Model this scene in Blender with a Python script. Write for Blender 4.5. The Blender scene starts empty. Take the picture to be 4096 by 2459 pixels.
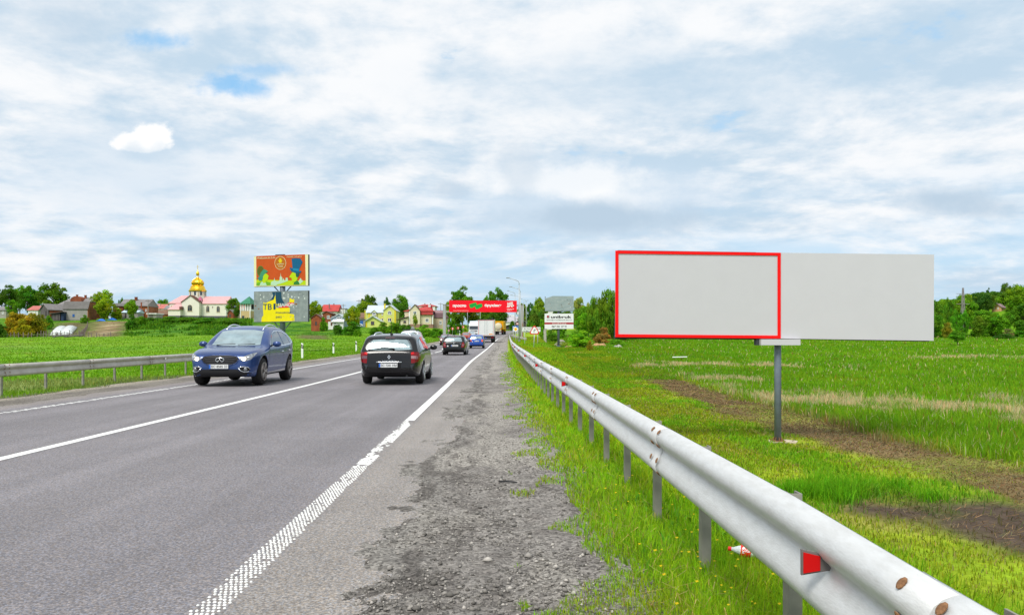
import bpy, bmesh, math, random
import numpy as np
from mathutils import Vector, Matrix, geometry
from mathutils.bvhtree import BVHTree

random.seed(7)
RNG = np.random.default_rng(11)
scn = bpy.context.scene
COL = scn.collection
rad = math.radians

# ------------------------------------------------------------------ camera
F, VX, VY, CH = 3250.0, 1980.0, 1362.0, 1.27        # focal length and vanishing point (photo pixels), eye height
cd = bpy.data.cameras.new("camera")
cam = bpy.data.objects.new("camera", cd)
COL.objects.link(cam)
cd.sensor_width = 36
cd.lens = F / 4096 * 36
cd.shift_x = (2048 - VX) / 4096
cd.shift_y = (VY - 1229.5) / 4096
cd.clip_start = 0.05
cd.clip_end = 4000
cam.location = (0, 0, CH)
cam.rotation_euler = (rad(90), 0, 0)
scn.camera = cam

# ------------------------------------------------------------------ sky and sun
SUN_EL, SUN_AZ = 52.0, 205.0     # azimuth measured clockwise from +Y: behind the camera, to the left
world = bpy.data.worlds.new("World")
scn.world = world
world.use_nodes = True
wt = world.node_tree
for n in list(wt.nodes): wt.nodes.remove(n)
def wn(t, **k):
    n = wt.nodes.new(t)
    for a, b in k.items(): setattr(n, a, b)
    return n
def wmath(op, a, b=None, c=None, clamp=False):
    n = wn('ShaderNodeMath', operation=op, use_clamp=clamp)
    for i, v in enumerate((a, b, c)):
        if v is None: continue
        if isinstance(v, (int, float)): n.inputs[i].default_value = v
        else: wt.links.new(v, n.inputs[i])
    return n.outputs[0]
def wsmooth(v, lo, hi):
    n = wn('ShaderNodeMapRange', interpolation_type='SMOOTHSTEP')
    wt.links.new(v, n.inputs[0]); n.inputs[1].default_value = lo; n.inputs[2].default_value = hi
    return n.outputs[0]
def wmix(f, a, b):
    n = wn('ShaderNodeMix', data_type='RGBA')
    for s, v in ((0, f), (6, a), (7, b)):
        if isinstance(v, (int, float)): n.inputs[s].default_value = v
        elif isinstance(v, tuple): n.inputs[s].default_value = (*v, 1)
        else: wt.links.new(v, n.inputs[s])
    return n.outputs[2]
def wnoise(vec, scale, detail, rough, dist=0.0, lac=2.0):
    n = wn('ShaderNodeTexNoise', noise_dimensions='3D')
    wt.links.new(vec, n.inputs['Vector'])
    n.inputs['Scale'].default_value = scale; n.inputs['Detail'].default_value = detail
    n.inputs['Roughness'].default_value = rough; n.inputs['Distortion'].default_value = dist
    n.inputs['Lacunarity'].default_value = lac
    return n.outputs[0]
def wvec(x, y, z):
    n = wn('ShaderNodeCombineXYZ')
    for i, v in enumerate((x, y, z)):
        if isinstance(v, (int, float)): n.inputs[i].default_value = v
        else: wt.links.new(v, n.inputs[i])
    return n.outputs[0]
tc = wn('ShaderNodeTexCoord')
sep = wn('ShaderNodeSeparateXYZ'); wt.links.new(tc.outputs['Generated'], sep.inputs[0])
dx, dy, dz = sep.outputs
zz = wmath('ADD', wmath('MAXIMUM', dz, 0.0), 0.17)
pu, pv = wmath('DIVIDE', dx, zz), wmath('DIVIDE', dy, zz)          # the flat cloud layer overhead
layer = wvec(pu, pv, 0.0)
sky = wn('ShaderNodeTexSky', sky_type='NISHITA')
sky.sun_disc = False
sky.sun_elevation = rad(SUN_EL); sky.sun_rotation = rad(SUN_AZ)
sky.air_density = 1.1; sky.dust_density = 1.6; sky.ozone_density = 1.2
big = wnoise(layer, 0.95, 3, 0.5, 0.25)
lump = wnoise(wvec(wmath('ADD', pu, 17.3), pv, 4.0), 3.6, 11, 0.62, 0.15)
def heapfield(ou, ov):
    return wnoise(wvec(wmath('ADD', pu, 5.0 + ou), wmath('ADD', pv, ov), 9.0), 2.1, 11, 0.60, 0.2)
h0, h1 = heapfield(0, 0), heapfield(0.03, 0.10)
relief = wmath('SUBTRACT', h0, h1)
el = dz
shade = wmath('ADD', wmath('MULTIPLY', big, 0.55), wmath('ADD', wmath('MULTIPLY', lump, 0.45), wmath('MULTIPLY', relief, 0.55)))
shade = wmath('ADD', shade, wmath('MULTIPLY', wsmooth(el, 0.12, 0.36), 0.025))
micro = wnoise(wvec(wmath('MULTIPLY', pu, 1.0), wmath('ADD', pv, 31.0), 6.0), 8.0, 8, 0.62, 0.2)
shade = wmath('ADD', shade, wmath('MULTIPLY', wmath('SUBTRACT', micro, 0.5), 0.16))
lit = wsmooth(shade, 0.36, 0.62)
# low in the sky the layer thins to blue with small bright heaps
gy = wmath('MAXIMUM', dy, 0.05)
gu, gv = wmath('DIVIDE', dx, gy), wmath('DIVIDE', dz, gy)
heapn = wnoise(wvec(wmath('MULTIPLY', gu, 3.6), wmath('MULTIPLY', gv, 15.0), 2.6), 1.0, 12, 0.66, 0.3)
lowband = wmath('SUBTRACT', 1.0, wsmooth(el, 0.05, 0.21))
cov_hi = wsmooth(wmath('ADD', wmath('MULTIPLY', lump, 0.6), wmath('MULTIPLY', h0, 0.4)), 0.33, 0.40)
cov_lo = wsmooth(heapn, 0.38, 0.64)
covm = wn('ShaderNodeMix', data_type='FLOAT')
wt.links.new(lowband, covm.inputs[0]); wt.links.new(cov_hi, covm.inputs[2]); wt.links.new(cov_lo, covm.inputs[3])
cov = covm.outputs[0]
K = 7.3
GREY = (0.54 * K, 0.685 * K, 0.82 * K)
WHITE = (0.93 * K, 0.945 * K, 0.965 * K)
cloud = wmix(lit, GREY, WHITE)
clear = wmix(0.78, sky.outputs[0], (0.48 * K, 0.72 * K, 0.95 * K))   # the sky texture seen through thin high veil
col = wmix(cov, clear, cloud)
# single clouds and holes that stand out, each at its own direction (u = east/north, v = up/north)
def blob(col, px, py, rx, ry, colr, amount=1.0, soft=0.35, ns=14.0, na=0.55, flat=0.0):
    u0, v0, ru, rv = (px - VX) / F, (VY - py) / F, rx / F, ry / F
    wob = wmath('SUBTRACT', wnoise(wvec(gu, wmath('MULTIPLY', gv, 1.3), px * 0.013), ns, 8, 0.62), 0.5)
    a = wmath('DIVIDE', wmath('SUBTRACT', gu, u0), ru)
    b = wmath('DIVIDE', wmath('SUBTRACT', gv, v0), rv)
    if flat:
        b = wmath('ADD', b, wmath('MULTIPLY', wmath('MINIMUM', b, 0.0), flat))
    r = wmath('SQRT', wmath('ADD', wmath('MULTIPLY', a, a), wmath('MULTIPLY', b, b)))
    r = wmath('ADD', r, wmath('MULTIPLY', wob, na * 2))
    m = wmath('MULTIPLY', wmath('SUBTRACT', 1.0, wsmooth(r, 1.0 - soft, 1.0 + soft)), amount)
    m = wmath('MULTIPLY', m, wsmooth(dy, 0.1, 0.2))
    return wmix(m, col, colr)
BLUE = (0.24 * K, 0.55 * K, 0.9 * K)
DARK = (0.50 * K, 0.63 * K, 0.76 * K)
PALE = (0.60 * K, 0.73 * K, 0.86 * K)
WHT = (1.0 * K, 1.0 * K, 1.0 * K)
col = blob(col, 620, 162, 95, 34, BLUE, 0.75, 0.8, 30, 1.5)
col = blob(col, 905, 338, 105, 34, BLUE, 0.8, 0.8, 30, 1.6)
col = blob(col, 1040, 280, 150, 20, BLUE, 0.5, 0.9, 26, 1.6)
col = blob(col, 1000, 358, 70, 30, BLUE, 0.7, 0.8, 30, 1.5)
col = blob(col, 270, 90, 260, 120, DARK, 0.42, 0.9, 7, 1.2)
col = blob(col, 560, 640, 460, 150, PALE, 0.55, 0.9, 7, 1.2)
col = blob(col, 572, 582, 126, 88, WHT, 1.0, 0.14, 17, 0.95, 1.6)
col = blob(col, 590, 622, 105, 24, GREY, 0.45, 0.8, 22, 1.0)
col = blob(col, 525, 598, 34, 26, GREY, 0.4, 0.8, 30, 1.2)
col = blob(col, 640, 590, 30, 22, GREY, 0.3, 0.8, 34, 1.2)
col = blob(col, 2330, 810, 430, 160, PALE, 0.8, 0.5, 8, 1.3)
col = blob(col, 2260, 725, 300, 70, WHT, 0.7, 0.45, 11, 1.4)
col = blob(col, 2480, 800, 180, 60, WHT, 0.45, 0.5, 13, 1.4)
col = blob(col, 2390, 872, 330, 55, DARK, 1.0, 0.6, 10, 1.2)
col = blob(col, 1815, 755, 75, 34, DARK, 0.6, 0.6, 20, 1.1)
col = blob(col, 2070, 680, 80, 110, DARK, 0.42, 0.6, 14, 1.3)
col = blob(col, 3770, 795, 170, 48, DARK, 0.95, 0.8, 12, 1.2)
col = blob(col, 3930, 840, 150, 34, DARK, 0.7, 0.8, 14, 1.2)
col = blob(col, 870, 1000, 110, 55, DARK, 0.5, 0.6, 18, 1.2)
col = blob(col, 2700, 330, 700, 120, GREY, 0.5, 0.9, 5, 1.2)
col = blob(col, 2330, 1085, 130, 44, WHT, 0.7, 0.6, 18, 1.2)
bgn = wn('ShaderNodeBackground'); bgn.inputs[1].default_value = 0.1
wt.links.new(col, bgn.inputs[0])
wo = wn('ShaderNodeOutputWorld'); wt.links.new(bgn.outputs[0], wo.inputs[0])

sl = bpy.data.lights.new("sun", 'SUN')
sl.energy = 2.5; sl.angle = rad(24); sl.color = (1.0, 0.965, 0.90)
so = bpy.data.objects.new("sun", sl)
COL.objects.link(so)
sd = Vector((math.sin(rad(SUN_AZ)) * math.cos(rad(SUN_EL)), math.cos(rad(SUN_AZ)) * math.cos(rad(SUN_EL)), math.sin(rad(SUN_EL))))
so.rotation_euler = (-sd).to_track_quat('-Z', 'Y').to_euler()
vs = scn.view_settings
vs.view_transform = 'Standard'; vs.look = 'None'; vs.gamma = 1; vs.use_curve_mapping = False
vs.exposure = 0.50
scn.cycles.max_bounces = 6
scn.cycles.transparent_max_bounces = 8

# ------------------------------------------------------------------ helpers
def W(px, py, Y):
    return Vector(((px - VX) * Y / F, Y, CH + (VY - py) * Y / F))
def sm(a, b, x):
    t = np.clip((np.asarray(x, float) - a) / (b - a), 0, 1)
    return t * t * (3 - 2 * t)
def vnoise(x, y, s=0):
    x = np.asarray(x, float); y = np.asarray(y, float)
    xi, yi = np.floor(x), np.floor(y)
    fx, fy = x - xi, y - yi
    fx, fy = fx * fx * (3 - 2 * fx), fy * fy * (3 - 2 * fy)
    def h(a, b):
        v = np.sin(a * 127.1 + b * 311.7 + s * 74.7) * 43758.5453
        return v - np.floor(v)
    return (h(xi, yi) * (1 - fx) + h(xi + 1, yi) * fx) * (1 - fy) + (h(xi, yi + 1) * (1 - fx) + h(xi + 1, yi + 1) * fx) * fy
def fbm(x, y, o=4, s=0):
    t, a, n = 0, 0.5, 0
    for i in range(o):
        t = t + a * vnoise(x * 2 ** i + 13.7 * i, y * 2 ** i - 7.1 * i, s + i); n += a; a *= 0.5
    return t / n

def setp(o, label=None, cat=None, group=None, kind=None):
    if label: o['label'] = label
    if cat: o['category'] = cat
    if group: o['group'] = group
    if kind: o['kind'] = kind
    return o
def thing(name, label, cat, loc=(0, 0, 0), rz=0.0, group=None):
    o = bpy.data.objects.new(name, None); COL.objects.link(o)
    o.empty_display_size = 0.2
    o.location = loc; o.rotation_euler = (0, 0, rz)
    return setp(o, label, cat, group)
def link(name, me, parent=None, loc=None, rot=None, scale=None):
    o = bpy.data.objects.new(name, me); COL.objects.link(o)
    if parent is not None: o.parent = parent
    if loc is not None: o.location = loc
    if rot is not None: o.rotation_euler = rot
    if scale is not None: o.scale = scale
    return o
def copy_tree(o, parent=None):
    c = o.copy(); COL.objects.link(c)
    if parent is not None: c.parent = parent
    for ch in list(o.children): copy_tree(ch, c)
    return c
def npmesh(name, co, faces_flat, sizes, mat=None, cols=None, smooth=False):
    """a mesh from numpy arrays: co (n,3), flat vertex indices, face sizes, optional vertex colours"""
    me = bpy.data.meshes.new(name)
    co = np.ascontiguousarray(co, np.float32)
    ff = np.ascontiguousarray(faces_flat, np.int32); sz = np.ascontiguousarray(sizes, np.int32)
    me.vertices.add(len(co)); me.vertices.foreach_set('co', co.ravel())
    me.loops.add(len(ff)); me.loops.foreach_set('vertex_index', ff)
    me.polygons.add(len(sz))
    st = np.concatenate(([0], np.cumsum(sz)[:-1])).astype(np.int32)
    me.polygons.foreach_set('loop_start', st)
    if smooth: me.polygons.foreach_set('use_smooth', np.ones(len(sz), bool))
    me.update(calc_edges=True); me.validate()
    if cols is not None:
        a = me.color_attributes.new('Col', 'FLOAT_COLOR', 'POINT')
        c4 = np.ones((len(co), 4), np.float32); c4[:, :3] = cols
        a.data.foreach_set('color', c4.ravel())
    if mat: me.materials.append(mat)
    return me

class MB:
    def __init__(s): s.v, s.f, s.m = [], [], []
    def add(s, vs, fs, mi=0):
        n = len(s.v); s.v += [tuple(v) for v in vs]
        s.f += [tuple(i + n for i in f) for f in fs]; s.m += [mi] * len(fs); return s
    def box(s, x0, x1, y0, y1, z0, z1, M=None, mi=0):
        vs = [Vector((x, y, z)) for z in (z0, z1) for y in (y0, y1) for x in (x0, x1)]
        if M is not None: vs = [M @ v for v in vs]
        return s.add(vs, [(0, 2, 3, 1), (4, 5, 7, 6), (0, 1, 5, 4), (2, 6, 7, 3), (0, 4, 6, 2), (1, 3, 7, 5)], mi)
    def bbox(s, x0, x1, y0, y1, z0, z1, b=0.01, mi=0):
        """box with chamfered upright edges and top"""
        b = min(b, (x1 - x0) / 3, (y1 - y0) / 3, (z1 - z0) / 3)
        ring = lambda q, z: [(x0 + q, y0 + b, z), (x0 + b, y0 + q, z), (x1 - b, y0 + q, z), (x1 - q, y0 + b, z), (x1 - q, y1 - b, z), (x1 - b, y1 - q, z), (x0 + b, y1 - q, z), (x0 + q, y1 - b, z)]
        r = [ring(b * .6, z0), ring(0, z0 + b), ring(0, z1 - b), ring(b * .6, z1)]
        return s.loft(r, True, True, mi)
    def loft(s, rings, cap0=True, cap1=True, mi=0, closed=True):
        n = len(rings[0]); vs = [p for r in rings for p in r]; fs = []
        for i in range(len(rings) - 1):
            for j in range(n if closed else n - 1):
                k = (j + 1) % n
                fs.append((i * n + j, i * n + k, (i + 1) * n + k, (i + 1) * n + j))
        if cap0: fs.append(tuple(range(n - 1, -1, -1)))
        if cap1: fs.append(tuple((len(rings) - 1) * n + j for j in range(n)))
        return s.add(vs, fs, mi)
    def tube(s, pts, r, n=8, mi=0, caps=True):
        pts = [Vector(p) for p in pts]
        rs = r if isinstance(r, (list, tuple)) else [r] * len(pts)
        rings = []
        for i, p in enumerate(pts):
            d = (pts[min(i + 1, len(pts) - 1)] - pts[max(i - 1, 0)]).normalized()
            a = Vector((0, 0, 1)) if abs(d.z) < 0.9 else Vector((1, 0, 0))
            u = d.cross(a).normalized(); w = d.cross(u).normalized()
            rings.append([p + rs[i] * (math.cos(2 * math.pi * k / n) * u + math.sin(2 * math.pi * k / n) * w) for k in range(n)])
        return s.loft(rings, caps, caps, mi)
    def lathe(s, prof, n=20, axis='z', c=(0, 0, 0), mi=0, caps=True):
        rings = []
        for r, h in prof:
            ring = []
            for k in range(n):
                a = 2 * math.pi * k / n; p, q = r * math.cos(a), r * math.sin(a)
                ring.append({'z': (c[0] + p, c[1] + q, c[2] + h), 'y': (c[0] + p, c[1] + h, c[2] - q), 'x': (c[0] + h, c[1] + p, c[2] + q)}[axis])
            rings.append(ring)
        return s.loft(rings, caps, caps, mi)
    def slab(s, poly, y0, y1, mi=0):
        """polygon given in x,z made solid between y0 (front) and y1"""
        n = len(poly)
        a = sum(poly[i][0] * poly[(i + 1) % n][1] - poly[(i + 1) % n][0] * poly[i][1] for i in range(n))
        if a < 0: poly = poly[::-1]
        vs = [(x, y0, z) for x, z in poly] + [(x, y1, z) for x, z in poly]
        fs = [tuple(range(n)), tuple(range(2 * n - 1, n - 1, -1))] + [((i + 1) % n, i, n + i, n + (i + 1) % n) for i in range(n)]
        return s.add(vs, fs, mi)
    def hprism(s, poly, z0, z1, mi=0):
        """polygon given in x,y made solid between z0 and z1"""
        n = len(poly)
        a = sum(poly[i][0] * poly[(i + 1) % n][1] - poly[(i + 1) % n][0] * poly[i][1] for i in range(n))
        if a < 0: poly = poly[::-1]
        vs = [(x, y, z0) for x, y in poly] + [(x, y, z1) for x, y in poly]
        fs = [tuple(range(n - 1, -1, -1)), tuple(range(n, 2 * n))] + [(i, (i + 1) % n, n + (i + 1) % n, n + i) for i in range(n)]
        return s.add(vs, fs, mi)
    def mesh(s, name, mat, smooth=False, fixn=False):
        me = bpy.data.meshes.new(name); me.from_pydata(s.v, [], s.f)
        for m in (mat if isinstance(mat, (list, tuple)) else [mat]): me.materials.append(m)
        if any(s.m): me.polygons.foreach_set('material_index', s.m)
        if smooth: me.polygons.foreach_set('use_smooth', [True] * len(s.f))
        if fixn:
            bm = bmesh.new(); bm.from_mesh(me); bmesh.ops.recalc_face_normals(bm, faces=bm.faces); bm.to_mesh(me); bm.free()
        me.update(); return me
    def build(s, name, mat, parent=None, smooth=False, loc=None, fixn=False, rot=None):
        return link(name, s.mesh(name, mat, smooth, fixn), parent, loc, rot)

# ------------------------------------------------------------------ materials
def nt_of(name):
    m = bpy.data.materials.new(name); m.use_nodes = True
    t = m.node_tree; b = t.nodes['Principled BSDF']; b.inputs['Specular IOR Level'].default_value = 0.15
    return m, t, b
def pm(name, c, rough=0.6, metal=0.0, ns=0.0, na=0.0, bump=0.0, bs=None, spec=0.18, c2=None, lo=0.35, hi=0.65, stretch=None, coat=0.0, emit=None):
    """plain coloured stuff with noise in tone (na) or a second colour c2 in patches, and fine relief"""
    m, t, b = nt_of(name)
    b.inputs['Roughness'].default_value = rough; b.inputs['Metallic'].default_value = metal
    b.inputs['Specular IOR Level'].default_value = spec; b.inputs['Coat Weight'].default_value = coat
    b.inputs['Coat Roughness'].default_value = 0.05
    b.inputs['Base Color'].default_value = (*c, 1)
    if emit:
        b.inputs['Emission Color'].default_value = (*emit[0], 1); b.inputs['Emission Strength'].default_value = emit[1]
    if ns:
        tc_ = t.nodes.new('ShaderNodeTexCoord'); src = tc_.outputs['Object']
        if stretch:
            mp = t.nodes.new('ShaderNodeMapping'); mp.inputs['Scale'].default_value = stretch
            t.links.new(src, mp.inputs[0]); src = mp.outputs[0]
        nz = t.nodes.new('ShaderNodeTexNoise'); nz.inputs['Scale'].default_value = ns
        nz.inputs['Detail'].default_value = 6; nz.inputs['Roughness'].default_value = 0.6
        t.links.new(src, nz.inputs['Vector'])
        mr = t.nodes.new('ShaderNodeMapRange'); mr.inputs[1].default_value = lo; mr.inputs[2].default_value = hi
        t.links.new(nz.outputs[0], mr.inputs[0])
        mx = t.nodes.new('ShaderNodeMix'); mx.data_type = 'RGBA'
        t.links.new(mr.outputs[0], mx.inputs[0])
        if c2 is None:
            mx.inputs[6].default_value = (*[v * (1 - na) for v in c], 1); mx.inputs[7].default_value = (*[min(v * (1 + na), 1) for v in c], 1)
        else:
            mx.inputs[6].default_value = (*c, 1); mx.inputs[7].default_value = (*c2, 1)
        t.links.new(mx.outputs[2], b.inputs['Base Color'])
        if bump:
            n2 = t.nodes.new('ShaderNodeTexNoise'); n2.inputs['Scale'].default_value = bs or ns * 4
            n2.inputs['Detail'].default_value = 4
            t.links.new(src, n2.inputs['Vector'])
            bp = t.nodes.new('ShaderNodeBump'); bp.inputs['Strength'].default_value = bump; bp.inputs['Distance'].default_value = 0.02
            t.links.new(n2.outputs[0], bp.inputs['Height']); t.links.new(bp.outputs[0], b.inputs['Normal'])
    return m

def attr_mat(name, rough=0.7, trans=0.0, objcol=False, ns=0.0, na=0.0, bump=0.0, bs=30.0, spec=0.06, wcoord=True):
    """colour comes from the mesh's own 'Col' attribute (the natural colour of each blade, leaf or patch of ground)"""
    m, t, b = nt_of(name)
    a = t.nodes.new('ShaderNodeAttribute'); a.attribute_name = 'Col'
    c = a.outputs['Color']
    def mul(c, d):
        mx = t.nodes.new('ShaderNodeMix'); mx.data_type = 'RGBA'; mx.blend_type = 'MULTIPLY'; mx.inputs[0].default_value = 1
        t.links.new(c, mx.inputs[6]); t.links.new(d, mx.inputs[7]); return mx.outputs[2]
    if objcol:
        oi = t.nodes.new('ShaderNodeObjectInfo'); c = mul(c, oi.outputs['Color'])
    if ns:
        g = t.nodes.new('ShaderNodeNewGeometry')
        acc = None
        for k, sc in enumerate((ns, ns * 7)):
            nz = t.nodes.new('ShaderNodeTexNoise'); nz.inputs['Scale'].default_value = sc; nz.inputs['Detail'].default_value = 8; nz.inputs['Roughness'].default_value = 0.65
            t.links.new(g.outputs['Position'], nz.inputs['Vector'])
            mr = t.nodes.new('ShaderNodeMapRange'); mr.inputs[1].default_value = 0.3; mr.inputs[2].default_value = 0.7
            mr.inputs[3].default_value = 1 - na; mr.inputs[4].default_value = 1 + na
            t.links.new(nz.outputs[0], mr.inputs[0]); c = mul(c, mr.outputs[0])
        if bump:
            nz = t.nodes.new('ShaderNodeTexNoise'); nz.inputs['Scale'].default_value = bs; nz.inputs['Detail'].default_value = 5
            t.links.new(g.outputs['Position'], nz.inputs['Vector'])
            bp = t.nodes.new('ShaderNodeBump'); bp.inputs['Strength'].default_value = bump; bp.inputs['Distance'].default_value = 0.05
            t.links.new(nz.outputs[0], bp.inputs['Height']); t.links.new(bp.outputs[0], b.inputs['Normal'])
    t.links.new(c, b.inputs['Base Color'])
    b.inputs['Roughness'].default_value = rough; b.inputs['Specular IOR Level'].default_value = spec
    if trans:
        tr = t.nodes.new('ShaderNodeBsdfTranslucent'); t.links.new(c, tr.inputs[0])
        mx = t.nodes.new('ShaderNodeMixShader'); mx.inputs[0].default_value = trans
        t.links.new(b.outputs[0], mx.inputs[1]); t.links.new(tr.outputs[0], mx.inputs[2])
        t.links.new(mx.outputs[0], t.nodes['Material Output'].inputs[0])
    return m

def text_mesh(s, x0, x1, z0, z1, y, mat, bold=0.0, keep=False, depth=0.0):
    """lettering as geometry fitted into the rectangle x0..x1, z0..z1 on the plane y, read from -y"""
    cu = bpy.data.curves.new('lettering', 'FONT'); cu.body = s; cu.size = 1; cu.resolution_u = 3
    cu.offset = bold; cu.extrude = depth
    o = bpy.data.objects.new('lettering', cu); COL.objects.link(o)
    dg = bpy.context.evaluated_depsgraph_get()
    me = bpy.data.meshes.new_from_object(o.evaluated_get(dg))
    bpy.data.objects.remove(o); bpy.data.curves.remove(cu)
    n = len(me.vertices); co = np.zeros(n * 3, np.float32); me.vertices.foreach_get('co', co); co = co.reshape(-1, 3)
    mn, mx = co.min(0), co.max(0)
    sx, sz = (x1 - x0) / (mx[0] - mn[0]), (z1 - z0) / max(mx[1] - mn[1], 1e-6)
    if keep: sx = sz = min(sx, sz)
    out = np.stack([x0 + (co[:, 0] - mn[0]) * sx, y - co[:, 2], z0 + (co[:, 1] - mn[1]) * sz], 1)
    me.vertices.foreach_set('co', out.astype(np.float32).ravel()); me.materials.clear(); me.materials.append(mat); me.update()
    me.name = 'lettering'
    return me
def text(parent, s, x0, x1, z0, z1, y, mat, bold=0.0, keep=False, name='lettering'):
    return link(name, text_mesh(s, x0, x1, z0, z1, y, mat, bold, keep), parent)

M_WHITE = pm('white paint', (.78, .78, .77), .5, ns=3, na=.06)
M_BLACK = pm('black paint', (.02, .02, .022), .5)
M_DARK = pm('dark steel', (.055, .06, .07), .6, .2)
# ------------------------------------------------------------------ lie of the land
def table(pts, win=12):
    xs = np.arange(-60, 1700, 1.0)
    v = np.interp(xs, [p[0] for p in pts], [p[1] for p in pts])
    k = np.hanning(2 * win + 1); k /= k.sum()
    v = np.convolve(np.pad(v, win, 'edge'), k, 'valid')
    return lambda y: np.interp(y, xs, v)
zr = table([(-60, 0), (0, 0), (25, 0), (35, .05), (48, .13), (62, .21), (89, .45), (128, .98), (150, 1.37), (190, 2.15), (224, 2.9), (260, 3.8), (300, 4.9), (340, 6), (400, 7.2), (700, 9), (1700, 14)])
dr = table([(-60, 0), (45, 0), (62, .2), (89, .6), (128, 1.2), (150, 1.6), (190, 2.7), (224, 4.3), (260, 7.5), (300, 14), (340, 25), (400, 45), (500, 80), (1700, 500)])
zR = table([(-60, -2.6), (45, -2.6), (100, -1.7), (140, -.55), (170, .05), (200, .9), (250, 2.3), (300, 3.4), (420, 5), (1700, 14)])
zL = table([(-60, -.3), (45, -.15), (80, .05), (120, .9), (170, 2.0), (200, 3.0), (246, 5.5), (300, 7), (400, 9), (1700, 18)])
wv = table([(-60, .75), (8, .75), (20, .95), (40, 1.5), (70, 3.3), (120, 4.6), (200, 6), (300, 9), (1700, 20)])
er = table([(-60, 0), (20, 0), (45, .22), (1700, .22)])
def terrain(x, y):
    x = np.asarray(x, float); y = np.asarray(y, float)
    u = x - dr(y); r = zr(y)
    base = r - 0.06
    edge = r - 0.03 + er(y) * sm(.8, 1.3, u)
    z = np.where(u > .7, edge, base)
    # right: plateau edge, bank, low meadow
    f = zR(y) + (fbm(x * .16, y * .16, 3, 5) - .5) * .35
    f = f + 16 * np.clip((x - 140) / 140, 0, 1.2) * sm(290, 375, y)
    e0 = 1.15 + wv(y)
    run = np.maximum((edge - f) / .62, 2.0)
    z = np.where(u > e0, edge + (f - edge) * sm(0, 1, (u - e0) / run), z)
    z = np.where(u > .9, z + (fbm(x * .9, y * .9, 3, 9) - .5) * .07 * sm(.9, 1.4, u), z)
    # left: shoulder, meadow, terrace with the village
    g = zL(y) + 2.5 * sm(185, 236, y) * sm(-45, -72, x) + (fbm(x * .12, y * .12, 4, 3) - .5) * .5
    z = np.where(u < -10.9, base + (g - base) * sm(-11, -26, u) - .05 * sm(-10.9, -11.4, u), z)
    z = np.where(u < -11.2, z + (fbm(x * .8, y * .8, 3, 2) - .5) * .08, z)
    return z
def tz(x, y): return float(terrain(np.array([x]), np.array([y]))[0])

def quadmask(x, y, pts, soft=1.5):
    """1 inside a convex quadrilateral (x,y corners), soft at its rim"""
    m = np.ones_like(np.asarray(x, float)); n = len(pts)
    a = sum(pts[i][0] * pts[(i + 1) % n][1] - pts[(i + 1) % n][0] * pts[i][1] for i in range(n))
    if a < 0: pts = pts[::-1]
    for i in range(n):
        (ax, ay), (bx, by) = pts[i], pts[(i + 1) % n]
        L = math.hypot(bx - ax, by - ay)
        dist = ((bx - ax) * (y - ay) - (by - ay) * (x - ax)) / L
        m = m * sm(-soft, soft, dist + (fbm(x * .4, y * .4, 2, 31) - .5) * 2)
    return m
def px2x(px, Y): return (px - VX) * Y / F
PLOT_B = [(px2x(316, 174), 174), (px2x(468, 174), 174), (px2x(508, 226), 226), (px2x(380, 226), 226)]
PLOT_A = [(px2x(178, 174), 174), (px2x(318, 174), 174), (px2x(345, 222), 222), (px2x(230, 222), 222)]
PLOT_C = [(px2x(1190, 150), 150), (px2x(1322, 150), 150), (px2x(1300, 185), 185), (px2x(1190, 190), 190)]
PATHB = [(px2x(378, 174), 174), (px2x(382, 174), 174), (px2x(462, 226), 226), (px2x(458, 226), 226)]

def lerp3(c, m, d):
    return c + (np.asarray(d) - c) * m[..., None]
C_LUSH, C_FIELD, C_DEEP = (.215, .400, .010), (.125, .275, .008), (.078, .212, .007)
C_YEL, C_STRAW, C_BROWN, C_MUD = (.245, .315, .014), (.47, .40, .21), (.185, .132, .060), (.085, .062, .046)
def zones(x, y):
    """masks of what grows where"""
    x = np.asarray(x, float); y = np.asarray(y, float)
    u = x - dr(y)
    n1 = fbm(x * .35, y * .35, 4, 21); n2 = fbm(x * .09, y * .05, 4, 22); n3 = fbm(x * 1.3, y * 1.3, 3, 23)
    right = sm(.5, .8, u)
    verge = right * (1 - sm(0, .8, u - 1.1 - wv(y)))
    tall = sm(15.2, 17.0, u + (n1 - .5) * 3.2 + (n2 - .5) * 3) * sm(10, 24, y + 12)
    tall = np.where(y > 190, np.maximum(tall, sm(6, 10, u)), tall)
    strip = sm(11.8, 13.0, u + (n1 - .5) * 2.6) * (1 - sm(15.0, 16.2, u + (n1 - .5) * 2.4)) * (1 - sm(75, 100, y))
    strip2 = sm(8.8, 10.2, u + (n1 - .5) * 4) * (1 - sm(12, 13, u)) * sm(21, 19, y) * sm(13, 15.5, y)
    sp = np.zeros_like(x)
    for cx_, cy_, rx_, ry_, a_ in ((19, 50, 5.5, 7, 1.0), (27, 44, 4, 4, .8), (33, 52, 5, 4, .8), (26, 38, 2.6, 2.6, .8), (26, 95, 14, 9, .8), (45, 60, 6, 3, .7), (70, 118, 16, 5, .7), (20, 72, 5, 6, .6), (24, 47, 11, 6, .8), (40, 50, 10, 5, .7), (16.5, 60, 3, 10, .6), (120, 260, 60, 14, .5), (60, 230, 40, 10, .4)):
        sp = np.maximum(sp, a_ * np.exp(-(((x - cx_) / rx_) ** 2 + ((y - cy_) / ry_) ** 2)))
    straw = sm(.32, .60, sp * .70 + (fbm(x * .45, y * .30, 4, 44) - .5) * 1.2 + .08 * (n3 - .5)) * tall * sm(.05, .3, sp)
    return dict(u=u, right=right, verge=verge, tall=tall, strip=strip * (.62 + .38 * sm(.3, .5, n1)), strip2=strip2, straw=straw, n1=n1, n2=n2, n3=n3)
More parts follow.
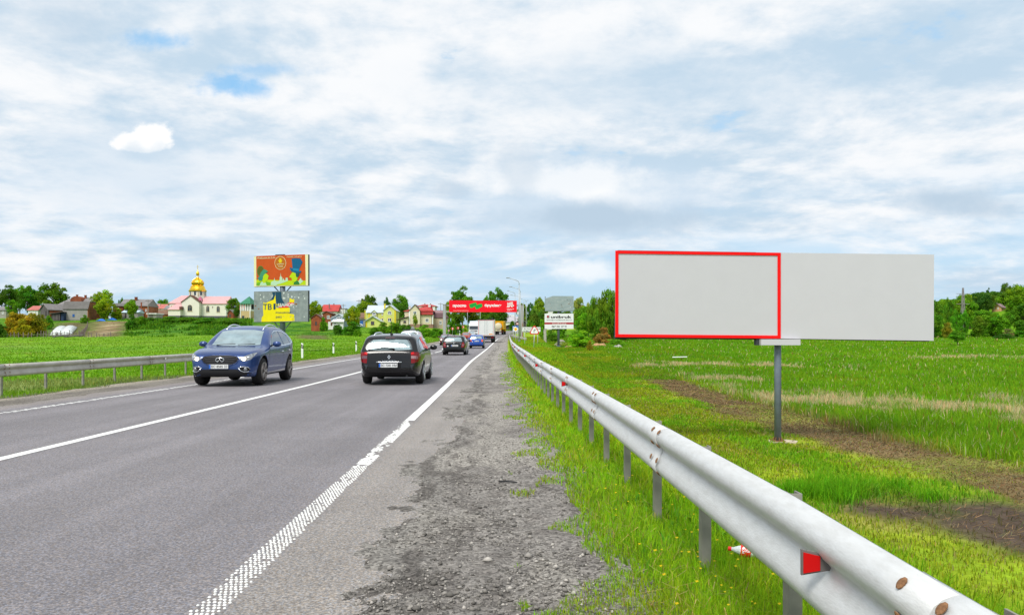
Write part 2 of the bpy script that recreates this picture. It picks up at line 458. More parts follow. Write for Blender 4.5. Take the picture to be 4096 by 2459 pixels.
def gcol(x, y):
    x = np.asarray(x, float); y = np.asarray(y, float)
    Z = zones(x, y); u, n1, n2, n3 = Z['u'], Z['n1'], Z['n2'], Z['n3']
    c = np.zeros(x.shape + (3,)) + np.array(C_FIELD)
    c = lerp3(c, sm(.35, .65, n2), (.150, .290, .009))
    c = lerp3(c, sm(.5, .7, n1) * .5, C_DEEP)
    rt = Z['right']
    mowed = rt * (1 - Z['tall']) * (1 - Z['verge'])
    c = lerp3(c, mowed * (.55 + .45 * sm(.3, .6, n1)), C_YEL)
    c = lerp3(c, mowed * sm(.52, .66, n1) * .6, (.25, .20, .07))
    c = lerp3(c, Z['verge'], np.array(C_LUSH))
    c = lerp3(c, Z['verge'] * sm(.5, .7, n3) * .5 * sm(25, 60, y) + Z['verge'] * sm(60, 110, y) * .45, C_YEL)
    c = lerp3(c, Z['verge'] * (1 - sm(.75, 1.0, u)) * .7, (.24, .21, .08))
    c = lerp3(c, Z['strip'], C_BROWN)
    c = lerp3(c, Z['strip2'], C_MUD)
    c = lerp3(c, Z['straw'] * .75, C_STRAW)
    # left meadow
    lf = sm(-10.6, -11.2, u)
    c = lerp3(c, lf * sm(.54, .66, fbm(x * .045, y * .12, 4, 61)) * sm(150, 60, y) * .45, (.27, .22, .13))
    c = lerp3(c, lf * sm(-14, -11, u) * .4, (.13, .23, .02))
    bank = lf * sm(176, 190, y) * sm(250, 238, y) * sm(-30, -42, x)
    c = lerp3(c, bank * (.45 + .55 * sm(.4, .6, n1)), (.045, .145, .008))
    # gravel tongue at the road edges
    c = lerp3(c, sm(-11.3, -10.6, u) * sm(.9, .6, u), (.20, .185, .16))
    # plots
    for q, col in ((PLOT_A, (.125, .085, .05)), (PLOT_B, (.165, .108, .062)), (PLOT_C, (.12, .10, .045))):
        m = quadmask(x, y, q)
        c = lerp3(c, m * (.75 + .25 * sm(.35, .6, n1)), col)
    rows = sm(.55, .75, vnoise((x + y * .42) * .9, y * .02, 3))
    c = lerp3(c, quadmask(x, y, PLOT_B) * rows * .5 * sm(190, 205, y), (.42, .30, .18))
    c = lerp3(c, quadmask(x, y, PLOT_A) * rows * .5, (.10, .17, .03))
    c = lerp3(c, quadmask(x, y, PATHB, .35), (.40, .33, .2))
    # yard strip in front of the church
    c = lerp3(c, quadmask(x, y, [(px2x(600, 258), 258), (px2x(900, 240), 240), (px2x(905, 247), 247), (px2x(600, 268), 268)], .8), (.22, .21, .19))
    return np.clip(c * (.86 + .28 * n3[..., None]), 0, 1)

ys = [-12.0]
while ys[-1] < 1650: ys.append(ys[-1] + max(.3, .018 * abs(ys[-1])))
ys = np.array(ys)
us = [0.0]
while us[-1] < 18: us.append(us[-1] + .3)
while us[-1] < 1100: us.append(us[-1] + max(.3, .028 * us[-1]))
us = np.array(us); usl = us.copy()
us = np.concatenate((-(usl[::-1][:-1]) - 11.0, np.linspace(-11, 0, 12)[1:-1], us))
YY, UU = np.meshgrid(ys, us, indexing='ij')
fall = 1 - sm(30, 140, np.abs(UU))
XX = UU + dr(YY) * fall
ZZ = terrain(XX, YY)
co = np.stack([XX, YY, ZZ], -1).reshape(-1, 3)
nu = len(us)
ii, jj = np.meshgrid(np.arange(len(ys) - 1), np.arange(nu - 1), indexing='ij')
q = (ii * nu + jj).ravel()
ff = np.stack([q, q + 1, q + nu + 1, q + nu], 1).ravel()
M_GROUND = attr_mat('meadow ground', rough=.95, ns=.55, na=.3, bump=.8, bs=7.0, spec=.1)
ground = link('ground', npmesh('ground', co, ff, np.full(len(q), 4), M_GROUND, gcol(XX, YY).reshape(-1, 3), True))
setp(ground, kind='structure')

# ------------------------------------------------------------------ road
U_R, U_C, U_L = -1.355, -5.31, -8.64         # edge line, centre line, far edge line
def asphalt():
    m, t, b = nt_of('worn asphalt')
    g = t.nodes.new('ShaderNodeNewGeometry')
    def noise(sc, det, vec=None, r=.6):
        n = t.nodes.new('ShaderNodeTexNoise'); n.inputs['Scale'].default_value = sc; n.inputs['Detail'].default_value = det; n.inputs['Roughness'].default_value = r
        t.links.new(vec or g.outputs['Position'], n.inputs['Vector']); return n.outputs[0]
    def ramp(v, a, b_, lo, hi):
        n = t.nodes.new('ShaderNodeMapRange'); n.inputs[1].default_value = a; n.inputs[2].default_value = b_; n.inputs[3].default_value = lo; n.inputs[4].default_value = hi
        t.links.new(v, n.inputs[0]); return n.outputs[0]
    def mul(c, v, bt='MULTIPLY', f=1.0):
        n = t.nodes.new('ShaderNodeMix'); n.data_type = 'RGBA'; n.blend_type = bt; n.inputs[0].default_value = f
        for s, q_ in ((6, c), (7, v)):
            if isinstance(q_, tuple): n.inputs[s].default_value = (*q_, 1)
            else: t.links.new(q_, n.inputs[s])
        return n.outputs[2]
    a = t.nodes.new('ShaderNodeAttribute'); a.attribute_name = 'Col'
    c = mul(a.outputs['Color'], ramp(noise(.35, 4), .3, .7, .88, 1.12))
    mp = t.nodes.new('ShaderNodeMapping'); mp.inputs['Scale'].default_value = (1.6, .05, 1); t.links.new(g.outputs['Position'], mp.inputs[0])
    c = mul(c, ramp(noise(1.0, 5, mp.outputs[0]), .3, .7, .86, 1.14))
    c = mul(c, ramp(noise(60, 4, r=.75), .3, .7, .5, 1.5))
    vo = t.nodes.new('ShaderNodeTexVoronoi'); vo.inputs['Scale'].default_value = 95; t.links.new(g.outputs['Position'], vo.inputs['Vector'])
    sx = t.nodes.new('ShaderNodeSeparateXYZ'); t.links.new(vo.outputs['Color'], sx.inputs[0])
    c = mul(c, ramp(sx.outputs[0], 0, 1, .62, 1.38))
    tint = t.nodes.new('ShaderNodeMix'); tint.data_type = 'RGBA'; tint.inputs[6].default_value = (.92, .97, 1.1, 1); tint.inputs[7].default_value = (1.12, 1.0, .9, 1)
    t.links.new(sx.outputs[1], tint.inputs[0]); c = mul(c, tint.outputs[2])
    t.links.new(c, b.inputs['Base Color'])
    b.inputs['Roughness'].default_value = .82; b.inputs['Specular IOR Level'].default_value = .35
    bp = t.nodes.new('ShaderNodeBump'); bp.inputs['Strength'].default_value = .55; bp.inputs['Distance'].default_value = .008
    t.links.new(noise(80, 4), bp.inputs['Height']); t.links.new(bp.outputs[0], b.inputs['Normal'])
    return m
M_ASPH = asphalt()
def strip(name, ulist, ylist, zfun, mat, cfun=None, smooth=True):
    Y, U = np.meshgrid(np.asarray(ylist, float), np.asarray(ulist, float), indexing='ij')
    X = U + dr(Y)
    co = np.stack([X, Y, zfun(U, Y)], -1).reshape(-1, 3); n = len(ulist)
    i, j = np.meshgrid(np.arange(len(ylist) - 1), np.arange(n - 1), indexing='ij'); q = (i * n + j).ravel()
    f = np.stack([q, q + 1, q + n + 1, q + n], 1).ravel()
    return link(name, npmesh(name, co, f, np.full(len(q), 4), mat, None if cfun is None else cfun(U, Y).reshape(-1, 3), smooth))
def road_col(U, Y):
    c = np.zeros(U.shape + (3,)) + np.array((.178, .171, .176))
    lane = np.zeros_like(U)
    for cc in (-3.3, -7.0):
        for o in (-.85, .85): lane += np.exp(-((U - cc - o) / .42) ** 2)
    c = lerp3(c, np.clip(lane, 0, 1) * .45, (.205, .198, .206))
    mid = np.exp(-((U + 3.3) / .4) ** 2) + np.exp(-((U + 7.0) / .4) ** 2)
    c = lerp3(c, np.clip(mid, 0, 1) * .25, (.150, .145, .147))
    c = lerp3(c, sm(-1.5, -1.15, U), (.240, .226, .206))
    c = lerp3(c, sm(-8.9, -9.3, U) * .8, (.23, .21, .19))
    return c
ry = list(np.arange(-10, 60, 1.0)) + list(np.arange(60, 520, 2.5))
road = strip('road', np.concatenate((np.linspace(-9.75, -8.7, 5), np.linspace(-8.6, -1.6, 22), np.linspace(-1.5, -.45, 8))), ry, lambda U, Y: zr(Y), M_ASPH, road_col)
setp(road, kind='structure')

# gravel shoulders: rough beds whose uneven surface breaks through at the tarmac edge
def gravel_mat():
    m, t, b = nt_of('gravel')
    g = t.nodes.new('ShaderNodeNewGeometry')
    a = t.nodes.new('ShaderNodeAttribute'); a.attribute_name = 'Col'
    v = t.nodes.new('ShaderNodeTexVoronoi'); v.inputs['Scale'].default_value = 55; t.links.new(g.outputs['Position'], v.inputs['Vector'])
    s = t.nodes.new('ShaderNodeSeparateXYZ'); t.links.new(v.outputs['Color'], s.inputs[0])
    r = t.nodes.new('ShaderNodeMapRange'); r.inputs[3].default_value = .5; r.inputs[4].default_value = 1.5; t.links.new(s.outputs[0], r.inputs[0])
    mx = t.nodes.new('ShaderNodeMix'); mx.data_type = 'RGBA'; mx.blend_type = 'MULTIPLY'; mx.inputs[0].default_value = 1
    t.links.new(a.outputs['Color'], mx.inputs[6]); t.links.new(r.outputs[0], mx.inputs[7])
    t.links.new(mx.outputs[2], b.inputs['Base Color']); b.inputs['Roughness'].default_value = .95; b.inputs['Specular IOR Level'].default_value = .15
    n = t.nodes.new('ShaderNodeTexNoise'); n.inputs['Scale'].default_value = 45; n.inputs['Detail'].default_value = 6; n.inputs['Roughness'].default_value = .7
    t.links.new(g.outputs['Position'], n.inputs['Vector'])
    bp = t.nodes.new('ShaderNodeBump'); bp.inputs['Strength'].default_value = .9; bp.inputs['Distance'].default_value = .03
    t.links.new(n.outputs[0], bp.inputs['Height']); t.links.new(bp.outputs[0], b.inputs['Normal'])
    return m
M_GRAV = gravel_mat()
def grav_z(U, Y):
    n = fbm(U * 2.3, Y * 1.3, 3, 71); k = fbm(U * 9, Y * 7, 3, 72); k2 = fbm(U * 30, Y * 26, 2, 73)
    prof = -.034 + .050 * sm(-1.10, -.42, U + (n - .5) * .9) - .05 * sm(-1.0, -1.25, U)
    prof = prof - .10 * sm(.5, 1.1, U + (n - .5) * .35) - .012 * np.exp(-((U - .15 + (n - .5) * .3) / .2) ** 2)
    return zr(Y) + prof + (k - .5) * .034 + (k2 - .5) * .022 * sm(30, 8, Y)
def grav_c(U, Y):
    n = fbm(U * 2.3, Y * .7, 4, 81); k = fbm(U * 7, Y * 6, 3, 82)
    c = np.zeros(U.shape + (3,)) + np.array((.262, .242, .222))
    c = lerp3(c, sm(.46, .68, k) * .6, (.145, .130, .118))
    c = lerp3(c, sm(.46, .64, n) * .75, (.34, .315, .28))
    c = lerp3(c, sm(-.25, -.75, U + (n - .5) * .5) * .85, (.240, .226, .206))
    st_ = fbm(U * 9, Y * 2.6, 4, 84)
    c = lerp3(c, sm(-.0, -.35, U) * sm(.50, .62, st_) * .8, (.120, .108, .098))
    c = lerp3(c, sm(.35, .8, U) * .35, (.31, .28, .26))
    return c * (.9 + .25 * fbm(U * 25, Y * 22, 2, 83))[..., None]
gy_ = list(np.arange(2.0, 9, .045)) + list(np.arange(9, 20, .12)) + list(np.arange(20, 60, .5)) + list(np.arange(60, 165, 2.0))
gs = strip('gravel_shoulder', np.linspace(-1.28, 1.12, 58), gy_, grav_z, M_GRAV, grav_c)
setp(gs, kind='structure')
def grav_zl(U, Y):
    n = fbm(U * 1.5, Y * .8, 3, 75); k = fbm(U * 6, Y * 5, 3, 76)
    return zr(Y) - .03 + .04 * sm(-9.3, -9.7, U + (n - .5) * .4) - .10 * sm(-10.7, -11.4, U + (n - .5) * .8) + (k - .5) * .04
def grav_cl(U, Y):
    n = fbm(U * 1.3, Y * .6, 4, 85)
    c = np.zeros(U.shape + (3,)) + np.array((.225, .205, .175))
    c = lerp3(c, sm(.4, .6, n) * .6, (.13, .115, .10))
    return lerp3(c, sm(-10.1, -10.7, U) * .7, (.36, .32, .25))
gsl = strip('gravel_shoulder', np.linspace(-11.6, -9.25, 30), list(np.arange(8, 60, .3)) + list(np.arange(60, 240, 2.0)), grav_zl, M_GRAV, grav_cl)
setp(gsl, kind='structure')

# painted lines
M_PAINT = pm('road paint', (.78, .78, .75), .6, ns=9, na=.12, bump=.3, bs=60)
def worn_paint():
    m, t, b = nt_of('worn road paint')
    return m
def line(name, u, w, spans, dz=.004):
    mb = MB()
    for a, b_ in spans:
        n = max(1, int((b_ - a) / 2.5)); yy = np.linspace(a, b_, n + 1)
        for i in range(n):
            vs = []
            for s_, y in ((-1, yy[i]), (1, yy[i]), (1, yy[i + 1]), (-1, yy[i + 1])):
                vs.append((u + s_ * w / 2 + float(dr(y)), y, float(zr(y)) + dz))
            mb.add(vs, [(0, 1, 2, 3)])
    return setp(mb.build(name, M_PAINT), kind='structure')
line('centre_line', U_C, .15, [(-9, 44)] + [(a, a + 8.4) for a in np.arange(46.4, 110, 10.8)] + [(a, a + 8.4) for a in np.arange(112, 330, 10.8)])
line('edge_line', U_L, .13, [(27, 330)])
line('edge_line', U_R, .15, [(12.9, 165)])
# junction mouth: the line swings off to the right
mb = MB()
pts = [(-1.355 + float(dr(165)), 165), (2.2, 172), (4.2, 178), (7.5, 183)]
for (ax, ay), (bx, by) in zip(pts, pts[1:]):
    mb.add([(ax - .1, ay, float(zr(ay)) + .03), (ax + .1, ay - .25, float(zr(ay)) + .03), (bx + .1, by - .25, float(zr(by)) + .03), (bx - .1, by, float(zr(by)) + .03)], [(0, 1, 2, 3)])
setp(mb.build('junction_line', M_PAINT), kind='structure')
# profiled thermoplastic dots near the camera, wearing into a broken band farther on
def dots(name, u, w, y0, y1, nx, stepy, keep, sx, sy, h=.006):
    V, Fs, n = [], [], 0
    y, k = y0, 0
    while y < y1:
        for i in range(nx):
            uu = u - w / 2 + (i + .5 + (.25 if k % 2 else -.25)) * w / nx
            if random.random() > keep(y, (i + .5) / nx): continue
            x0 = uu + random.gauss(0, .0015) + float(dr(y)); yy = y + random.gauss(0, .003); z = float(zr(y))
            a, b_ = sx * random.uniform(.8, 1.2), sy * random.uniform(.8, 1.25)
            for q_, zz_ in ((1.0, z + .001), (.55, z + h)):
                for t_ in range(6):
                    an = t_ * math.pi / 3 + .3
                    V.append((x0 + a * q_ * math.cos(an), yy + b_ * q_ * math.sin(an), zz_))
            for t_ in range(6): Fs.append((n + t_, n + (t_ + 1) % 6, n + 6 + (t_ + 1) % 6, n + 6 + t_))
            Fs.append(tuple(n + 6 + t_ for t_ in range(6))); n += 12
        y += stepy; k += 1
    me = bpy.data.meshes.new(name); me.from_pydata(V, [], Fs); me.materials.append(M_PAINT)
    o = link(name, me); setp(o, kind='stuff'); return o
dots('edge_line_dots', U_R, .155, 1.8, 8.2, 6, .042, lambda y, f: .60 + .38 * float(sm(.30, .52, fbm(np.array([y * 2.3]), np.array([f * 2.0]), 3, 92)[0])), .0095, .0115)
dots('edge_line_dots', U_R, .15, 8.2, 13.0, 6, .05, lambda y, f: (.18 + .8 * float(sm(.38, .58, fbm(np.array([y * 1.7]), np.array([f * 1.2]), 3, 91)[0]))) * (1 if f > .2 else .5), .0150, .025, .004)
dots('edge_line_dots', U_L, .13, 8, 28, 2, .16, lambda y, f: .97, .032, .05, .005)

# loose stones on the shoulder
icov = np.array([(0, 0, 1), (1, 0, 0), (.31, .95, 0), (-.81, .59, 0), (-.81, -.59, 0), (.31, -.95, 0), (0, 0, -.6)])
icof = np.array([(0, 1, 2), (0, 2, 3), (0, 3, 4), (0, 4, 5), (0, 5, 1), (6, 2, 1), (6, 3, 2), (6, 4, 3), (6, 5, 4), (6, 1, 5)])
n = 24000
ty = 1 / (1 / 2.4 - RNG.random(n) * (1 / 2.4 - 1 / 26)); tu = RNG.uniform(-.75, .95, n)
keep = fbm(tu * 3, ty * 1.5, 3, 55) + RNG.normal(0, .12, n) > .44
ty, tu = ty[keep], tu[keep]; n = len(ty)
sz = RNG.gamma(2.0, .0023, n) + .0022
sc3 = sz[:, None] * RNG.uniform(.6, 1.3, (n, 3)) * np.array((1, 1, .7))
an = RNG.uniform(0, 6.28, n)
v = icov[None] * sc3[:, None, :] * RNG.uniform(.75, 1.25, (n, 7, 1))
vx = v[..., 0] * np.cos(an)[:, None] - v[..., 1] * np.sin(an)[:, None]; vy = v[..., 0] * np.sin(an)[:, None] + v[..., 1] * np.cos(an)[:, None]
co = np.stack([vx + (tu + dr(ty))[:, None], vy + ty[:, None], v[..., 2] + (grav_z(tu, ty) + sz * .25)[:, None]], -1).reshape(-1, 3)
ff = (icof[None] + 7 * np.arange(n)[:, None, None]).reshape(-1)
tone = RNG.choice([.13, .2, .28, .42], n, p=[.42, .28, .2, .1])
cc = (tone[:, None] * np.array((1.04, .97, .88))).repeat(7, 0)
M_STONE = attr_mat('stone', rough=.9)
setp(link('loose_gravel', npmesh('loose_gravel', co, ff, np.full(n * 10, 3), M_STONE, cc)), kind='stuff')

# ------------------------------------------------------------------ grass
M_GRASS = attr_mat('grass blade', rough=.6, trans=.42, spec=.08)
def blades(name, x, y, h, w, colr, lean=.35, z=None):
    n = len(x)
    if z is None: z = terrain(x, y)
    a = RNG.uniform(0, 6.283, n); ln = RNG.normal(0, lean, n) + .12
    ld = RNG.uniform(0, 6.283, n)
    wx, wy = np.cos(a) * w / 2, np.sin(a) * w / 2
    lx, ly = np.cos(ld) * ln * h, np.sin(ld) * ln * h
    P = np.zeros((n, 5, 3))
    P[:, 0] = np.stack([x - wx, y - wy, z - .03], 1); P[:, 1] = np.stack([x + wx, y + wy, z - .03], 1)
    mz = z + h * .55
    P[:, 2] = np.stack([x + wx * .75 + lx * .3, y + wy * .75 + ly * .3, mz], 1); P[:, 3] = np.stack([x - wx * .75 + lx * .3, y - wy * .75 + ly * .3, mz], 1)
    P[:, 4] = np.stack([x + lx, y + ly, z + h * np.sqrt(np.clip(1 - ln ** 2 * .5, .2, 1))], 1)
    b = 5 * np.arange(n)[:, None]
    ff = np.concatenate([np.concatenate([b + 0, b + 1, b + 2, b + 3], 1), np.concatenate([b + 3, b + 2, b + 4], 1)], 1).ravel()
    sizes = np.tile([4, 3], n)
    return setp(link(name, npmesh(name, P.reshape(-1, 3), ff, sizes, M_GRASS, np.repeat(colr, 5, 0))), kind='stuff')
def scatter(n, y0, y1, uspan, power=1.0):
    """points thinning out with distance (the nearer, the denser)"""
    t = RNG.random(n)
    y = 1 / (1 / y0 - t * (1 / y0 - 1 / y1)) if power == 1 else np.exp(np.log(y0) + t * np.log(y1 / y0))
    return uspan[0] + RNG.random(n) * (uspan[1] - uspan[0]) + dr(y), y
def vary(c, n, amt=.25, hue=.16):
    f = np.clip(RNG.normal(1, amt, n), .45, 1.7)[:, None]
    c = c * f
    c[:, 0] *= np.clip(RNG.normal(1, hue, n), .6, 1.6)
    return np.clip(c, 0, 1)
# verge between shoulder and rail, to some way down the road
x, y = scatter(125000, 1.9, 70, (.1, 2.1))
u = x - dr(y)
k = (u > .60 + (fbm(x * 2.2, y * 1.1, 4, 15) - .5) * .9 + (fbm(x * .3, y * .45, 2, 35) - .5) * .75 - .1 * sm(6, 20, y)) | ((u > .12) & (fbm(x * 4.5, y * 2.2, 3, 36) > .66 - .16 * sm(.1, .8, u)))
x, y, u = x[k], y[k], u[k]; n = len(x)
h = (.035 + .085 * fbm(x * 1.6, y * 1.2, 3, 16)) * RNG.uniform(.5, 1.45, n) * (.35 + .65 * sm(.45, 1.0, u)) * 1.1
c = np.tile(np.array(C_LUSH) * 1.15, (n, 1)); c = lerp3(c, sm(.42, .62, fbm(x * 1.1, y * .8, 3, 17)) * .7, (.31, .42, .014))
c = lerp3(c, (RNG.random(n) < .10) * sm(1.3, .7, u) * .8 + (RNG.random(n) < .05) * .8, (.38, .29, .09))
zg = np.maximum(terrain(x, y), np.where(u < 1.1, grav_z(u, y) - .004, -9))
blades('verge_grass', x, y, h, np.maximum(.0036, .00105 * y), vary(c, n), .75, zg)
nb = 1500; bu = RNG.uniform(.75, 1.9, nb); by = 1 / (1 / 2.2 - RNG.random(nb) * (1 / 2.2 - 1 / 18)); bx = bu + dr(by)
kb = fbm(bx * 1.4, by * 1.1, 3, 37) > .52; bx, by = bx[kb], by[kb]; nb = len(bx)
blades('verge_weeds', bx, by, RNG.uniform(.05, .13, nb), RNG.uniform(.014, .026, nb), vary(np.tile((.13, .30, .02), (nb, 1)), nb), 1.0)
nb = 170; bu = RNG.uniform(.8, 1.8, nb); by = 1 / (1 / 3 - RNG.random(nb) * (1 / 3 - 1 / 40)); bx = bu + dr(by); bz = terrain(bx, by) + RNG.uniform(.06, .13, nb); r_ = RNG.uniform(.007, .013, nb)
P = np.zeros((nb, 6, 3))
for q_ in range(6): P[:, q_] = np.stack([bx + r_ * math.cos(q_ * 1.047), by + r_ * math.sin(q_ * 1.047), bz + r_ * .5 * (q_ % 2)], 1)
setp(link('verge_flowers', npmesh('verge_flowers', P.reshape(-1, 3), np.arange(6 * nb), np.full(nb, 6), M_GRASS, np.tile((.85, .62, .02), (6 * nb, 1)))), kind='stuff')
# mown bank and the raked strip behind the rail
x, y = scatter(100000, 7, 120, (4.5, 17), 2)
Z = zones(x, y); n = len(x)
h = (.05 + .09 * Z['n1']) * RNG.uniform(.6, 1.4, n) * (1 - .55 * Z['strip'])
lush = sm(.54, .63, fbm(x * .42, y * .30, 3, 18)) * (1 - Z['strip'])
tuft = np.exp(-(((x - 8.6) / 1.6) ** 2 + ((y - 20.6) / .8) ** 2)) * sm(.35, .6, fbm(x * 1.2, y * 1.2, 3, 26))
h = h + .09 * lush + .42 * tuft * RNG.uniform(.6, 1.1, n)
c = np.tile(np.array(C_YEL), (n, 1))
c = lerp3(c, (RNG.random(n) < .18) * .9, (.34, .27, .10))
c = lerp3(c, np.maximum(lush * .8, tuft), (.16, .40, .010))
c = lerp3(c, Z['strip'] * (RNG.random(n) < .88), (.235, .165, .080)); c = lerp3(c, Z['strip2'] * .85, (.10, .075, .05))
kk = (RNG.random(n) > .92 * Z['strip2']) & ((x - 11.0) ** 2 + (y - 30.9) ** 2 > .55)
blades('mown_grass', x[kk], y[kk], h[kk], np.maximum(.007, .0013 * y)[kk], vary(c, n)[kk], .75)
cl = RNG.integers(0, 26, 7000); cxs, cys = 8.7 + RNG.normal(0, 1.15, 26), 20.5 + RNG.normal(0, .55, 26)
x = cxs[cl] + RNG.normal(0, .2, 7000); y = cys[cl] + RNG.normal(0, .16, 7000)
blades('grass_tussock', x, y, RNG.uniform(.2, .5, 7000) * RNG.uniform(.6, 1.2, 26)[cl], np.full(7000, .016), vary(np.tile((.15, .40, .010), (7000, 1)), 7000), .6)
# mown bank beyond the rail, farther along
x, y = scatter(50000, 24, 175, (1.0, 11), 2)
n = len(x); h = (.05 + .10 * fbm(x * .6, y * .4, 3, 24)) * RNG.uniform(.5, 1.4, n)
c = lerp3(np.tile(np.array(C_LUSH), (n, 1)), sm(.36, .6, fbm(x * .5, y * .16, 4, 25)) * .9, (.29, .34, .012))
c = lerp3(c, (RNG.random(n) < .08) * .8, (.33, .28, .06))
blades('bank_grass', x, y, h, np.maximum(.010, .0012 * y), vary(c, n), .6)
x, y = scatter(34000, 70, 200, (8, 32), 2)
n = len(x); h = (.10 + .25 * fbm(x * .3, y * .2, 3, 27)) * RNG.uniform(.5, 1.4, n)
c = lerp3(np.tile(np.array(C_FIELD), (n, 1)), sm(.40, .6, fbm(x * .22, y * .09, 4, 28)) * .8, (.27, .34, .012))
blades('meadow_edge_grass', x, y, h, .0012 * y, vary(c, n, .15), .55)
# the bank itself
x, y = scatter(42000, 1.5, 60, (1.9, 7.5), 2)
n = len(x); h = (.06 + .12 * fbm(x * .7, y * .5, 3, 29)) * RNG.uniform(.5, 1.4, n)
c = lerp3(np.tile(np.array(C_LUSH), (n, 1)), sm(.40, .62, fbm(x * .6, y * .4, 4, 30)) * .8, (.25, .34, .014))
blades('slope_grass', x, y, h, np.maximum(.010, .0012 * y), vary(c, n), .6)
# tall meadow on the right
x, y = scatter(200000, 16, 290, (14, 16), 2)
x = dr(y) + 14.2 + RNG.random(len(x)) ** 1.25 * (6 + y * .62)
Z = zones(x, y); k = (Z['tall'] > RNG.random(len(x)))
x, y = x[k], y[k]; Z = {a: b_[k] for a, b_ in Z.items()}; n = len(x)
h = (.22 + .40 * fbm(x * .2, y * .2, 3, 19)) * RNG.uniform(.6, 1.25, n) * (1 + .15 * Z['straw'])
c = gcol(x, y) * 1.2
isst = RNG.random(n) < (.04 + .85 * Z['straw'])
c = np.where(isst[:, None], np.array(C_STRAW)[None] * 1.15, lerp3(c, Z['straw'] * .6, C_FIELD))
rust = (~isst) & (RNG.random(n) < .02)
c[rust] = (.22, .10, .03)
blades('meadow_grass', x, y, h, np.maximum(.012, .00115 * y), vary(c, n, .15), .45)
# left verge and meadow
x, y = scatter(80000, 13, 230, (0, 1), 2)
x = dr(y) - 10.75 - RNG.random(len(x)) ** 1.5 * (3 + y * .55)
u = x - dr(y); k = u < -10.9 + (fbm(x * 1.2, y * .8, 3, 14) - .5) * .9
x, y, u = x[k], y[k], u[k]; n = len(x)
h = (.05 + .13 * fbm(x * .5, y * .3, 3, 20)) * RNG.uniform(.4, 1.3, n)
c = gcol(x, y) * 1.2
c = lerp3(c, (RNG.random(n) < .05) * .8, (.30, .27, .05))
pl = np.maximum.reduce([quadmask(x, y, q_) for q_ in (PLOT_A, PLOT_B, PLOT_C)])
kk = RNG.random(n) > pl * .85
blades('left_meadow_grass', x[kk], y[kk], h[kk], np.maximum(.012, .0013 * y)[kk], vary(c, n, .12, .08)[kk], .7)
# rank weeds on the bank under the church
n = 26000
x = RNG.uniform(-118, -34, n); y = RNG.uniform(172, 240, n)
kk = (np.maximum.reduce([quadmask(x, y, q_) for q_ in (PLOT_A, PLOT_B)]) < .2) & (fbm(x * .16, y * .10, 4, 39) + .22 * sm(182, 214, y) * sm(242, 232, y) + RNG.normal(0, .05, n) > .60) & (x > px2x(480, 1) * y) & (x < px2x(1010, 1) * y)
x, y = x[kk], y[kk]; n = len(x)
blades('bank_weeds', x, y, RNG.uniform(.25, .9, n) * (.4 + fbm(x * .2, y * .2, 2, 38)), RNG.uniform(.2, .42, n), vary(lerp3(np.tile((.055, .17, .008), (n, 1)), sm(.4, .6, fbm(x * .3, y * .3, 2, 40)), (.10, .24, .010)), n, .25), .7)
# raked-up dead stalks along the brown strips
n = 16000
x = RNG.uniform(8.5, 17, n); y = np.exp(RNG.uniform(math.log(12), math.log(70), n)); Z = zones(x, y)
kk = RNG.random(n) < np.maximum(Z['strip'], Z['strip2'] * .8) + .06; x, y = x[kk], y[kk]; n = len(x); z = terrain(x, y) + RNG.uniform(.02, .10, n)
a = RNG.uniform(0, 6.28, n); L = RNG.uniform(.06, .26, n); w = .0003 * y
P = np.zeros((n, 4, 3))
for q_, (s1, s2) in enumerate(((-1, -1), (1, -1), (1, 1), (-1, 1))):
    P[:, q_] = np.stack([x + np.cos(a) * L / 2 * s1 - np.sin(a) * w * s2, y + np.sin(a) * L / 2 * s1 + np.cos(a) * w * s2, z + .03 * s1 + w * .6 * s2], 1)
cs_ = np.where(RNG.random(n)[:, None] < .5, np.array((.27, .20, .10)), np.array((.15, .105, .055)))
setp(link('dead_stalks', npmesh('dead_stalks', P.reshape(-1, 3), np.arange(4 * n), np.full(n, 4), M_GRASS, np.repeat(vary(cs_, n), 4, 0))), kind='stuff')
# straws lying about on the verge edge
n = 420
x = RNG.uniform(.55, 1.25, n) + RNG.normal(0, .1, n); y = 1 / (1 / 2.6 - RNG.random(n) * (1 / 2.6 - 1 / 14)); z = terrain(x, y) + .045
a = RNG.uniform(0, 6.28, n); L = RNG.uniform(.05, .22, n); w = .0022
P = np.zeros((n, 4, 3))
for q_, (s1, s2) in enumerate(((-1, -1), (1, -1), (1, 1), (-1, 1))):
    P[:, q_] = np.stack([x + np.cos(a) * L / 2 * s1 - np.sin(a) * w * s2, y + np.sin(a) * L / 2 * s1 + np.cos(a) * w * s2, z + (.02 * s1)], 1)
setp(link('dry_straw', npmesh('dry_straw', P.reshape(-1, 3), np.arange(4 * n), np.full(n, 4), M_GRASS, np.repeat(vary(np.tile((.42, .33, .12), (n, 1)), n), 4, 0))), kind='stuff')
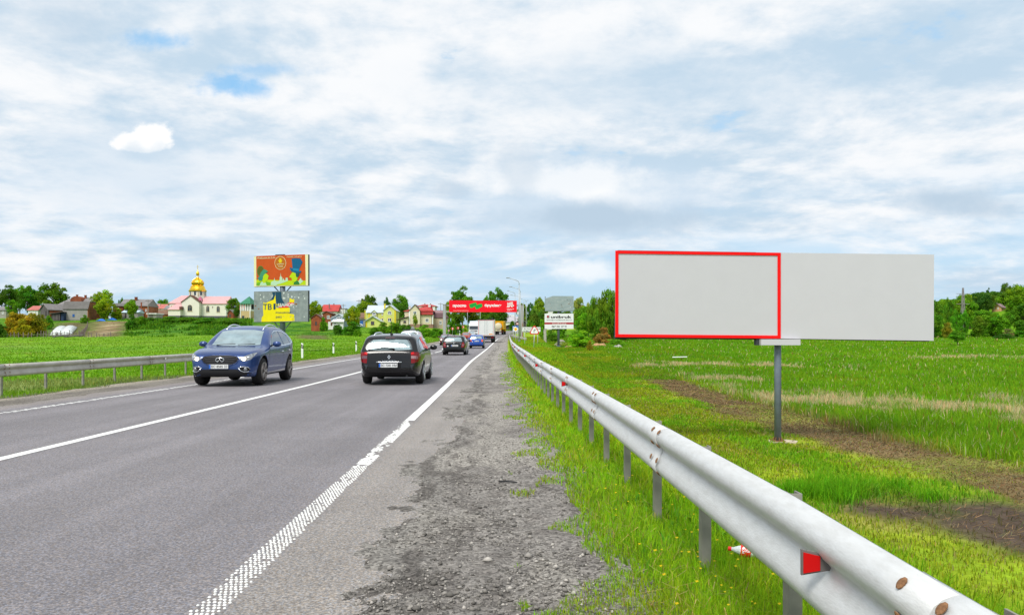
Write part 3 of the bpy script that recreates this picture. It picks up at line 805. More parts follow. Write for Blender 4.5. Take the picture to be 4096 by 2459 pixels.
# ------------------------------------------------------------------ village houses
def plaster(name, c, na=.06): return pm(name, c, .85, ns=.8, na=na, bump=.15, bs=6)
def brick_mat(name, c, mortar=(.22, .115, .07), sc=1.0):
    m, t, b = nt_of(name)
    tc_ = t.nodes.new('ShaderNodeTexCoord'); mp = t.nodes.new('ShaderNodeMapping')
    mp.inputs['Rotation'].default_value = (rad(90), 0, 0); t.links.new(tc_.outputs['Object'], mp.inputs[0])
    br = t.nodes.new('ShaderNodeTexBrick'); t.links.new(mp.outputs[0], br.inputs['Vector'])
    br.inputs['Color1'].default_value = (*c, 1); br.inputs['Color2'].default_value = (c[0] * .7, c[1] * .65, c[2] * .6, 1); br.inputs['Mortar'].default_value = (*mortar, 1)
    br.inputs['Scale'].default_value = 2.0 * sc; br.inputs['Mortar Size'].default_value = .03; br.inputs['Brick Width'].default_value = .55; br.inputs['Row Height'].default_value = .18
    nz = t.nodes.new('ShaderNodeTexNoise'); nz.inputs['Scale'].default_value = .9; nz.inputs['Detail'].default_value = 5; t.links.new(tc_.outputs['Object'], nz.inputs['Vector'])
    mr = t.nodes.new('ShaderNodeMapRange'); mr.inputs[1].default_value = .3; mr.inputs[2].default_value = .7; mr.inputs[3].default_value = .7; mr.inputs[4].default_value = 1.25; t.links.new(nz.outputs[0], mr.inputs[0])
    mx = t.nodes.new('ShaderNodeMix'); mx.data_type = 'RGBA'; mx.blend_type = 'MULTIPLY'; mx.inputs[0].default_value = 1
    t.links.new(br.outputs['Color'], mx.inputs[6]); t.links.new(mr.outputs[0], mx.inputs[7]); t.links.new(mx.outputs[2], b.inputs['Base Color'])
    b.inputs['Roughness'].default_value = .9
    return m
def roof_mat(name, c, wave=5.0, na=.14, rough=.55, rib=.5):
    """sheet or tile roof: ribs running down the slope and blotchy tone"""
    m, t, b = nt_of(name)
    tc_ = t.nodes.new('ShaderNodeTexCoord')
    nz = t.nodes.new('ShaderNodeTexNoise'); nz.inputs['Scale'].default_value = .7; nz.inputs['Detail'].default_value = 7; t.links.new(tc_.outputs['Object'], nz.inputs['Vector'])
    mr = t.nodes.new('ShaderNodeMapRange'); mr.inputs[1].default_value = .3; mr.inputs[2].default_value = .7; mr.inputs[3].default_value = 1 - na; mr.inputs[4].default_value = 1 + na; t.links.new(nz.outputs[0], mr.inputs[0])
    mx = t.nodes.new('ShaderNodeMix'); mx.data_type = 'RGBA'; mx.blend_type = 'MULTIPLY'; mx.inputs[0].default_value = 1
    mx.inputs[6].default_value = (*c, 1); t.links.new(mr.outputs[0], mx.inputs[7]); t.links.new(mx.outputs[2], b.inputs['Base Color'])
    wv_ = t.nodes.new('ShaderNodeTexWave'); wv_.inputs['Scale'].default_value = wave; wv_.bands_direction = 'X'; t.links.new(tc_.outputs['Object'], wv_.inputs['Vector'])
    bp = t.nodes.new('ShaderNodeBump'); bp.inputs['Strength'].default_value = rib; bp.inputs['Distance'].default_value = .03; t.links.new(wv_.outputs['Color'], bp.inputs['Height']); t.links.new(bp.outputs[0], b.inputs['Normal'])
    b.inputs['Roughness'].default_value = rough
    return m
M_BRICK = brick_mat('red brick', (.38, .075, .022)); M_BRICKD = brick_mat('dark brick', (.29, .058, .020)); M_BRICKO = brick_mat('orange brick', (.47, .13, .032))
M_SLATE = roof_mat('grey fibre cement roof', (.225, .21, .205)); M_SLATED = roof_mat('old grey roof', (.15, .14, .135))
M_PINKR = roof_mat('pink red roof', (.50, .16, .135), 3); M_REDR = roof_mat('red metal tile roof', (.46, .06, .055), 4); M_REDR2 = roof_mat('deep red metal tile roof', (.30, .035, .03), 4)
M_BROWNR = roof_mat('brown tile roof', (.20, .115, .075), 6); M_TINR = roof_mat('pale zinc roof', (.50, .56, .60), 2.4, .08, .35); M_LILR = roof_mat('lilac brown metal roof', (.27, .175, .18), 4); M_PLUMR = roof_mat('plum metal roof', (.115, .062, .065), 4)
M_CHR = roof_mat('pink church roof', (.66, .36, .36), 3, .05, .32); M_MAGR = roof_mat('magenta turret roof', (.42, .12, .20), 3, .05, .35)
M_CREAMW = plaster('cream plaster', (.63, .56, .40)); M_YELW = plaster('lemon plaster', (.56, .60, .17)); M_YELT = plaster('yellow trim', (.62, .50, .02)); M_CHW = plaster('ivory church plaster', (.72, .69, .60), .03)
M_PEACH = plaster('peach plaster', (.50, .40, .30)); M_GREYW = plaster('bare grey render', (.30, .285, .26), .12); M_WHW = plaster('white plaster', (.70, .70, .68)); M_TAN = plaster('tan plaster', (.50, .37, .19))
M_PLINTH = plaster('brown plinth', (.27, .16, .12)); M_DPLINTH = plaster('dark plinth', (.10, .10, .12))
M_PLANK = pm('grey old planks', (.135, .12, .12), .9, ns=2, na=.35, stretch=(7, 7, .4)); M_WOODD = pm('dark old wood', (.07, .06, .06), .9, ns=2, na=.4, stretch=(6, 6, .5))
M_GLASS = pm('window glass', (.030, .045, .060), .06, spec=.9); M_FRAME = pm('white window frame', (.78, .79, .80), .4); M_BROWNT = pm('brown trim', (.13, .06, .045), .6)
M_BLUEW = pm('blue window board', (.03, .12, .38), .6)
M_GOLD = pm('gold leaf', (.95, .58, .04), .22, 1.0, ns=3, na=.06); M_GREENR = roof_mat('green tower roof', (.045, .20, .11), 3)

class HB:
    """a building measured on the photograph: px,py in photo pixels on its front plane at distance Y, depth in metres"""
    def __init__(s, name, label, cat, px, pyb, Y, rz=0.0, group=None):
        s.Y, s.o = Y, W(px, pyb, Y); s.k = Y / F; s.px0, s.pyb = px, pyb
        s.r = thing(name, label, cat, s.o, rad(rz), group)
    def x(s, px): return (px - s.px0) * s.k
    def z(s, py): return (s.pyb - py) * s.k
    def wall(s, p0, p1, t, b, d0, d1, m, name='wall', sink=True):
        mb = MB(); mb.box(s.x(p0), s.x(p1), d0, d1, s.z(b) - (2.5 if sink else 0), s.z(t)); return mb.build(name, m, s.r)
    def poly(s, pts, d0, d1, m, name='wall', parent=None):
        mb = MB(); mb.slab([(s.x(a), s.z(b)) for a, b in pts], d0, d1); return mb.build(name, m, parent or s.r)
    def gable(s, p0, p1, eave, pr, ridge, base, d0, d1, wm, rm, oh=.35, th=.14, sink=True):
        """gable end facing the viewer, ridge running away"""
        w = s.poly([(p0, base), (p1, base), (p1, eave), (pr, ridge), (p0, eave)], d0, d1, wm)
        if sink: s.wall(p0, p1, base, base, d0 + .002, d1 - .002, wm, 'foundation')
        xa, xr_, xb, ze, zr_ = s.x(p0), s.x(pr), s.x(p1), s.z(eave), s.z(ridge)
        for xe, sg in ((xa, -1), (xb, 1)):
            dx_, dz_ = xe - xr_, ze - zr_; L = math.hypot(dx_, dz_); ex, ez = xe + dx_ / L * oh, ze + dz_ / L * oh
            mb = MB(); mb.slab([(xr_, zr_ + .02), (ex, ez + .02), (ex, ez + th + .02), (xr_, zr_ + th + .06)], d0 - oh, d1 + oh); mb.build('roof', rm, s.r)
        return w
    def roofx(s, p0, p1, eave, ridge, d0, d1, rm, oh=.3, th=.14, hip0=0.0, hip1=0.0, both=True, dr_=None):
        """ridge along the front; hips pull the ridge ends in (pixels)"""
        x0, x1, ze, zr_ = s.x(p0) - oh, s.x(p1) + oh, s.z(eave), s.z(ridge); dm = (d0 + d1) / 2 if dr_ is None else dr_
        h0, h1 = hip0 * s.k, hip1 * s.k
        A, B, C, D = Vector((x0, d0 - oh, ze)), Vector((x1, d0 - oh, ze)), Vector((x1, d1 + oh, ze)), Vector((x0, d1 + oh, ze))
        R0, R1 = Vector((x0 + h0, dm, zr_)), Vector((x1 - h1, dm, zr_)); up = Vector((0, 0, th))
        v = [A, B, C, D, R0, R1]; vs_ = v + [p + up for p in v]
        f = [(6, 7, 11, 10), (8, 9, 10, 11), (7, 8, 11), (9, 6, 10), (0, 1, 7, 6), (1, 2, 8, 7), (2, 3, 9, 8), (3, 0, 6, 9), (0, 3, 2, 1)]
        mb = MB(); mb.add(vs_, f); return mb.build('roof', rm, s.r)
    def endwall(s, px, eave, ridge, d0, d1, m, w=.25, side=1):
        """triangular gable wall at one end of a ridge-along-front roof"""
        x = s.x(px); mb = MB(); ys_ = [(d0, s.z(eave)), (d1, s.z(eave)), ((d0 + d1) / 2, s.z(ridge))]
        a, b = (x - w, x) if side > 0 else (x, x + w)
        mb.add([(a, y, z) for y, z in ys_] + [(b, y, z) for y, z in ys_], [(0, 2, 1), (3, 4, 5), (0, 1, 4, 3), (1, 2, 5, 4), (2, 0, 3, 5)]); return mb.build('gable_wall', m, s.r, fixn=True)
    def chimney(s, p0, p1, t, b, d, m):
        mb = MB(); mb.box(s.x(p0), s.x(p1), d, d + (s.x(p1) - s.x(p0)), s.z(b), s.z(t)); c = mb.build('chimney', m, s.r)
        mb = MB(); mb.box(s.x(p0) - .06, s.x(p1) + .06, d - .06, d + s.x(p1) - s.x(p0) + .06, s.z(t) + .002, s.z(t) + .12); mb.build('cap', m, c)
    def window(s, p0, p1, t, b, d, fm=None, pane=None, mull=1, arch=False, trim=None):
        x0, x1, z0, z1 = s.x(p0), s.x(p1), s.z(b), s.z(t); fm = fm or M_FRAME; w = .1
        mb = MB()
        if arch:
            r = (x1 - x0) / 2; n = 10; c = (x0 + x1) / 2; zc = z1 - r
            out = [(c + r * math.cos(math.pi * i / n), zc + r * math.sin(math.pi * i / n)) for i in range(n + 1)]; inn = [(c + (r - w) * math.cos(math.pi * i / n), zc + (r - w) * math.sin(math.pi * i / n)) for i in range(n + 1)]
            for i in range(n): mb.slab([out[i], out[i + 1], inn[i + 1], inn[i]], d - .05, d - .001)
            mb.box(x0, x0 + w, d - .05, d - .001, z0 + w, zc); mb.box(x1 - w, x1, d - .05, d - .001, z0 + w, zc); mb.box(x0, x1, d - .05, d - .001, z0, z0 + w)
            mb.box(c - .03, c + .03, d - .045, d - .001, z0 + w, z1 - w); mb.box(x0 + w, c - .031, d - .045, d - .001, zc - .03, zc + .03); mb.box(c + .031, x1 - w, d - .045, d - .001, zc - .03, zc + .03)
            fr = mb.build('window', fm, s.r); q = MB(); q.slab([(x0 + w, z0 + w), (x1 - w, z0 + w)] + inn, d - .02, d - .0015); q.build('pane', pane or M_GLASS, fr)
        else:
            mb.box(x0, x1, d - .05, d - .001, z1 - w, z1); mb.box(x0, x1, d - .05, d - .001, z0, z0 + w); mb.box(x0, x0 + w, d - .05, d - .001, z0 + w, z1 - w); mb.box(x1 - w, x1, d - .05, d - .001, z0 + w, z1 - w)
            for k in range(mull): c = x0 + (x1 - x0) * (k + 1) / (mull + 1); mb.box(c - .05, c + .05, d - .046, d - .001, z0 + w, z1 - w)
            fr = mb.build('window', fm, s.r); q = MB(); q.box(x0 + w, x1 - w, d - .02, d - .0015, z0 + w, z1 - w); q.build('pane', pane or M_GLASS, fr)
        if trim:
            q = MB(); q.box(x0 - .22, x0, d - .03, d - .002, z0 - .05, z1 + .2); q.box(x1, x1 + .22, d - .03, d - .002, z0 - .05, z1 + .2); q.box(x0, x1, d - .03, d - .002, z1, z1 + .2)
            q.build('surround', trim, fr)
        q = MB(); q.box(x0 - .05, x1 + .05, d - .12, d - .052, z0 - .06, z0 - .002); q.build('sill', fm, fr)
        return fr
    def door(s, p0, p1, t, b, d, m):
        mb = MB(); mb.box(s.x(p0), s.x(p1), d - .05, d - .001, s.z(b), s.z(t)); return mb.build('door', m, s.r)

# grey barn with gambrel roof
h = HB('barn', 'grey rendered barn with a steep grey roof and small blue window behind the tunnels', 'barn', 300, 1279, 230)
h.wall(251, 350, 1236, 1279, 0, 5, M_GREYW)
mb = MB(); x0, x1 = h.x(251.5), h.x(350); 
prof = [(-.25, h.z(1237)), (.9, h.z(1207.5)), (2.5, h.z(1206)), (4.1, h.z(1207.5)), (5.25, h.z(1237))]
vv = [(x, y, z + dz_) for dz_ in (0, .15) for x in (h.x(250) , h.x(354)) for y, z in prof]
mb = MB(); mb.loft([[(x, y, z) for y, z in prof] + [(x, y, z + .16) for y, z in prof[::-1]] for x in (h.x(251), h.x(354))]); mb.build('roof', M_SLATED, h.r, fixn=True)
mb = MB(); mb.loft([[(x, y, z - .02) for y, z in prof] for x in (h.x(350.2), h.x(352.5))]); mb.build('gable_wall', M_BRICKO, h.r, fixn=True)
h.wall(350.2, 352.5, 1237.5, 1279, 0, 5, M_BRICKO)
mb = MB(); mb.box(h.x(255), h.x(353), 2.3, 2.7, h.z(1205) , h.z(1204)); mb.build('ridge_cap', M_FRAME, h.r)
fr = h.window(290, 298.5, 1256.5, 1265.5, 0, M_BLUEW, M_BLUEW, 1)
mb = MB(); mb.box(h.x(251), h.x(350), -.06, -.002, h.z(1279), h.z(1272)); mb.build('plinth', M_GREYW, h.r)
# brick house behind it
h = HB('brick_house', 'brick house with hipped grey roof and arched brick dormer behind the grey barn', 'house', 305, 1264, 246)
h.wall(238, 378, 1217, 1264, 0, 9, M_BRICK)
h.roofx(238, 377, 1218, 1188, 0, 9, M_SLATE, .3, .14, 26, 22)
n = 12; arcp = [(298 + 23 * math.cos(math.pi * i / n), 1207 - 23.5 * math.sin(math.pi * i / n) ** .8) for i in range(n + 1)]
h.poly([(275, 1212)] + arcp[::-1] + [(321, 1212)], .8, 3.6, M_BRICKD, 'dormer')
h.chimney(293, 299, 1178.5, 1186, 1.6, M_BRICKD); h.chimney(313, 320, 1179, 1195, 3.6, M_BRICKD)
h.window(365, 370, 1226, 1236, 0, M_FRAME); h.window(240.5, 245, 1226, 1236, 0)
# wooden shed
h = HB('wooden_shed', 'weathered plank shed with a pale gable roof left of the grey barn', 'shed', 177, 1262, 238, -24)
w = h.gable(155, 201, 1238, 176, 1216.5, 1262, 0, 6.5, M_PLANK, M_SLATE, .35)
for k in range(11):
    px = 156.5 + k * 4.1; top = 1238 - (px - 155) * 21 / 21.5 if px < 176 else 1238 - (200 - px) * 21 / 24.5
    mb = MB(); mb.box(h.x(px), h.x(px + 3.5), -.05, -.002, h.z(1261), h.z(min(top + 5, 1238))); link('plank', mb.mesh('plank', M_PLANK), w)
h.door(184, 193, 1244, 1262, -.052, M_WOODD); h.wall(201.4, 204, 1243, 1262, .3, 6, M_BRICKD)
# lean-to
h = HB('lean_to_shed', 'dark sagging lean-to of old boards against the grey barn', 'shed', 220, 1281, 228)
w = h.wall(203, 238, 1254, 1281, .3, 4, M_WOODD); h.wall(240, 250, 1252, 1281, .5, 3, M_BLUEW if False else pm('dark blue boards', (.03, .05, .10), .8))
mb = MB(); mb.slab([(h.x(189), h.z(1256.5)), (h.x(252), h.z(1247.5)), (h.x(252), h.z(1246)), (h.x(189), h.z(1255))], -.3, 4.4); mb.build('roof', M_SLATED, h.r)
for k in range(8):
    mb = MB(); mb.box(h.x(204 + k * 4.2), h.x(207.6 + k * 4.2), .22, .295, h.z(1281), h.z(1255.5)); link('plank', mb.mesh('plank', M_PLANK if k % 3 else M_WOODD), w)
# right brick house
h = HB('brick_house', 'long brick house with a plain grey gable roof and lower front wing', 'house', 535, 1258, 252)
h.wall(478, 590, 1224, 1258, 0, 8, M_BRICKO); h.roofx(478, 587, 1225, 1196, 0, 8, M_SLATE, .35)
h.endwall(590, 1224, 1197.5, 0, 8, M_BRICKO); h.chimney(521, 530, 1187, 1200, 3, M_BRICKD)
h.wall(470, 510, 1226, 1252, -3, -.01, M_BRICKD); h.roofx(468, 512, 1227, 1215, -3, -.02, M_SLATED, .3)
h.gable(548, 572, 1241, 547, 1222, 1257, -4, -.02, M_BRICKD, M_SLATE, .3); h.chimney(571, 575, 1212, 1235, -1.5, M_BRICK)
h.window(581, 586, 1236, 1246, -.0); h.window(488, 494, 1231, 1240, -3.0)
# tarp covered shed
h = HB('tarpaulin_shed', 'low grey shed covered with a pale blue tarpaulin before the long brick house', 'shed', 520, 1272, 238)
h.wall(488, 551, 1250, 1272, 0, 4, M_GREYW); h.roofx(488, 551, 1250.5, 1241.5, 0, 4, pm('pale blue tarpaulin', (.48, .60, .70), .5, ns=.8, na=.2), .2)
h.door(499, 506, 1254, 1272, 0, M_WOODD)
# far small houses between brick house and church
h = HB('pink_roof_house', 'low house with a pink red roof seen between long brick house and church', 'house', 625, 1240, 310)
h.wall(597, 655, 1234, 1240, 0, 8, M_WHW); h.roofx(597, 655, 1235, 1216, 0, 8, M_PINKR, .3); h.chimney(628, 632, 1214, 1226, 2, M_PEACH); h.window(640, 646, 1234.6, 1239.5, 0)
h = HB('barn', 'long low barn with a brown roof left of the church', 'barn', 640, 1269, 272)
h.wall(604, 677, 1257, 1269, 0, 6, M_BRICKD); h.roofx(602, 678, 1258, 1239, 0, 6, M_BROWNR, .3); h.door(630, 640, 1259.5, 1269, 0, M_WOODD)
h = HB('grey_roof_house', 'small house with bluish grey roof right behind the brown roofed barn', 'house', 668, 1240, 300)
h.wall(657, 682, 1236, 1240, 0, 6, M_WHW); h.roofx(656, 684, 1237, 1221, 0, 6, M_SLATE, .2); h.window(662, 666, 1236.5, 1239.8, 0)
h = HB('garage', 'small grey garage with a white flat roof on the bank below the brown roof', 'garage', 607, 1273, 250)
h.wall(591, 625, 1257, 1273, 0, 5, M_GREYW); h.wall(587, 628, 1252, 1256.6, -.4, 5.4, M_WHW, 'roof', False); h.door(597, 612, 1259, 1273, 0, M_SLATED)
h = HB('pale_house', 'pale house with pinkish roof half hidden among the left trees', 'house', 132, 1262, 270)
h.wall(112, 152, 1240, 1262, 0, 7, M_WHW); h.roofx(112, 152, 1241, 1223, 0, 7, M_PINKR, .3); h.window(140, 146, 1245, 1254, 0)
h = HB('grey_cottage', 'small grey walled cottage at the left edge behind the dark trees', 'house', 12, 1262, 275)
h.wall(-25, 24, 1240, 1262, 0, 7, M_GREYW); h.roofx(-25, 24, 1241, 1226, 0, 7, M_SLATE, .3); h.window(8, 15, 1245, 1255, 0)

# ------------------------------------------------------------------ church
CX = lambda x: 600 + x / 2.9686
CY = lambda y: 1000 + y / 2.9686
h = HB('church', 'ivory church with pink roofs and a golden onion dome on the green bank', 'church', CX(510), CY(806), 275)
k = h.k
h.wall(CX(612), CX(905), CY(640), CY(782), 0, 8, M_CHW); h.wall(CX(612), CX(908), CY(782.5), CY(806), -.1, 8.1, M_DPLINTH, 'plinth')
h.wall(CX(232), CX(408), CY(633), CY(782), 0, 8, M_CHW); h.wall(CX(229), CX(408), CY(782.5), CY(806), -.1, 8.1, M_DPLINTH, 'plinth')
h.roofx(CX(610), CX(906), CY(640), CY(547), 0, 8, M_CHR, .3); h.roofx(CX(230), CX(420), CY(634), CY(539), 0, 8, M_CHR, .3, .16, 100 / 2.97, 0)
h.endwall(CX(905), CY(640), CY(550), 0, 8, M_CHW)
for px in (617, 898): h.wall(CX(px), CX(px + 8), CY(644), CY(782), -.12, -.005, M_WHW, 'pilaster', False)
w = h.gable(CX(404), CX(612), CY(622), CX(510), CY(546), CY(782), -2.2, 8, M_CHW, M_BROWNT, .3, .16, False)
h.wall(CX(402), CX(614), CY(782.5), CY(806), -2.3, -.11, M_DPLINTH, 'plinth'); h.wall(CX(404), CX(612), CY(806), CY(806), -2.1, 7, M_DPLINTH, 'foundation')
h.wall(CX(266), CX(408), CY(708), CY(782), -3.6, -.01, M_CHW); h.wall(CX(264), CX(408), CY(782.5), CY(806), -3.7, -2.31, M_DPLINTH, 'plinth')
mb = MB(); mb.add([(h.x(CX(258)), -4, h.z(CY(712))), (h.x(CX(428)), -4, h.z(CY(712))), (h.x(CX(428)), -.3, h.z(CY(712))), (h.x(CX(258)), -.3, h.z(CY(712))), (h.x(CX(335)), -1.8, h.z(CY(640))), (h.x(CX(400)), -1.8, h.z(CY(640)))], [(0, 1, 5, 4), (1, 2, 5), (2, 3, 4, 5), (3, 0, 4), (3, 2, 1, 0)]); mb.build('porch_roof', M_CHR, h.r)
mb = MB(); mb.box(h.x(CX(403)), h.x(CX(428)), -4.05, -.3, h.z(CY(713)), h.z(CY(676))); mb.build('parapet', M_BROWNT, h.r)
for x0, x1, t, b, d in ((474, 531, 652, 730, -2.2), (666, 706, 660, 736, 0), (790, 831, 664, 738, 0), (246, 268, 660, 730, 0)):
    h.window(CX(x0), CX(x1), CY(t), CY(b), d, plaster('tan surround', (.52, .42, .28)), M_GLASS, 1, True)
mb = MB(); mb.box(h.x(CX(742)), h.x(CX(746)), -.06, -.002, h.z(CY(692)), h.z(CY(668))); mb.box(h.x(CX(738)), h.x(CX(750)), -.06, -.002, h.z(CY(678)), h.z(CY(674))); mb.build('wall_cross', M_BROWNT, h.r)
cx = h.x(CX(515)); cyd = 4.0; zz_ = lambda y: h.z(CY(y))
R8 = 95 / 2.9686 * k
def oct_(r, z, n=8, off=22.5): return [(cx + r * math.cos(rad(off + 360 / n * i)), cyd + r * math.sin(rad(off + 360 / n * i)), z) for i in range(n)]
mb = MB(); mb.loft([oct_(R8 * 1.02, zz_(640)), oct_(R8 * 1.02, zz_(480))]); drum = mb.build('drum', M_CHW, h.r)
for i in range(8):
    a = rad(45 * i - 90); M = Matrix.Translation((cx, cyd, 0)) @ Matrix.Rotation(a + rad(90), 4, 'Z')
    rr2 = R8 * 1.02 * math.cos(rad(22.5)); w2 = .36; z0, z1 = zz_(532), zz_(497)
    pts = [(-w2, z0), (w2, z0)] + [(w2 * math.cos(math.pi * j / 6), z1 + w2 * math.sin(math.pi * j / 6)) for j in range(7)]
    mb = MB(); mb.slab(pts, -rr2 - .05, -rr2 + .02); mb.v = [tuple(M @ Vector(v)) for v in mb.v]; link('drum_window', mb.mesh('drum_window', M_GLASS), drum)
    mb = MB(); a2 = rad(45 * i + 22.5); mb.tube([(cx + R8 * math.cos(a2), cyd + R8 * math.sin(a2), zz_(545)), (cx + R8 * math.cos(a2), cyd + R8 * math.sin(a2), zz_(487))], .12, 6); link('column', mb.mesh('column', M_TAN), drum)
px_m = k / 2.9686
prof = [(103, 484), (106, 474), (97, 466), (97, 458), (90, 452), (84, 438), (80, 422), (70, 414), (62, 408), (68, 396), (71, 384), (69, 372), (60, 356), (46, 342), (30, 330), (18, 322), (14, 312)]
mb = MB(); mb.lathe([(r * px_m, zz_(y)) for r, y in prof], 16, 'z', (cx, cyd, 0)); dome = mb.build('dome', M_GOLD, h.r)
for i in range(16):
    a = rad(22.5 * i); mb = MB(); mb.tube([(cx + (r * px_m + .02) * math.cos(a), cyd + (r * px_m + .02) * math.sin(a), zz_(y)) for r, y in prof[7:]], .045, 5); link('rib', mb.mesh('rib', M_GOLD), dome)
mb = MB(); mb.lathe([(13 * px_m, zz_(312)), (12 * px_m, zz_(290))], 10, 'z', (cx, cyd, 0)); mb.build('lantern', M_CHW, h.r)
mb = MB(); mb.lathe([(16 * px_m, zz_(290)), (18 * px_m, zz_(280)), (20 * px_m, zz_(268)), (17 * px_m, zz_(255)), (9 * px_m, zz_(242)), (3 * px_m, zz_(225)), (1 * px_m, zz_(218))], 14, 'z', (cx, cyd, 0)); mb.build('cupola', M_GOLD, h.r, True)
mb = MB(); mb.box(cx - .06, cx + .06, cyd - .06, cyd + .06, zz_(220), zz_(165)); mb.box(cx - .5, cx - .061, cyd - .05, cyd + .05, zz_(186), zz_(183)); mb.box(cx + .061, cx + .5, cyd - .05, cyd + .05, zz_(186), zz_(183)); mb.build('cross', M_GOLD, h.r)
for x0, x1 in ((400, 462), (552, 612)):
    xc, r = h.x(CX((x0 + x1) / 2)), (x1 - x0) / 2 * px_m
    mb = MB(); mb.box(xc - r * .8, xc + r * .8, .6, .6 + 1.6 * r, zz_(640), zz_(598)); mb.build('turret', M_CHW, h.r)
    mb = MB(); mb.add([(xc - r, .4, zz_(598) + .01), (xc + r, .4, zz_(598) + .01), (xc + r, .8 + 1.8 * r, zz_(598) + .01), (xc - r, .8 + 1.8 * r, zz_(598) + .01), (xc, .6 + .9 * r, zz_(545))], [(0, 1, 4), (1, 2, 4), (2, 3, 4), (3, 0, 4), (3, 2, 1, 0)]); mb.build('turret_roof', M_MAGR, h.r)
# bell tower
h = HB('bell_tower', 'small bell tower with a green pyramid roof between church and billboard', 'bell tower', CX(1132), CY(842), 255)
h.wall(CX(1072), CX(1192), CY(722), CY(842), 0, 9.4 * .9, M_TAN); w_ = (CX(1192) - CX(1072)) * h.k
for i in range(5):
    x = CX(1078 + i * 27.5); mb = MB(); mb.box(h.x(x) - .22, h.x(x) + .22, .02, .5, h.z(CY(721.5)), h.z(CY(640))); mb.build('belfry_pier', M_WHW, h.r)
    mb = MB(); mb.box(h.x(x) - .22, h.x(x) + .22, 7.9, 8.4, h.z(CY(721.5)), h.z(CY(640))); mb.build('belfry_pier', M_WHW, h.r)
h.wall(CX(1074), CX(1190), CY(700), CY(721.4), .52, 7.8, M_WHW, 'parapet', False); h.wall(CX(1074), CX(1190), CY(640), CY(648), .52, 7.8, M_BROWNT, 'ceiling', False)
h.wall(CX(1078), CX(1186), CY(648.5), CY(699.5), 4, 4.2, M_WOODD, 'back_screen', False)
xa, xb, zc, zt = h.x(CX(1064)), h.x(CX(1200)), h.z(CY(639)), h.z(CY(540))
mb = MB(); mb.add([(xa, -.6, zc), (xb, -.6, zc), (xb, 9, zc), (xa, 9, zc), ((xa + xb) / 2, 4.2, zt)], [(0, 1, 4), (1, 2, 4), (2, 3, 4), (3, 0, 4), (3, 2, 1, 0)]); mb.build('roof', M_GREENR, h.r)
h.door(CX(1092), CX(1120), CY(780), CY(825), 0, M_DARK)
for x0 in (1070, 1184): h.wall(CX(x0), CX(x0 + 9), CY(722), CY(842), -.08, -.005, M_WHW, 'pilaster')
h = HB('pink_roof_house', 'house with a salmon roof behind the bell tower', 'house', 980, 1262, 285)
h.wall(945, 1012, 1243, 1262, 0, 8, M_PEACH); h.roofx(945, 1012, 1244, 1217, 0, 8, M_PINKR, .3); h.window(950, 956, 1248, 1257, 0)
h = HB('shed', 'small dark shed with a pale roof under the tree right of the church', 'shed', 925, 1266, 262)
h.gable(910, 934, 1252, 920, 1239, 1268, 0, 4, M_BRICKD, M_SLATE, .3); h.door(917, 923, 1257, 1268, 0, M_WOODD)

# ------------------------------------------------------------------ houses between billboard and gantry
H3 = lambda x: 1200 + x / 3.71
V3 = lambda y: 1100 + y / 3.71
h = HB('red_roof_house', 'white gabled house with a long red roof right of the two-tier billboard', 'house', H3(450), V3(600), 285)
h.wall(H3(278), H3(548), V3(540), V3(600), 0, 9, M_WHW); h.roofx(H3(275), H3(560), V3(542), V3(436), 0, 9, M_REDR, .2, .14, 12, 0)
mb = MB(); mb.box(h.x(H3(270)), h.x(H3(560)), -.6, -.35, h.z(V3(546)), h.z(V3(538))); mb.build('gutter', M_BROWNT, h.r)
h.endwall(H3(562), V3(542), V3(438), 0, 9, M_WHW); h.wall(H3(548), H3(640), V3(500), V3(600), 3, 10, M_WHW)
h.roofx(H3(560), H3(640), V3(500), V3(488), 3, 10, M_SLATE, .1); h.chimney(H3(420), H3(432), V3(432), V3(495), .8, M_SLATED); h.chimney(H3(458), H3(470), V3(418), V3(440), 4.5, M_BRICKD)
h.window(H3(580), H3(600), V3(525), V3(560), 3)
h = HB('brick_house', 'low brick house with dark shallow roof below the red roof', 'house', H3(400), V3(660), 262)
h.gable(H3(335), H3(468), V3(575), H3(395), V3(541), V3(660), 0, 7, M_BRICKD, M_BROWNT, .3); h.window(H3(400), H3(440), V3(600), V3(645), 0)
h = HB('brick_shed', 'red brick gabled shed by the right edge of the two-tier billboard', 'shed', H3(240), V3(748), 215)
h.gable(H3(165), H3(320), V3(640), H3(240), V3(586), V3(748), 0, 5, M_BRICK, M_BROWNT, .25); h.door(H3(225), H3(250), V3(690), V3(748), 0, M_WOODD)
h = HB('cottage', 'small cottage with pale blue gable and white porch roof', 'house', H3(530), V3(750), 225)
h.gable(H3(440), H3(650), V3(645), H3(565), V3(582), V3(690), 1.5, 8, plaster('grey blue gable', (.25, .33, .38)), M_TINR, .3)
h.wall(H3(418), H3(640), V3(690), V3(750), .0, 8, M_WHW); h.wall(H3(405), H3(440), V3(600), V3(640), 5, 9, M_SLATED, 'roof', False)
mb = MB(); mb.add([(h.x(H3(470)), -.5, h.z(V3(692))), (h.x(H3(655)), -.5, h.z(V3(692))), (h.x(H3(645)), 1.45, h.z(V3(655))), (h.x(H3(480)), 1.45, h.z(V3(655))), (h.x(H3(470)), -.5, h.z(V3(695))), (h.x(H3(655)), -.5, h.z(V3(695))), (h.x(H3(645)), 1.45, h.z(V3(658))), (h.x(H3(480)), 1.45, h.z(V3(658)))], [(0, 1, 2, 3), (7, 6, 5, 4), (0, 4, 5, 1), (2, 6, 7, 3), (1, 5, 6, 2), (3, 7, 4, 0)]); mb.build('porch_roof', M_WHW, h.r)
h.window(H3(530), H3(600), V3(618), V3(650), 1.5); h.window(H3(505), H3(540), V3(700), V3(735), 0); h.door(H3(455), H3(478), V3(700), V3(750), 0, M_BROWNT)
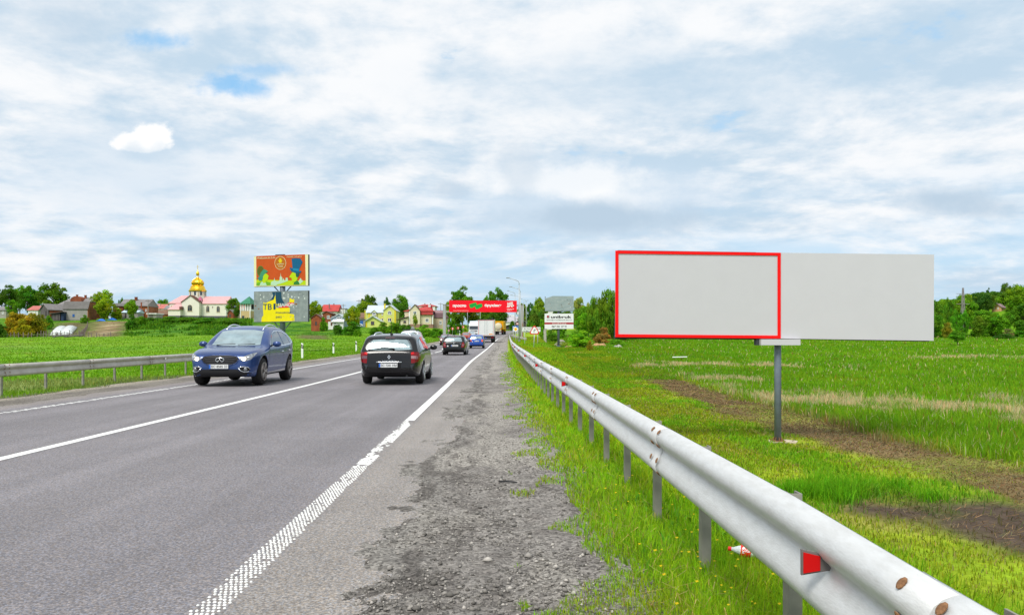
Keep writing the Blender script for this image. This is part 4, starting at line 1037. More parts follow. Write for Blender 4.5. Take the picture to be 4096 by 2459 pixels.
h = HB('brown_roof_house', 'house with brown roof peeping out left of the yellow house', 'house', H3(915), V3(690), 262)
h.wall(H3(885), H3(945), V3(640), V3(690), 0, 7, M_PEACH); h.roofx(H3(880), H3(945), V3(641), V3(560), 0, 7, M_BROWNR, .2); h.window(H3(895), H3(910), V3(650), V3(675), 0)
# yellow house
Hy = lambda x: 1440 + x / 6.867
Vy = lambda y: 1200 + y / 6.867
h = HB('yellow_house', 'lemon yellow two-storey house with pale zinc roof and yellow corner trim', 'house', Hy(600), Vy(742), 246)
h.wall(Hy(212), Hy(690), Vy(352), Vy(742), 0, 8, M_YELW); h.roofx(Hy(190), Hy(840), Vy(352), Vy(142), 0, 8, M_TINR, .3)
h.gable(Hy(668), Hy(1000), Vy(285), Hy(838), Vy(150), Vy(742), -1.6, 7, M_YELW, M_TINR, .35)
h.wall(Hy(105), Hy(200), Vy(262), Vy(742), 2, 9, M_YELW); h.wall(Hy(95), Hy(205), Vy(250), Vy(262), 1.8, 9.2, M_TINR, 'roof', False)
for a, b, t, d in ((232, 268, 355, -.07), (960, 1003, 290, -1.67), (98, 118, 265, 1.93)): h.wall(Hy(a), Hy(b), Vy(t), Vy(742), d, d + .06, M_YELT, 'corner_trim')
h.gable(Hy(330), Hy(452), Vy(330), Hy(392), Vy(284), Vy(352), -.3, 3, M_YELW, M_TINR, .2, .1, False)
for a, b, t, bb, d, ar, mu in ((338, 442, 328, 412, -.3, True, 1), (780, 882, 300, 398, -1.6, True, 1), (592, 632, 365, 412, 0, False, 0), (592, 640, 495, 575, 0, False, 0), (782, 884, 500, 590, -1.6, False, 1)):
    h.window(Hy(a), Hy(b), Vy(t), Vy(bb), d, M_FRAME, M_GLASS, mu, ar, None if ar else M_YELT)
mb = MB(); mb.slab([(h.x(Hy(822)), h.z(Vy(220))), (h.x(Hy(852)), h.z(Vy(220))), (h.x(Hy(837)), h.z(Vy(185)))], -1.66, -1.602); mb.build('vent', M_BROWNT, h.r)
h.chimney(Hy(642), Hy(682), Vy(105), Vy(230), 1.4, M_YELT); mb = MB(); mb.tube([(h.x(Hy(480)), -.08, h.z(Vy(350))), (h.x(Hy(480)), -.08, h.z(Vy(500)))], .06, 6); mb.build('downpipe', M_BROWNT, h.r)
w = h.gable(Hy(272), Hy(660), Vy(590), Hy(462), Vy(470), Vy(742), -8, -1.65, M_YELW, M_TINR, .5); h.wall(Hy(272), Hy(310), Vy(612), Vy(742), -8.07, -8.005, M_YELT, 'corner_trim')
h.window(Hy(410), Hy(500), Vy(600), Vy(690), -8, M_BROWNT, M_GLASS, 1)
# cream house
h = HB('cream_house', 'cream house with red tiled roof, white corner strips and twin white chimneys', 'house', Hy(1600), Vy(735), 238)
h.wall(Hy(1228), Hy(2000), Vy(400), Vy(662), 0, 9, M_CREAMW); h.wall(Hy(1222), Hy(1370), Vy(310), Vy(399.5), 0, 9, M_CREAMW, 'wall', False)
h.wall(Hy(1224), Hy(2004), Vy(662.5), Vy(735), -.08, 9.08, M_PLINTH, 'plinth')
h.roofx(Hy(1222), Hy(1985), Vy(310), Vy(140), 0, 9, M_REDR, .3, .14, 110, 30)
mb = MB(); xa, xb = h.x(Hy(1655)), h.x(Hy(2012)); mb.add([(xa, -.55, h.z(Vy(402))), (xb, -.55, h.z(Vy(402))), (xb - .25, .05, h.z(Vy(275))), (xa, .05, h.z(Vy(275))), (xa, -.45, h.z(Vy(410))), (xb, -.45, h.z(Vy(410))), (xb - .25, .9, h.z(Vy(280))), (xa, .9, h.z(Vy(280)))], [(0, 1, 2, 3), (7, 6, 5, 4), (0, 4, 5, 1), (2, 6, 7, 3), (1, 5, 6, 2), (3, 7, 4, 0)]); mb.build('lower_roof', M_REDR2, h.r)
h.gable(Hy(1366), Hy(1655), Vy(292), Hy(1519), Vy(135), Vy(662), -1.2, 6, M_CREAMW, M_BROWNT, .25, .12, False); h.wall(Hy(1364), Hy(1657), Vy(662.5), Vy(735), -1.3, -.09, M_PLINTH, 'plinth')
h.wall(Hy(1355), Hy(1382), Vy(310), Vy(662), -1.27, -1.205, M_FRAME, 'corner_strip', False); h.wall(Hy(1975), Hy(2003), Vy(405), Vy(662), -.07, -.005, M_FRAME, 'corner_strip', False)
mb = MB(); mb.tube([(h.x(Hy(1968)), -.12, h.z(Vy(420))), (h.x(Hy(1968)), -.12, h.z(Vy(700)))], .06, 6); mb.build('downpipe', M_BROWNT, h.r)
for a, b, t, bb, d in ((1472, 1560, 310, 398, -1.2), (1796, 1888, 505, 598, 0), (1468, 1558, 500, 595, -1.2)): h.window(Hy(a), Hy(b), Vy(t), Vy(bb), d)
h.chimney(Hy(1327), Hy(1378), Vy(172), Vy(250), 1.2, M_WHW); h.chimney(Hy(1856), Hy(1917), Vy(118), Vy(182), 2.6, M_WHW)
h.poly([(Hy(1130), Vy(545)), (Hy(1345), Vy(480)), (Hy(1345), Vy(690)), (Hy(1130), Vy(690))], -1.6, 5, M_CREAMW, 'side_wall'); h.wall(Hy(1130), Hy(1345), Vy(690), Vy(690), -1.55, 4.9, M_PLINTH, 'foundation')
mb = MB(); mb.slab([(h.x(Hy(1003)), h.z(Vy(545))), (h.x(Hy(1352)), h.z(Vy(458))), (h.x(Hy(1352)), h.z(Vy(450))), (h.x(Hy(1003)), h.z(Vy(538)))], -2.2, 5.5); mb.build('lean_roof', M_LILR, h.r)
h.window(Hy(1210), Hy(1282), Vy(572), Vy(630), -1.6, M_BROWNT, M_GLASS, 0)
for px in (1040, 1120): h.wall(Hy(px), Hy(px + 8), Vy(548), Vy(690), -1.4, -1.2, M_BROWNT, 'porch_post')
h = HB('brown_annex', 'peach house with a two-tone lilac and plum roof beside the left gantry post', 'house', Hy(2200), Vy(745), 242)
h.wall(Hy(2012), Hy(2385), Vy(490), Vy(745), 0, 8, M_PEACH); h.roofx(Hy(2005), Hy(2400), Vy(492), Vy(355), 0, 6, M_PLUMR, .2, .14, 0, 14); h.roofx(Hy(1995), Hy(2330), Vy(357), Vy(272), 3.4, 9, M_LILR, .1)
h.window(Hy(2175), Hy(2245), Vy(570), Vy(670), 0); mb = MB(); mb.tube([(h.x(Hy(2375)), -.1, h.z(Vy(500))), (h.x(Hy(2375)), -.1, h.z(Vy(700)))], .06, 6); mb.build('downpipe', M_BROWNT, h.r)
h = HB('red_roof_house', 'wide red hipped roof rising behind the cream house', 'house', Hy(1830), Vy(200), 300)
h.wall(Hy(1600), Hy(2060), Vy(165), Vy(230), 0, 10, M_WHW); h.roofx(Hy(1580), Hy(2085), Vy(172), Vy(110), 0, 10, M_REDR, .2, .14, 22, 26); h.chimney(Hy(1745), Hy(1765), Vy(85), Vy(125), 4, M_BRICKD); h.chimney(Hy(1900), Hy(1922), Vy(88), Vy(125), 4, M_BRICKD)

# ------------------------------------------------------------------ houses right of the road, by the bend and on the hill
h = HB('grey_roof_house', 'house with a broad pale grey roof behind the bend below the banner', 'house', 2046, 1295, 345)
h.wall(2022, 2072, 1288, 1300, 0, 9, M_WHW); h.roofx(2018, 2078, 1289, 1266, 0, 9, roof_mat('pale lilac grey roof', (.42, .40, .43), 3, .2), .3)
mb = MB(); mb.box(h.x(2030), h.x(2062), 5, 8, h.z(1270), h.z(1258)); mb.build('attic', M_WHW, h.r); h.window(2038, 2046, 1260, 1266, 5)
h = HB('wooden_shed', 'dark plank barn with a low sloping roof beyond the bend', 'shed', 2062, 1318, 318)
w = h.poly([(2016, 1318), (2113, 1318), (2113, 1300), (2084, 1276), (2060, 1292), (2016, 1308)], 0, 8, M_WOODD); h.wall(2016, 2113, 1318, 1318, .1, 7.9, M_WOODD, 'foundation')
for (a, b), (c, d) in (((2010, 1309), (2061, 1291)), ((2061, 1291), (2084.5, 1274)), ((2084.5, 1274), (2117, 1301))):
    mb = MB(); mb.slab([(h.x(a), h.z(b)), (h.x(c), h.z(d)), (h.x(c), h.z(d - 2)), (h.x(a), h.z(b - 2))], -.5, 8.5); mb.build('roof', M_SLATE, h.r)
for i in range(12): mb = MB(); mb.box(h.x(2018 + i * 7.6), h.x(2024.5 + i * 7.6), -.06, -.002, h.z(1318), h.z(1309)); link('plank', mb.mesh('plank', M_PLANK), w)
h = HB('white_house', 'white gabled house half hidden behind the white paving advert', 'house', 2190, 1268, 330)
h.gable(2171, 2212, 1243, 2187, 1226, 1275, 0, 9, M_WHW, M_SLATE, .4); h.window(2178, 2186, 1248, 1258, 0); h.wall(2172, 2206, 1241, 1243, -.3, -.01, M_SLATED, 'cornice', False)
HYH = 372
h = HB('hill_house', 'peach gabled house with a brown roof among the trees on the hill', 'house', 3985, 1245, HYH, -42)
h.gable(3970, 4003, 1229, 3983, 1213, 1250, 0, 11, plaster('salmon plaster', (.55, .33, .17)), M_LILR, .4)
for a in (3975.5, 3989): h.window(a, a + 4, 1229, 1236, 0)
# timber fences, polytunnels, tarps on the left slope
def fence(label, pts, step, hgt, m, rails=True):
    p0 = Vector((pts[0][0], pts[0][1], tz(*pts[0]))); r = thing('picket_fence', label, 'fence', p0)
    mb = MB(); mb.add([(-.06, -.03, -.3), (.06, -.03, -.3), (.06, .03, -.3), (-.06, .03, -.3), (-.06, -.03, hgt - .1), (.06, -.03, hgt - .1), (.06, .03, hgt - .1), (-.06, .03, hgt - .1), (0, 0, hgt)], [(0, 1, 5, 4), (1, 2, 6, 5), (2, 3, 7, 6), (3, 0, 4, 7), (4, 5, 8), (5, 6, 8), (6, 7, 8), (7, 4, 8), (3, 2, 1, 0)])
    me = mb.mesh('picket', m)
    for (ax, ay), (bx, by) in zip(pts, pts[1:]):
        L = math.hypot(bx - ax, by - ay); n = int(L / step)
        for i in range(n):
            t = (i + random.uniform(-.2, .2)) / n; x, y = ax + (bx - ax) * t, ay + (by - ay) * t
            link('picket', me, r, (x - p0.x, y - p0.y, tz(x, y) - p0.z), (random.gauss(0, .06), random.gauss(0, .08), math.atan2(by - ay, bx - ax)), (random.uniform(.8, 1.5), 1, random.uniform(.75, 1.2)))
        if rails:
            q = MB(); q.tube([(ax - p0.x, ay - p0.y + .06, tz(ax, ay) - p0.z + hgt * .55), (bx - p0.x, by - p0.y + .06, tz(bx, by) - p0.z + hgt * .5)], .035, 5); q.build('rail', m, r)
M_PICK = pm('grey picket wood', (.17, .135, .125), .9, ns=3, na=.3)
f0 = lambda px, Y: (px2x(px, Y), Y)
fence('grey picket fence along the foot of the vegetable plots', [f0(150, 172), f0(210, 172), f0(268, 172), f0(330, 172)], .55, 1.25, M_PICK)
fence('broken picket fence at the foot of the striped plot', [f0(322, 173), f0(400, 173), f0(462, 174)], .75, 1.0, M_PICK, False)
fence('old picket fence climbing between the two plots', [f0(318, 173), f0(335, 190), f0(352, 212)], .7, 1.3, M_PICK)
fence('leaning picket fence in front of the orange green bush at left', [f0(-40, 172), f0(60, 172), f0(140, 172)], .8, 1.0, M_PICK)
# fallen boards by the fence
for k, (pa, pb, Y, lab) in enumerate(((210, 262, 168, 'long fallen grey beam lying before the picket fence'), (256, 330, 169, 'thick grey beam on the grass right of the other beam'))):
    a, b = px2x(pa, Y), px2x(pb, Y); za = tz((a + b) / 2, Y)
    r = thing('fallen_beam', lab, 'beam', ((a + b) / 2, Y, za)); mb = MB(); mb.tube([((a - b) / 2, 0, .15 - .1 * k), ((b - a) / 2, .4, .45)], .16, 6); mb.build('beam', M_PLANK, r); mb = MB(); mb.tube([((a - b) / 3, -.3, -.05), ((a - b) / 3 + .3, .3, .7)], .1, 6); mb.build('prop', M_PLANK, r)
M_FILM = pm('white plastic film', (.72, .78, .76), .35, ns=.9, na=.12, bump=.2, bs=3)
def tunnel(label, pa, pya, Ya, pb, pyb, Yb):
    a, b = W(pa, pya, Ya), W(pb, pyb, Yb); a.z = tz(a.x, a.y); b.z = tz(b.x, b.y)
    r = thing('polytunnel', label, 'polytunnel', a, 0, 'plastic tunnels on the vegetable plot')
    d = b - a; nrm = Vector((-d.y, d.x, 0)).normalized(); rings = []
    n = 14
    for i in range(n + 1):
        t = i / n; c = d * t; s = 1.0 if i % 2 == 0 else .965; e = math.sin(math.pi * min(max(t, .03), .97)) ** .3
        rings.append([c + nrm * (1.35 * s * math.cos(math.pi * j / 10)) + Vector((0, 0, 1.25 * s * e * math.sin(math.pi * j / 10))) for j in range(11)])
    mb = MB(); mb.loft(rings); mb.build('film', M_FILM, r, True, fixn=True)
    for i in range(0, n + 1, 2):
        mb = MB(); mb.tube([Vector(p) * 1.0 + Vector((0, 0, .02)) for p in rings[i]], .035, 5); mb.build('hoop', M_PICK, r)
tunnel('left one of the two white plastic tunnels on the plot', 224, 1311, 189, 252, 1285, 207)
tunnel('right one of the two white plastic tunnels on the plot', 262, 1309, 190, 286, 1284, 208)
M_TARP = pm('bright blue tarpaulin', (.03, .14, .55), .5, ns=2, na=.3)
for px, py, Y, w_, lab in ((406, 1272, 228, 1.3, 'crumpled blue tarpaulin at the top of the striped plot, left one'), (449, 1267, 232, 1.4, 'blue tarpaulin heap right of the other one by the trees')):
    p = W(px, py, Y); p.z = tz(p.x, p.y); r = thing('tarpaulin', lab, 'tarpaulin', p)
    mb = MB(); g = 9
    vv = [(w_ * (i / (g - 1) * 2 - 1), .8 * (j / (g - 1) * 2 - 1), -.1 + .65 * math.exp(-((i - 4) / 3) ** 2 - ((j - 4) / 3) ** 2) * (.8 + .4 * float(vnoise(i * .9, j * .9, px)))) for j in range(g) for i in range(g)]
    mb.add(vv, [(j * g + i, j * g + i + 1, (j + 1) * g + i + 1, (j + 1) * g + i) for j in range(g - 1) for i in range(g - 1)]); mb.build('sheet', M_TARP, r)
def upole(label, px, pyb, pyt, Y, arms=1):
    b = W(px, pyb, Y); b.z = tz(b.x, b.y); t = W(px, pyt, Y).z - b.z
    r = thing('utility_pole', label, 'utility pole', b); mb = MB(); mb.tube([(0, 0, -.3), (0, 0, t)], [.16, .1], 8); mb.build('pole', M_GREYW, r)
    for k in range(arms): mb = MB(); mb.box(-.9, .9, -.05, .05, t - .5 - .8 * k, t - .38 - .8 * k); mb.build('crossarm', M_WOODD, r)
    for s_ in (-.8, 0, .8): mb = MB(); mb.lathe([(.05, t - .38), (.06, t - .28), (.02, t - .2)], 6, 'z', (s_, .0, 0)); mb.build('insulator', M_WHITE, r)
upole('dark utility pole beside the long brick house', 592, 1260, 1197, 248)
upole('utility pole behind the trees right of the red roofed house', 1373, 1300, 1216, 262)
upole('thin utility pole above the roof of the yellow house', 1436, 1290, 1198, 280)
upole('utility pole on the skyline left of the gantry post', 1763, 1270, 1211, 285)
# ------------------------------------------------------------------ trees and shrubs
M_LEAF = attr_mat('leaf', rough=.55, trans=.45, objcol=True, spec=.12)
M_BARK = pm('bark', (.10, .075, .055), .9, ns=6, na=.35, bump=.5, bs=20)
def crown_proto(seed, kind):
    """a crown of leaf sprays in a unit box: x,y within +-.5, z from 0 (ground) to 1; returns crown mesh and limb mesh"""
    g = np.random.default_rng(seed)
    P = dict(round=(60, .165, .05, 7600, .050), sparse=(52, .125, .14, 5200, .042), willow=(80, .135, .03, 8600, .042), bush=(54, .18, .0, 6000, .056), poplar=(50, .14, .06, 4800, .048), tuft=(36, .20, .0, 3400, .055), feather=(66, .115, .06, 7000, .04))[kind]
    nc, rc, z0, nl, ls = P
    cs = []
    while len(cs) < nc:
        p = g.uniform(-1, 1, 3); r = np.linalg.norm(p)
        if r > 1 or r < .3: continue
        if kind == 'poplar': c = np.array((p[0] * .34, p[1] * .34, .55 + p[2] * .42))
        elif kind in ('bush', 'tuft'):
            c = np.array((p[0] * .45, p[1] * .45, .06 + abs(p[2]) * .78))
            if c[2] < .2: c[:2] *= 1.05
        elif kind == 'willow':
            c = np.array((p[0] * .44, p[1] * .44, .50 + p[2] * .45))
        else:
            w = 1.0 - .35 * max(0, -p[2])
            c = np.array((p[0] * .43 * w, p[1] * .43 * w, (z0 + 1) / 2 + .04 + p[2] * ((1 - z0) / 2 - .08)))
        c[2] += g.normal(0, .015); cs.append(c)
    cs = np.array(cs); rs = rc * g.uniform(.55, 1.15, nc)
    w = rs ** 2; ci = g.choice(nc, nl, p=w / w.sum())
    d = g.normal(0, 1, (nl, 3)); d[:, 2] = np.where(g.random(nl) < .7, np.abs(d[:, 2]), d[:, 2]); d /= np.linalg.norm(d, axis=1)[:, None]
    rad_ = g.uniform(.55, 1.08, nl) * (1 + .25 * (g.random(nl) < .08))
    pos = cs[ci] + d * (rs[ci] * rad_)[:, None] * np.array((1, 1, .8))
    if kind == 'willow': pos[:, 2] -= np.abs(g.normal(0, .06, nl)); 
    pos[:, 2] = np.maximum(pos[:, 2], .01)
    nrm = d + g.normal(0, .75, (nl, 3)); nrm /= np.linalg.norm(nrm, axis=1)[:, None]
    a = np.cross(nrm, g.normal(0, 1, (nl, 3))); a /= np.linalg.norm(a, axis=1)[:, None]; b = np.cross(nrm, a)
    s = ls * g.uniform(.55, 1.3, nl)[:, None]
    if kind in ('willow', 'feather'): a = a * np.array((.6, .6, 1.9)); 
    q = np.stack([pos - a * s * .5 - b * s * .30, pos + a * s * .1 - b * s * .42, pos + a * s * .6, pos + b * s * .40 - a * s * .05], 1)
    tint = g.normal(1, .16, nc)[ci] * g.normal(1, .17, nl)
    hue = g.normal(0, .12, nc)[ci] + g.normal(0, .07, nl)
    col = np.stack([(1 + hue) * tint, tint, (1 - hue * .4) * tint], 1).clip(.3, 1.9)
    me = npmesh('crown', q.reshape(-1, 3), np.arange(4 * nl), np.full(nl, 4), M_LEAF, np.repeat(col, 4, 0))
    mb = MB()
    top = .62 if kind not in ('bush', 'tuft') else .35
    tr = .022 if kind not in ('bush', 'tuft') else .014
    pts = [Vector((0, 0, -.03))]
    for k in range(1, 6): pts.append(Vector((g.normal(0, .012) * k * .5, g.normal(0, .012) * k * .5, top * k / 5)))
    mb.tube(pts, [tr * 1.35, tr, tr * .85, tr * .65, tr * .5, tr * .3], 7)
    for k in g.choice(nc, min(13, nc), False):
        c = Vector(cs[k]); t = g.uniform(.35, .85); st = pts[0].lerp(pts[-1], t); mid = st.lerp(c, .5) + Vector((g.normal(0, .02), g.normal(0, .02), g.normal(0, .02) - .02))
        mb.tube([st, mid, c], [tr * .5, tr * .32, tr * .12], 5)
    return me, mb.mesh('trunk', M_BARK)
PROTO = {k: [crown_proto(100 * i + j, k) for j in range(n)] for i, (k, n) in enumerate((('round', 3), ('sparse', 2), ('willow', 2), ('bush', 3), ('poplar', 1), ('tuft', 2), ('feather', 2)))}
DKG, MIDG, BRG, YLG, OLV, ORG, BLU = (.030, .085, .010), (.052, .150, .010), (.085, .235, .012), (.115, .205, .010), (.105, .125, .010), (.160, .135, .010), (.045, .115, .030)
NT = 0
def tree(kind, name, label, cat, pxa, pxb, pyt, pyb, Y, col, group=None, dep=1.0, sink=True):
    """crown spanning pxa..pxb, top pyt, foot near pyb at distance Y"""
    global NT
    NT += 1
    p = W((pxa + pxb) / 2, pyb, Y); g = tz(p.x, p.y)
    H_ = W(0, pyt, Y).z - g
    w_ = (pxb - pxa) * Y / F
    r = thing(name, label, cat, (p.x, p.y, g), (NT * 2.4) % 6.28, group)
    cr, tr = PROTO[kind][NT % len(PROTO[kind])]
    f = 1.0 if kind not in ('poplar',) else 1.3
    c = link('crown', cr, r, None, None, (w_ * f, w_ * f * dep, H_)); c.color = (col[0] * 2.7, col[1] * 2.3, col[2] * 1.2, 1)
    link('trunk' if kind not in ('bush', 'tuft') else 'stems', tr, r, None, None, (w_ * f, w_ * f * dep, H_))
    return r
def T(*a, **k): return tree(a[0], 'tree', a[1], 'tree', *a[2:], **k)
def B(*a, **k): return tree(a[0], 'shrub', a[1], 'shrub', *a[2:], **k)
# far left
T('sparse', 'open crowned dark tree at the left edge of the skyline', -45, 78, 1140, 1262, 290, DKG)
T('sparse', 'open crowned tree between the left edge tree and the dense one', 40, 118, 1143, 1262, 300, MIDG)
T('round', 'dense dark green tree third from the left on the skyline', 72, 172, 1145, 1262, 285, (.030, .105, .008))
T('round', 'broad dark tree right beside the wooden shed', 158, 272, 1139, 1262, 270, (.040, .100, .008))
T('round', 'lower mid green tree in front of the dense dark skyline tree', 25, 72, 1200, 1268, 240, MIDG)
B('bush', 'large orange green bush behind the picket fence at left', 22, 132, 1228, 1344, 178, ORG)
B('bush', 'olive bush joined to the right side of the orange green bush', 92, 188, 1236, 1343, 182, OLV)
B('bush', 'yellowish bush low in front of the orange green bush', 60, 128, 1266, 1344, 175, (.15, .16, .01))
B('bush', 'dark bush at the left edge of the picture', -35, 27, 1280, 1345, 172, DKG)
B('bush', 'bright green shrub left of the dark lean-to shed', 172, 212, 1252, 1296, 205, (.045, .14, .01))
B('bush', 'rounded green bush at the corner of the grey barn', 322, 356, 1256, 1292, 221, MIDG)
T('sparse', 'tall airy yellow green tree between the two brick houses', 362, 458, 1161, 1264, 244, YLG)
T('round', 'low yellow green tree in front of the airy tree', 378, 456, 1196, 1266, 232, (.11, .19, .01))
B('bush', 'small yellow green bush right of the low yellow tree', 445, 488, 1226, 1268, 236, YLG)
T('round', 'small roundish tree in front of the long brick house', 500, 550, 1198, 1262, 234, (.075, .165, .01))
T('feather', 'thin pale tree by the left end of the long brick house', 470, 500, 1192, 1252, 256, MIDG)
B('bush', 'bushy dark hedge clump right of the striped plot', 502, 548, 1254, 1322, 206, (.032, .11, .01))
B('bush', 'second hedge clump on the bank below the tarpaulin shed', 540, 585, 1256, 1312, 216, MIDG)
B('bush', 'grey green bush below the small grey garage', 580, 628, 1266, 1296, 226, BLU)
B('tuft', 'low dark bush on the church bank below the garage', 640, 722, 1262, 1310, 222, (.04, .12, .01))
B('tuft', 'low dark bush on the bank under the porch of the church', 700, 800, 1264, 1308, 224, (.045, .125, .01))
B('tuft', 'wide low shrub on the bank beneath the church gable', 775, 890, 1268, 1314, 220, (.04, .125, .01))
B('tuft', 'low shrub on the bank beneath the right end of the church', 865, 985, 1272, 1318, 218, (.045, .13, .01))
T('round', 'small far tree over the pink roof left of the church', 596, 628, 1202, 1236, 340, MIDG)
T('round', 'wider far tree over the pink roof touching the church', 628, 690, 1200, 1236, 345, MIDG)
T('round', 'green tree between the church and the bell tower', 905, 966, 1194, 1268, 268, (.05, .12, .01))
T('round', 'dark tree behind the lower right of the bell tower', 934, 962, 1232, 1270, 258, DKG)
# between billboard and gantry
T('round', 'yellow green tree at the right edge of the two-tier billboard', 1225, 1292, 1208, 1300, 240, (.10, .17, .01))
B('bush', 'shrub between the brick shed and the small cottage', 1278, 1310, 1262, 1305, 214, MIDG)
B('bush', 'dark green upright bush below the small cottage', 1330, 1374, 1288, 1346, 188, (.030, .105, .01))
T('round', 'round yellow green tree left of the yellow house', 1374, 1444, 1228, 1330, 205, (.115, .185, .01))
B('bush', 'dense dark bush under the round yellow green tree', 1372, 1448, 1280, 1350, 186, (.032, .115, .01))
B('bush', 'bright small bush right of the dense dark bush', 1415, 1446, 1310, 1350, 178, (.06, .17, .01))
T('round', 'high domed dark tree behind the yellow house at left', 1438, 1506, 1184, 1280, 300, (.035, .085, .012))
T('round', 'yellow green low tree in front of the domed dark tree', 1418, 1500, 1206, 1290, 275, (.085, .15, .01))
T('poplar', 'slim dark conical tree behind the yellow house roof', 1533, 1564, 1188, 1270, 310, (.03, .085, .02))
T('round', 'big green tree between the yellow and the cream house', 1564, 1644, 1185, 1300, 275, (.045, .135, .01))
T('round', 'dark lower tree beside the right wall of the yellow house', 1580, 1632, 1220, 1310, 262, DKG)
T('sparse', 'young thin sapling in front of the cream house wall', 1648, 1674, 1255, 1312, 218, (.12, .19, .03))
B('bush', 'flowering shrub at the left end of the long hedge', 1474, 1530, 1302, 1348, 190, (.05, .14, .012))
B('bush', 'hedge shrub below the yellow annex', 1505, 1566, 1286, 1344, 200, (.055, .14, .01))
B('bush', 'hedge shrub with long shoots in the middle of the hedge', 1548, 1610, 1278, 1344, 198, (.05, .135, .01))
B('bush', 'hedge shrub at the right end before the cream house', 1595, 1652, 1290, 1346, 196, (.035, .11, .01))
B('bush', 'bright round bush below the plinth of the cream house', 1672, 1732, 1294, 1346, 186, (.06, .165, .01))
B('bush', 'broad bush left of the gantry post', 1720, 1778, 1304, 1348, 176, (.045, .14, .01))
B('bush', 'small green bush low behind the white car', 1665, 1702, 1316, 1350, 172, MIDG)
# round the bend behind the gantry
T('sparse', 'tall tree with open crown rising over the left half of the red banner', 1788, 1912, 1149, 1345, 292, (.040, .115, .008), dep=.8)
T('sparse', 'tall tree with open crown rising over the right half of the red banner', 1932, 2046, 1154, 1330, 315, (.038, .115, .012), dep=.8)
T('feather', 'thin feathery tree left of the right banner tree', 1926, 1962, 1183, 1320, 330, MIDG)
T('round', 'yellowish tree behind the left gantry post', 1774, 1812, 1206, 1330, 270, (.10, .17, .012))
T('round', 'dark tree below the left half of the banner', 1800, 1862, 1235, 1338, 262, (.045, .10, .01))
T('round', 'olive tree below the middle of the banner', 1850, 1922, 1225, 1335, 300, (.07, .12, .01))
T('round', 'mid green tree above the white box truck', 1905, 1975, 1232, 1335, 310, (.055, .14, .01))
T('round', 'dense dark tree right of the yellow lorry', 1962, 2032, 1222, 1322, 300, (.028, .085, .01))
B('bush', 'bright bush beside the left gantry post', 1785, 1826, 1262, 1340, 205, (.045, .145, .01))
B('bush', 'yellow green bush behind the bend chevrons', 1842, 1872, 1294, 1338, 232, (.12, .23, .012))
B('bush', 'dark bush behind the first bend chevron', 1815, 1850, 1285, 1340, 228, (.03, .10, .01))
B('bush', 'small bush before the pale grey roof by the bend', 2036, 2064, 1276, 1312, 300, (.035, .11, .01))
T('round', 'olive tree behind the right gantry post', 2062, 2118, 1215, 1318, 330, (.075, .125, .012))
T('round', 'dark crown between the lamp posts and the tin billboard', 2104, 2146, 1212, 1320, 300, (.025, .085, .012))
T('round', 'tall yellow green tree left of the tin billboard', 2130, 2192, 1196, 1320, 285, (.085, .165, .01))
T('willow', 'drooping grey green tree behind the town sign', 2112, 2182, 1226, 1336, 262, (.055, .115, .018))
B('bush', 'bright young tree at the left edge of the paving advert', 2156, 2188, 1258, 1362, 205, (.07, .19, .012))
B('bush', 'small round green bush right of the lamp posts', 2102, 2142, 1272, 1332, 250, (.05, .15, .01))
B('bush', 'bush under the left half of the paving advert', 2184, 2236, 1308, 1366, 200, (.045, .12, .012))
B('bush', 'bush under the right half of the paving advert', 2226, 2262, 1300, 1352, 232, (.05, .15, .01))
T('round', 'dark tree behind the paving advert', 2196, 2290, 1228, 1350, 262, (.04, .10, .01))
T('round', 'tree with pale blossom right of the tin billboard', 2284, 2346, 1192, 1340, 250, (.15, .20, .07))
T('feather', 'loose pale flowering tree between blossom tree and tall willow', 2326, 2382, 1214, 1340, 256, (.12, .165, .05))
T('round', 'bright green tree in front of the blossom tree', 2298, 2372, 1256, 1352, 222, (.065, .20, .010))
T('willow', 'tall willow left of the red framed panel', 2372, 2500, 1150, 1352, 205, (.060, .135, .012))
T('willow', 'broad willow partly behind the red framed panel', 2430, 2560, 1160, 1352, 215, (.055, .125, .012))
T('willow', 'grey green willow between the bright tree and the tall willow', 2340, 2424, 1182, 1350, 218, (.062, .14, .012))
T('round', 'broad mid green tree behind the bright tree and the blossom tree', 2284, 2400, 1226, 1348, 242, (.055, .14, .010))
T('round', 'dark tree in front of the tall willow', 2368, 2440, 1232, 1352, 212, (.032, .10, .012))
B('bush', 'bright shrub beside the footpath under the adverts', 2272, 2368, 1308, 1392, 158, (.085, .225, .012))
B('bush', 'brownish bare shrub left of the red frame', 2376, 2446, 1302, 1362, 185, (.16, .115, .045))
B('tuft', 'narrow brown and green sapling standing in the meadow', 2346, 2374, 1356, 1402, 142, (.13, .12, .02))
B('tuft', 'low green bank shrub by the lower left corner of the red frame', 2420, 2500, 1352, 1386, 165, (.06, .18, .012))
# wood edge going on behind the big board
for k in range(10):
    a = 2560 + k * 118; Y = 262 + 34 * ((k * .618) % 1); t = 1212 + 26 * ((k * .37) % 1)
    T('round', 'green tree of the wood edge running on behind the big blank billboard', a, a + 150, t, 1345, Y, random.choice([MIDG, (.045, .13, .01), (.06, .15, .01)]), group='trees behind the big billboard')
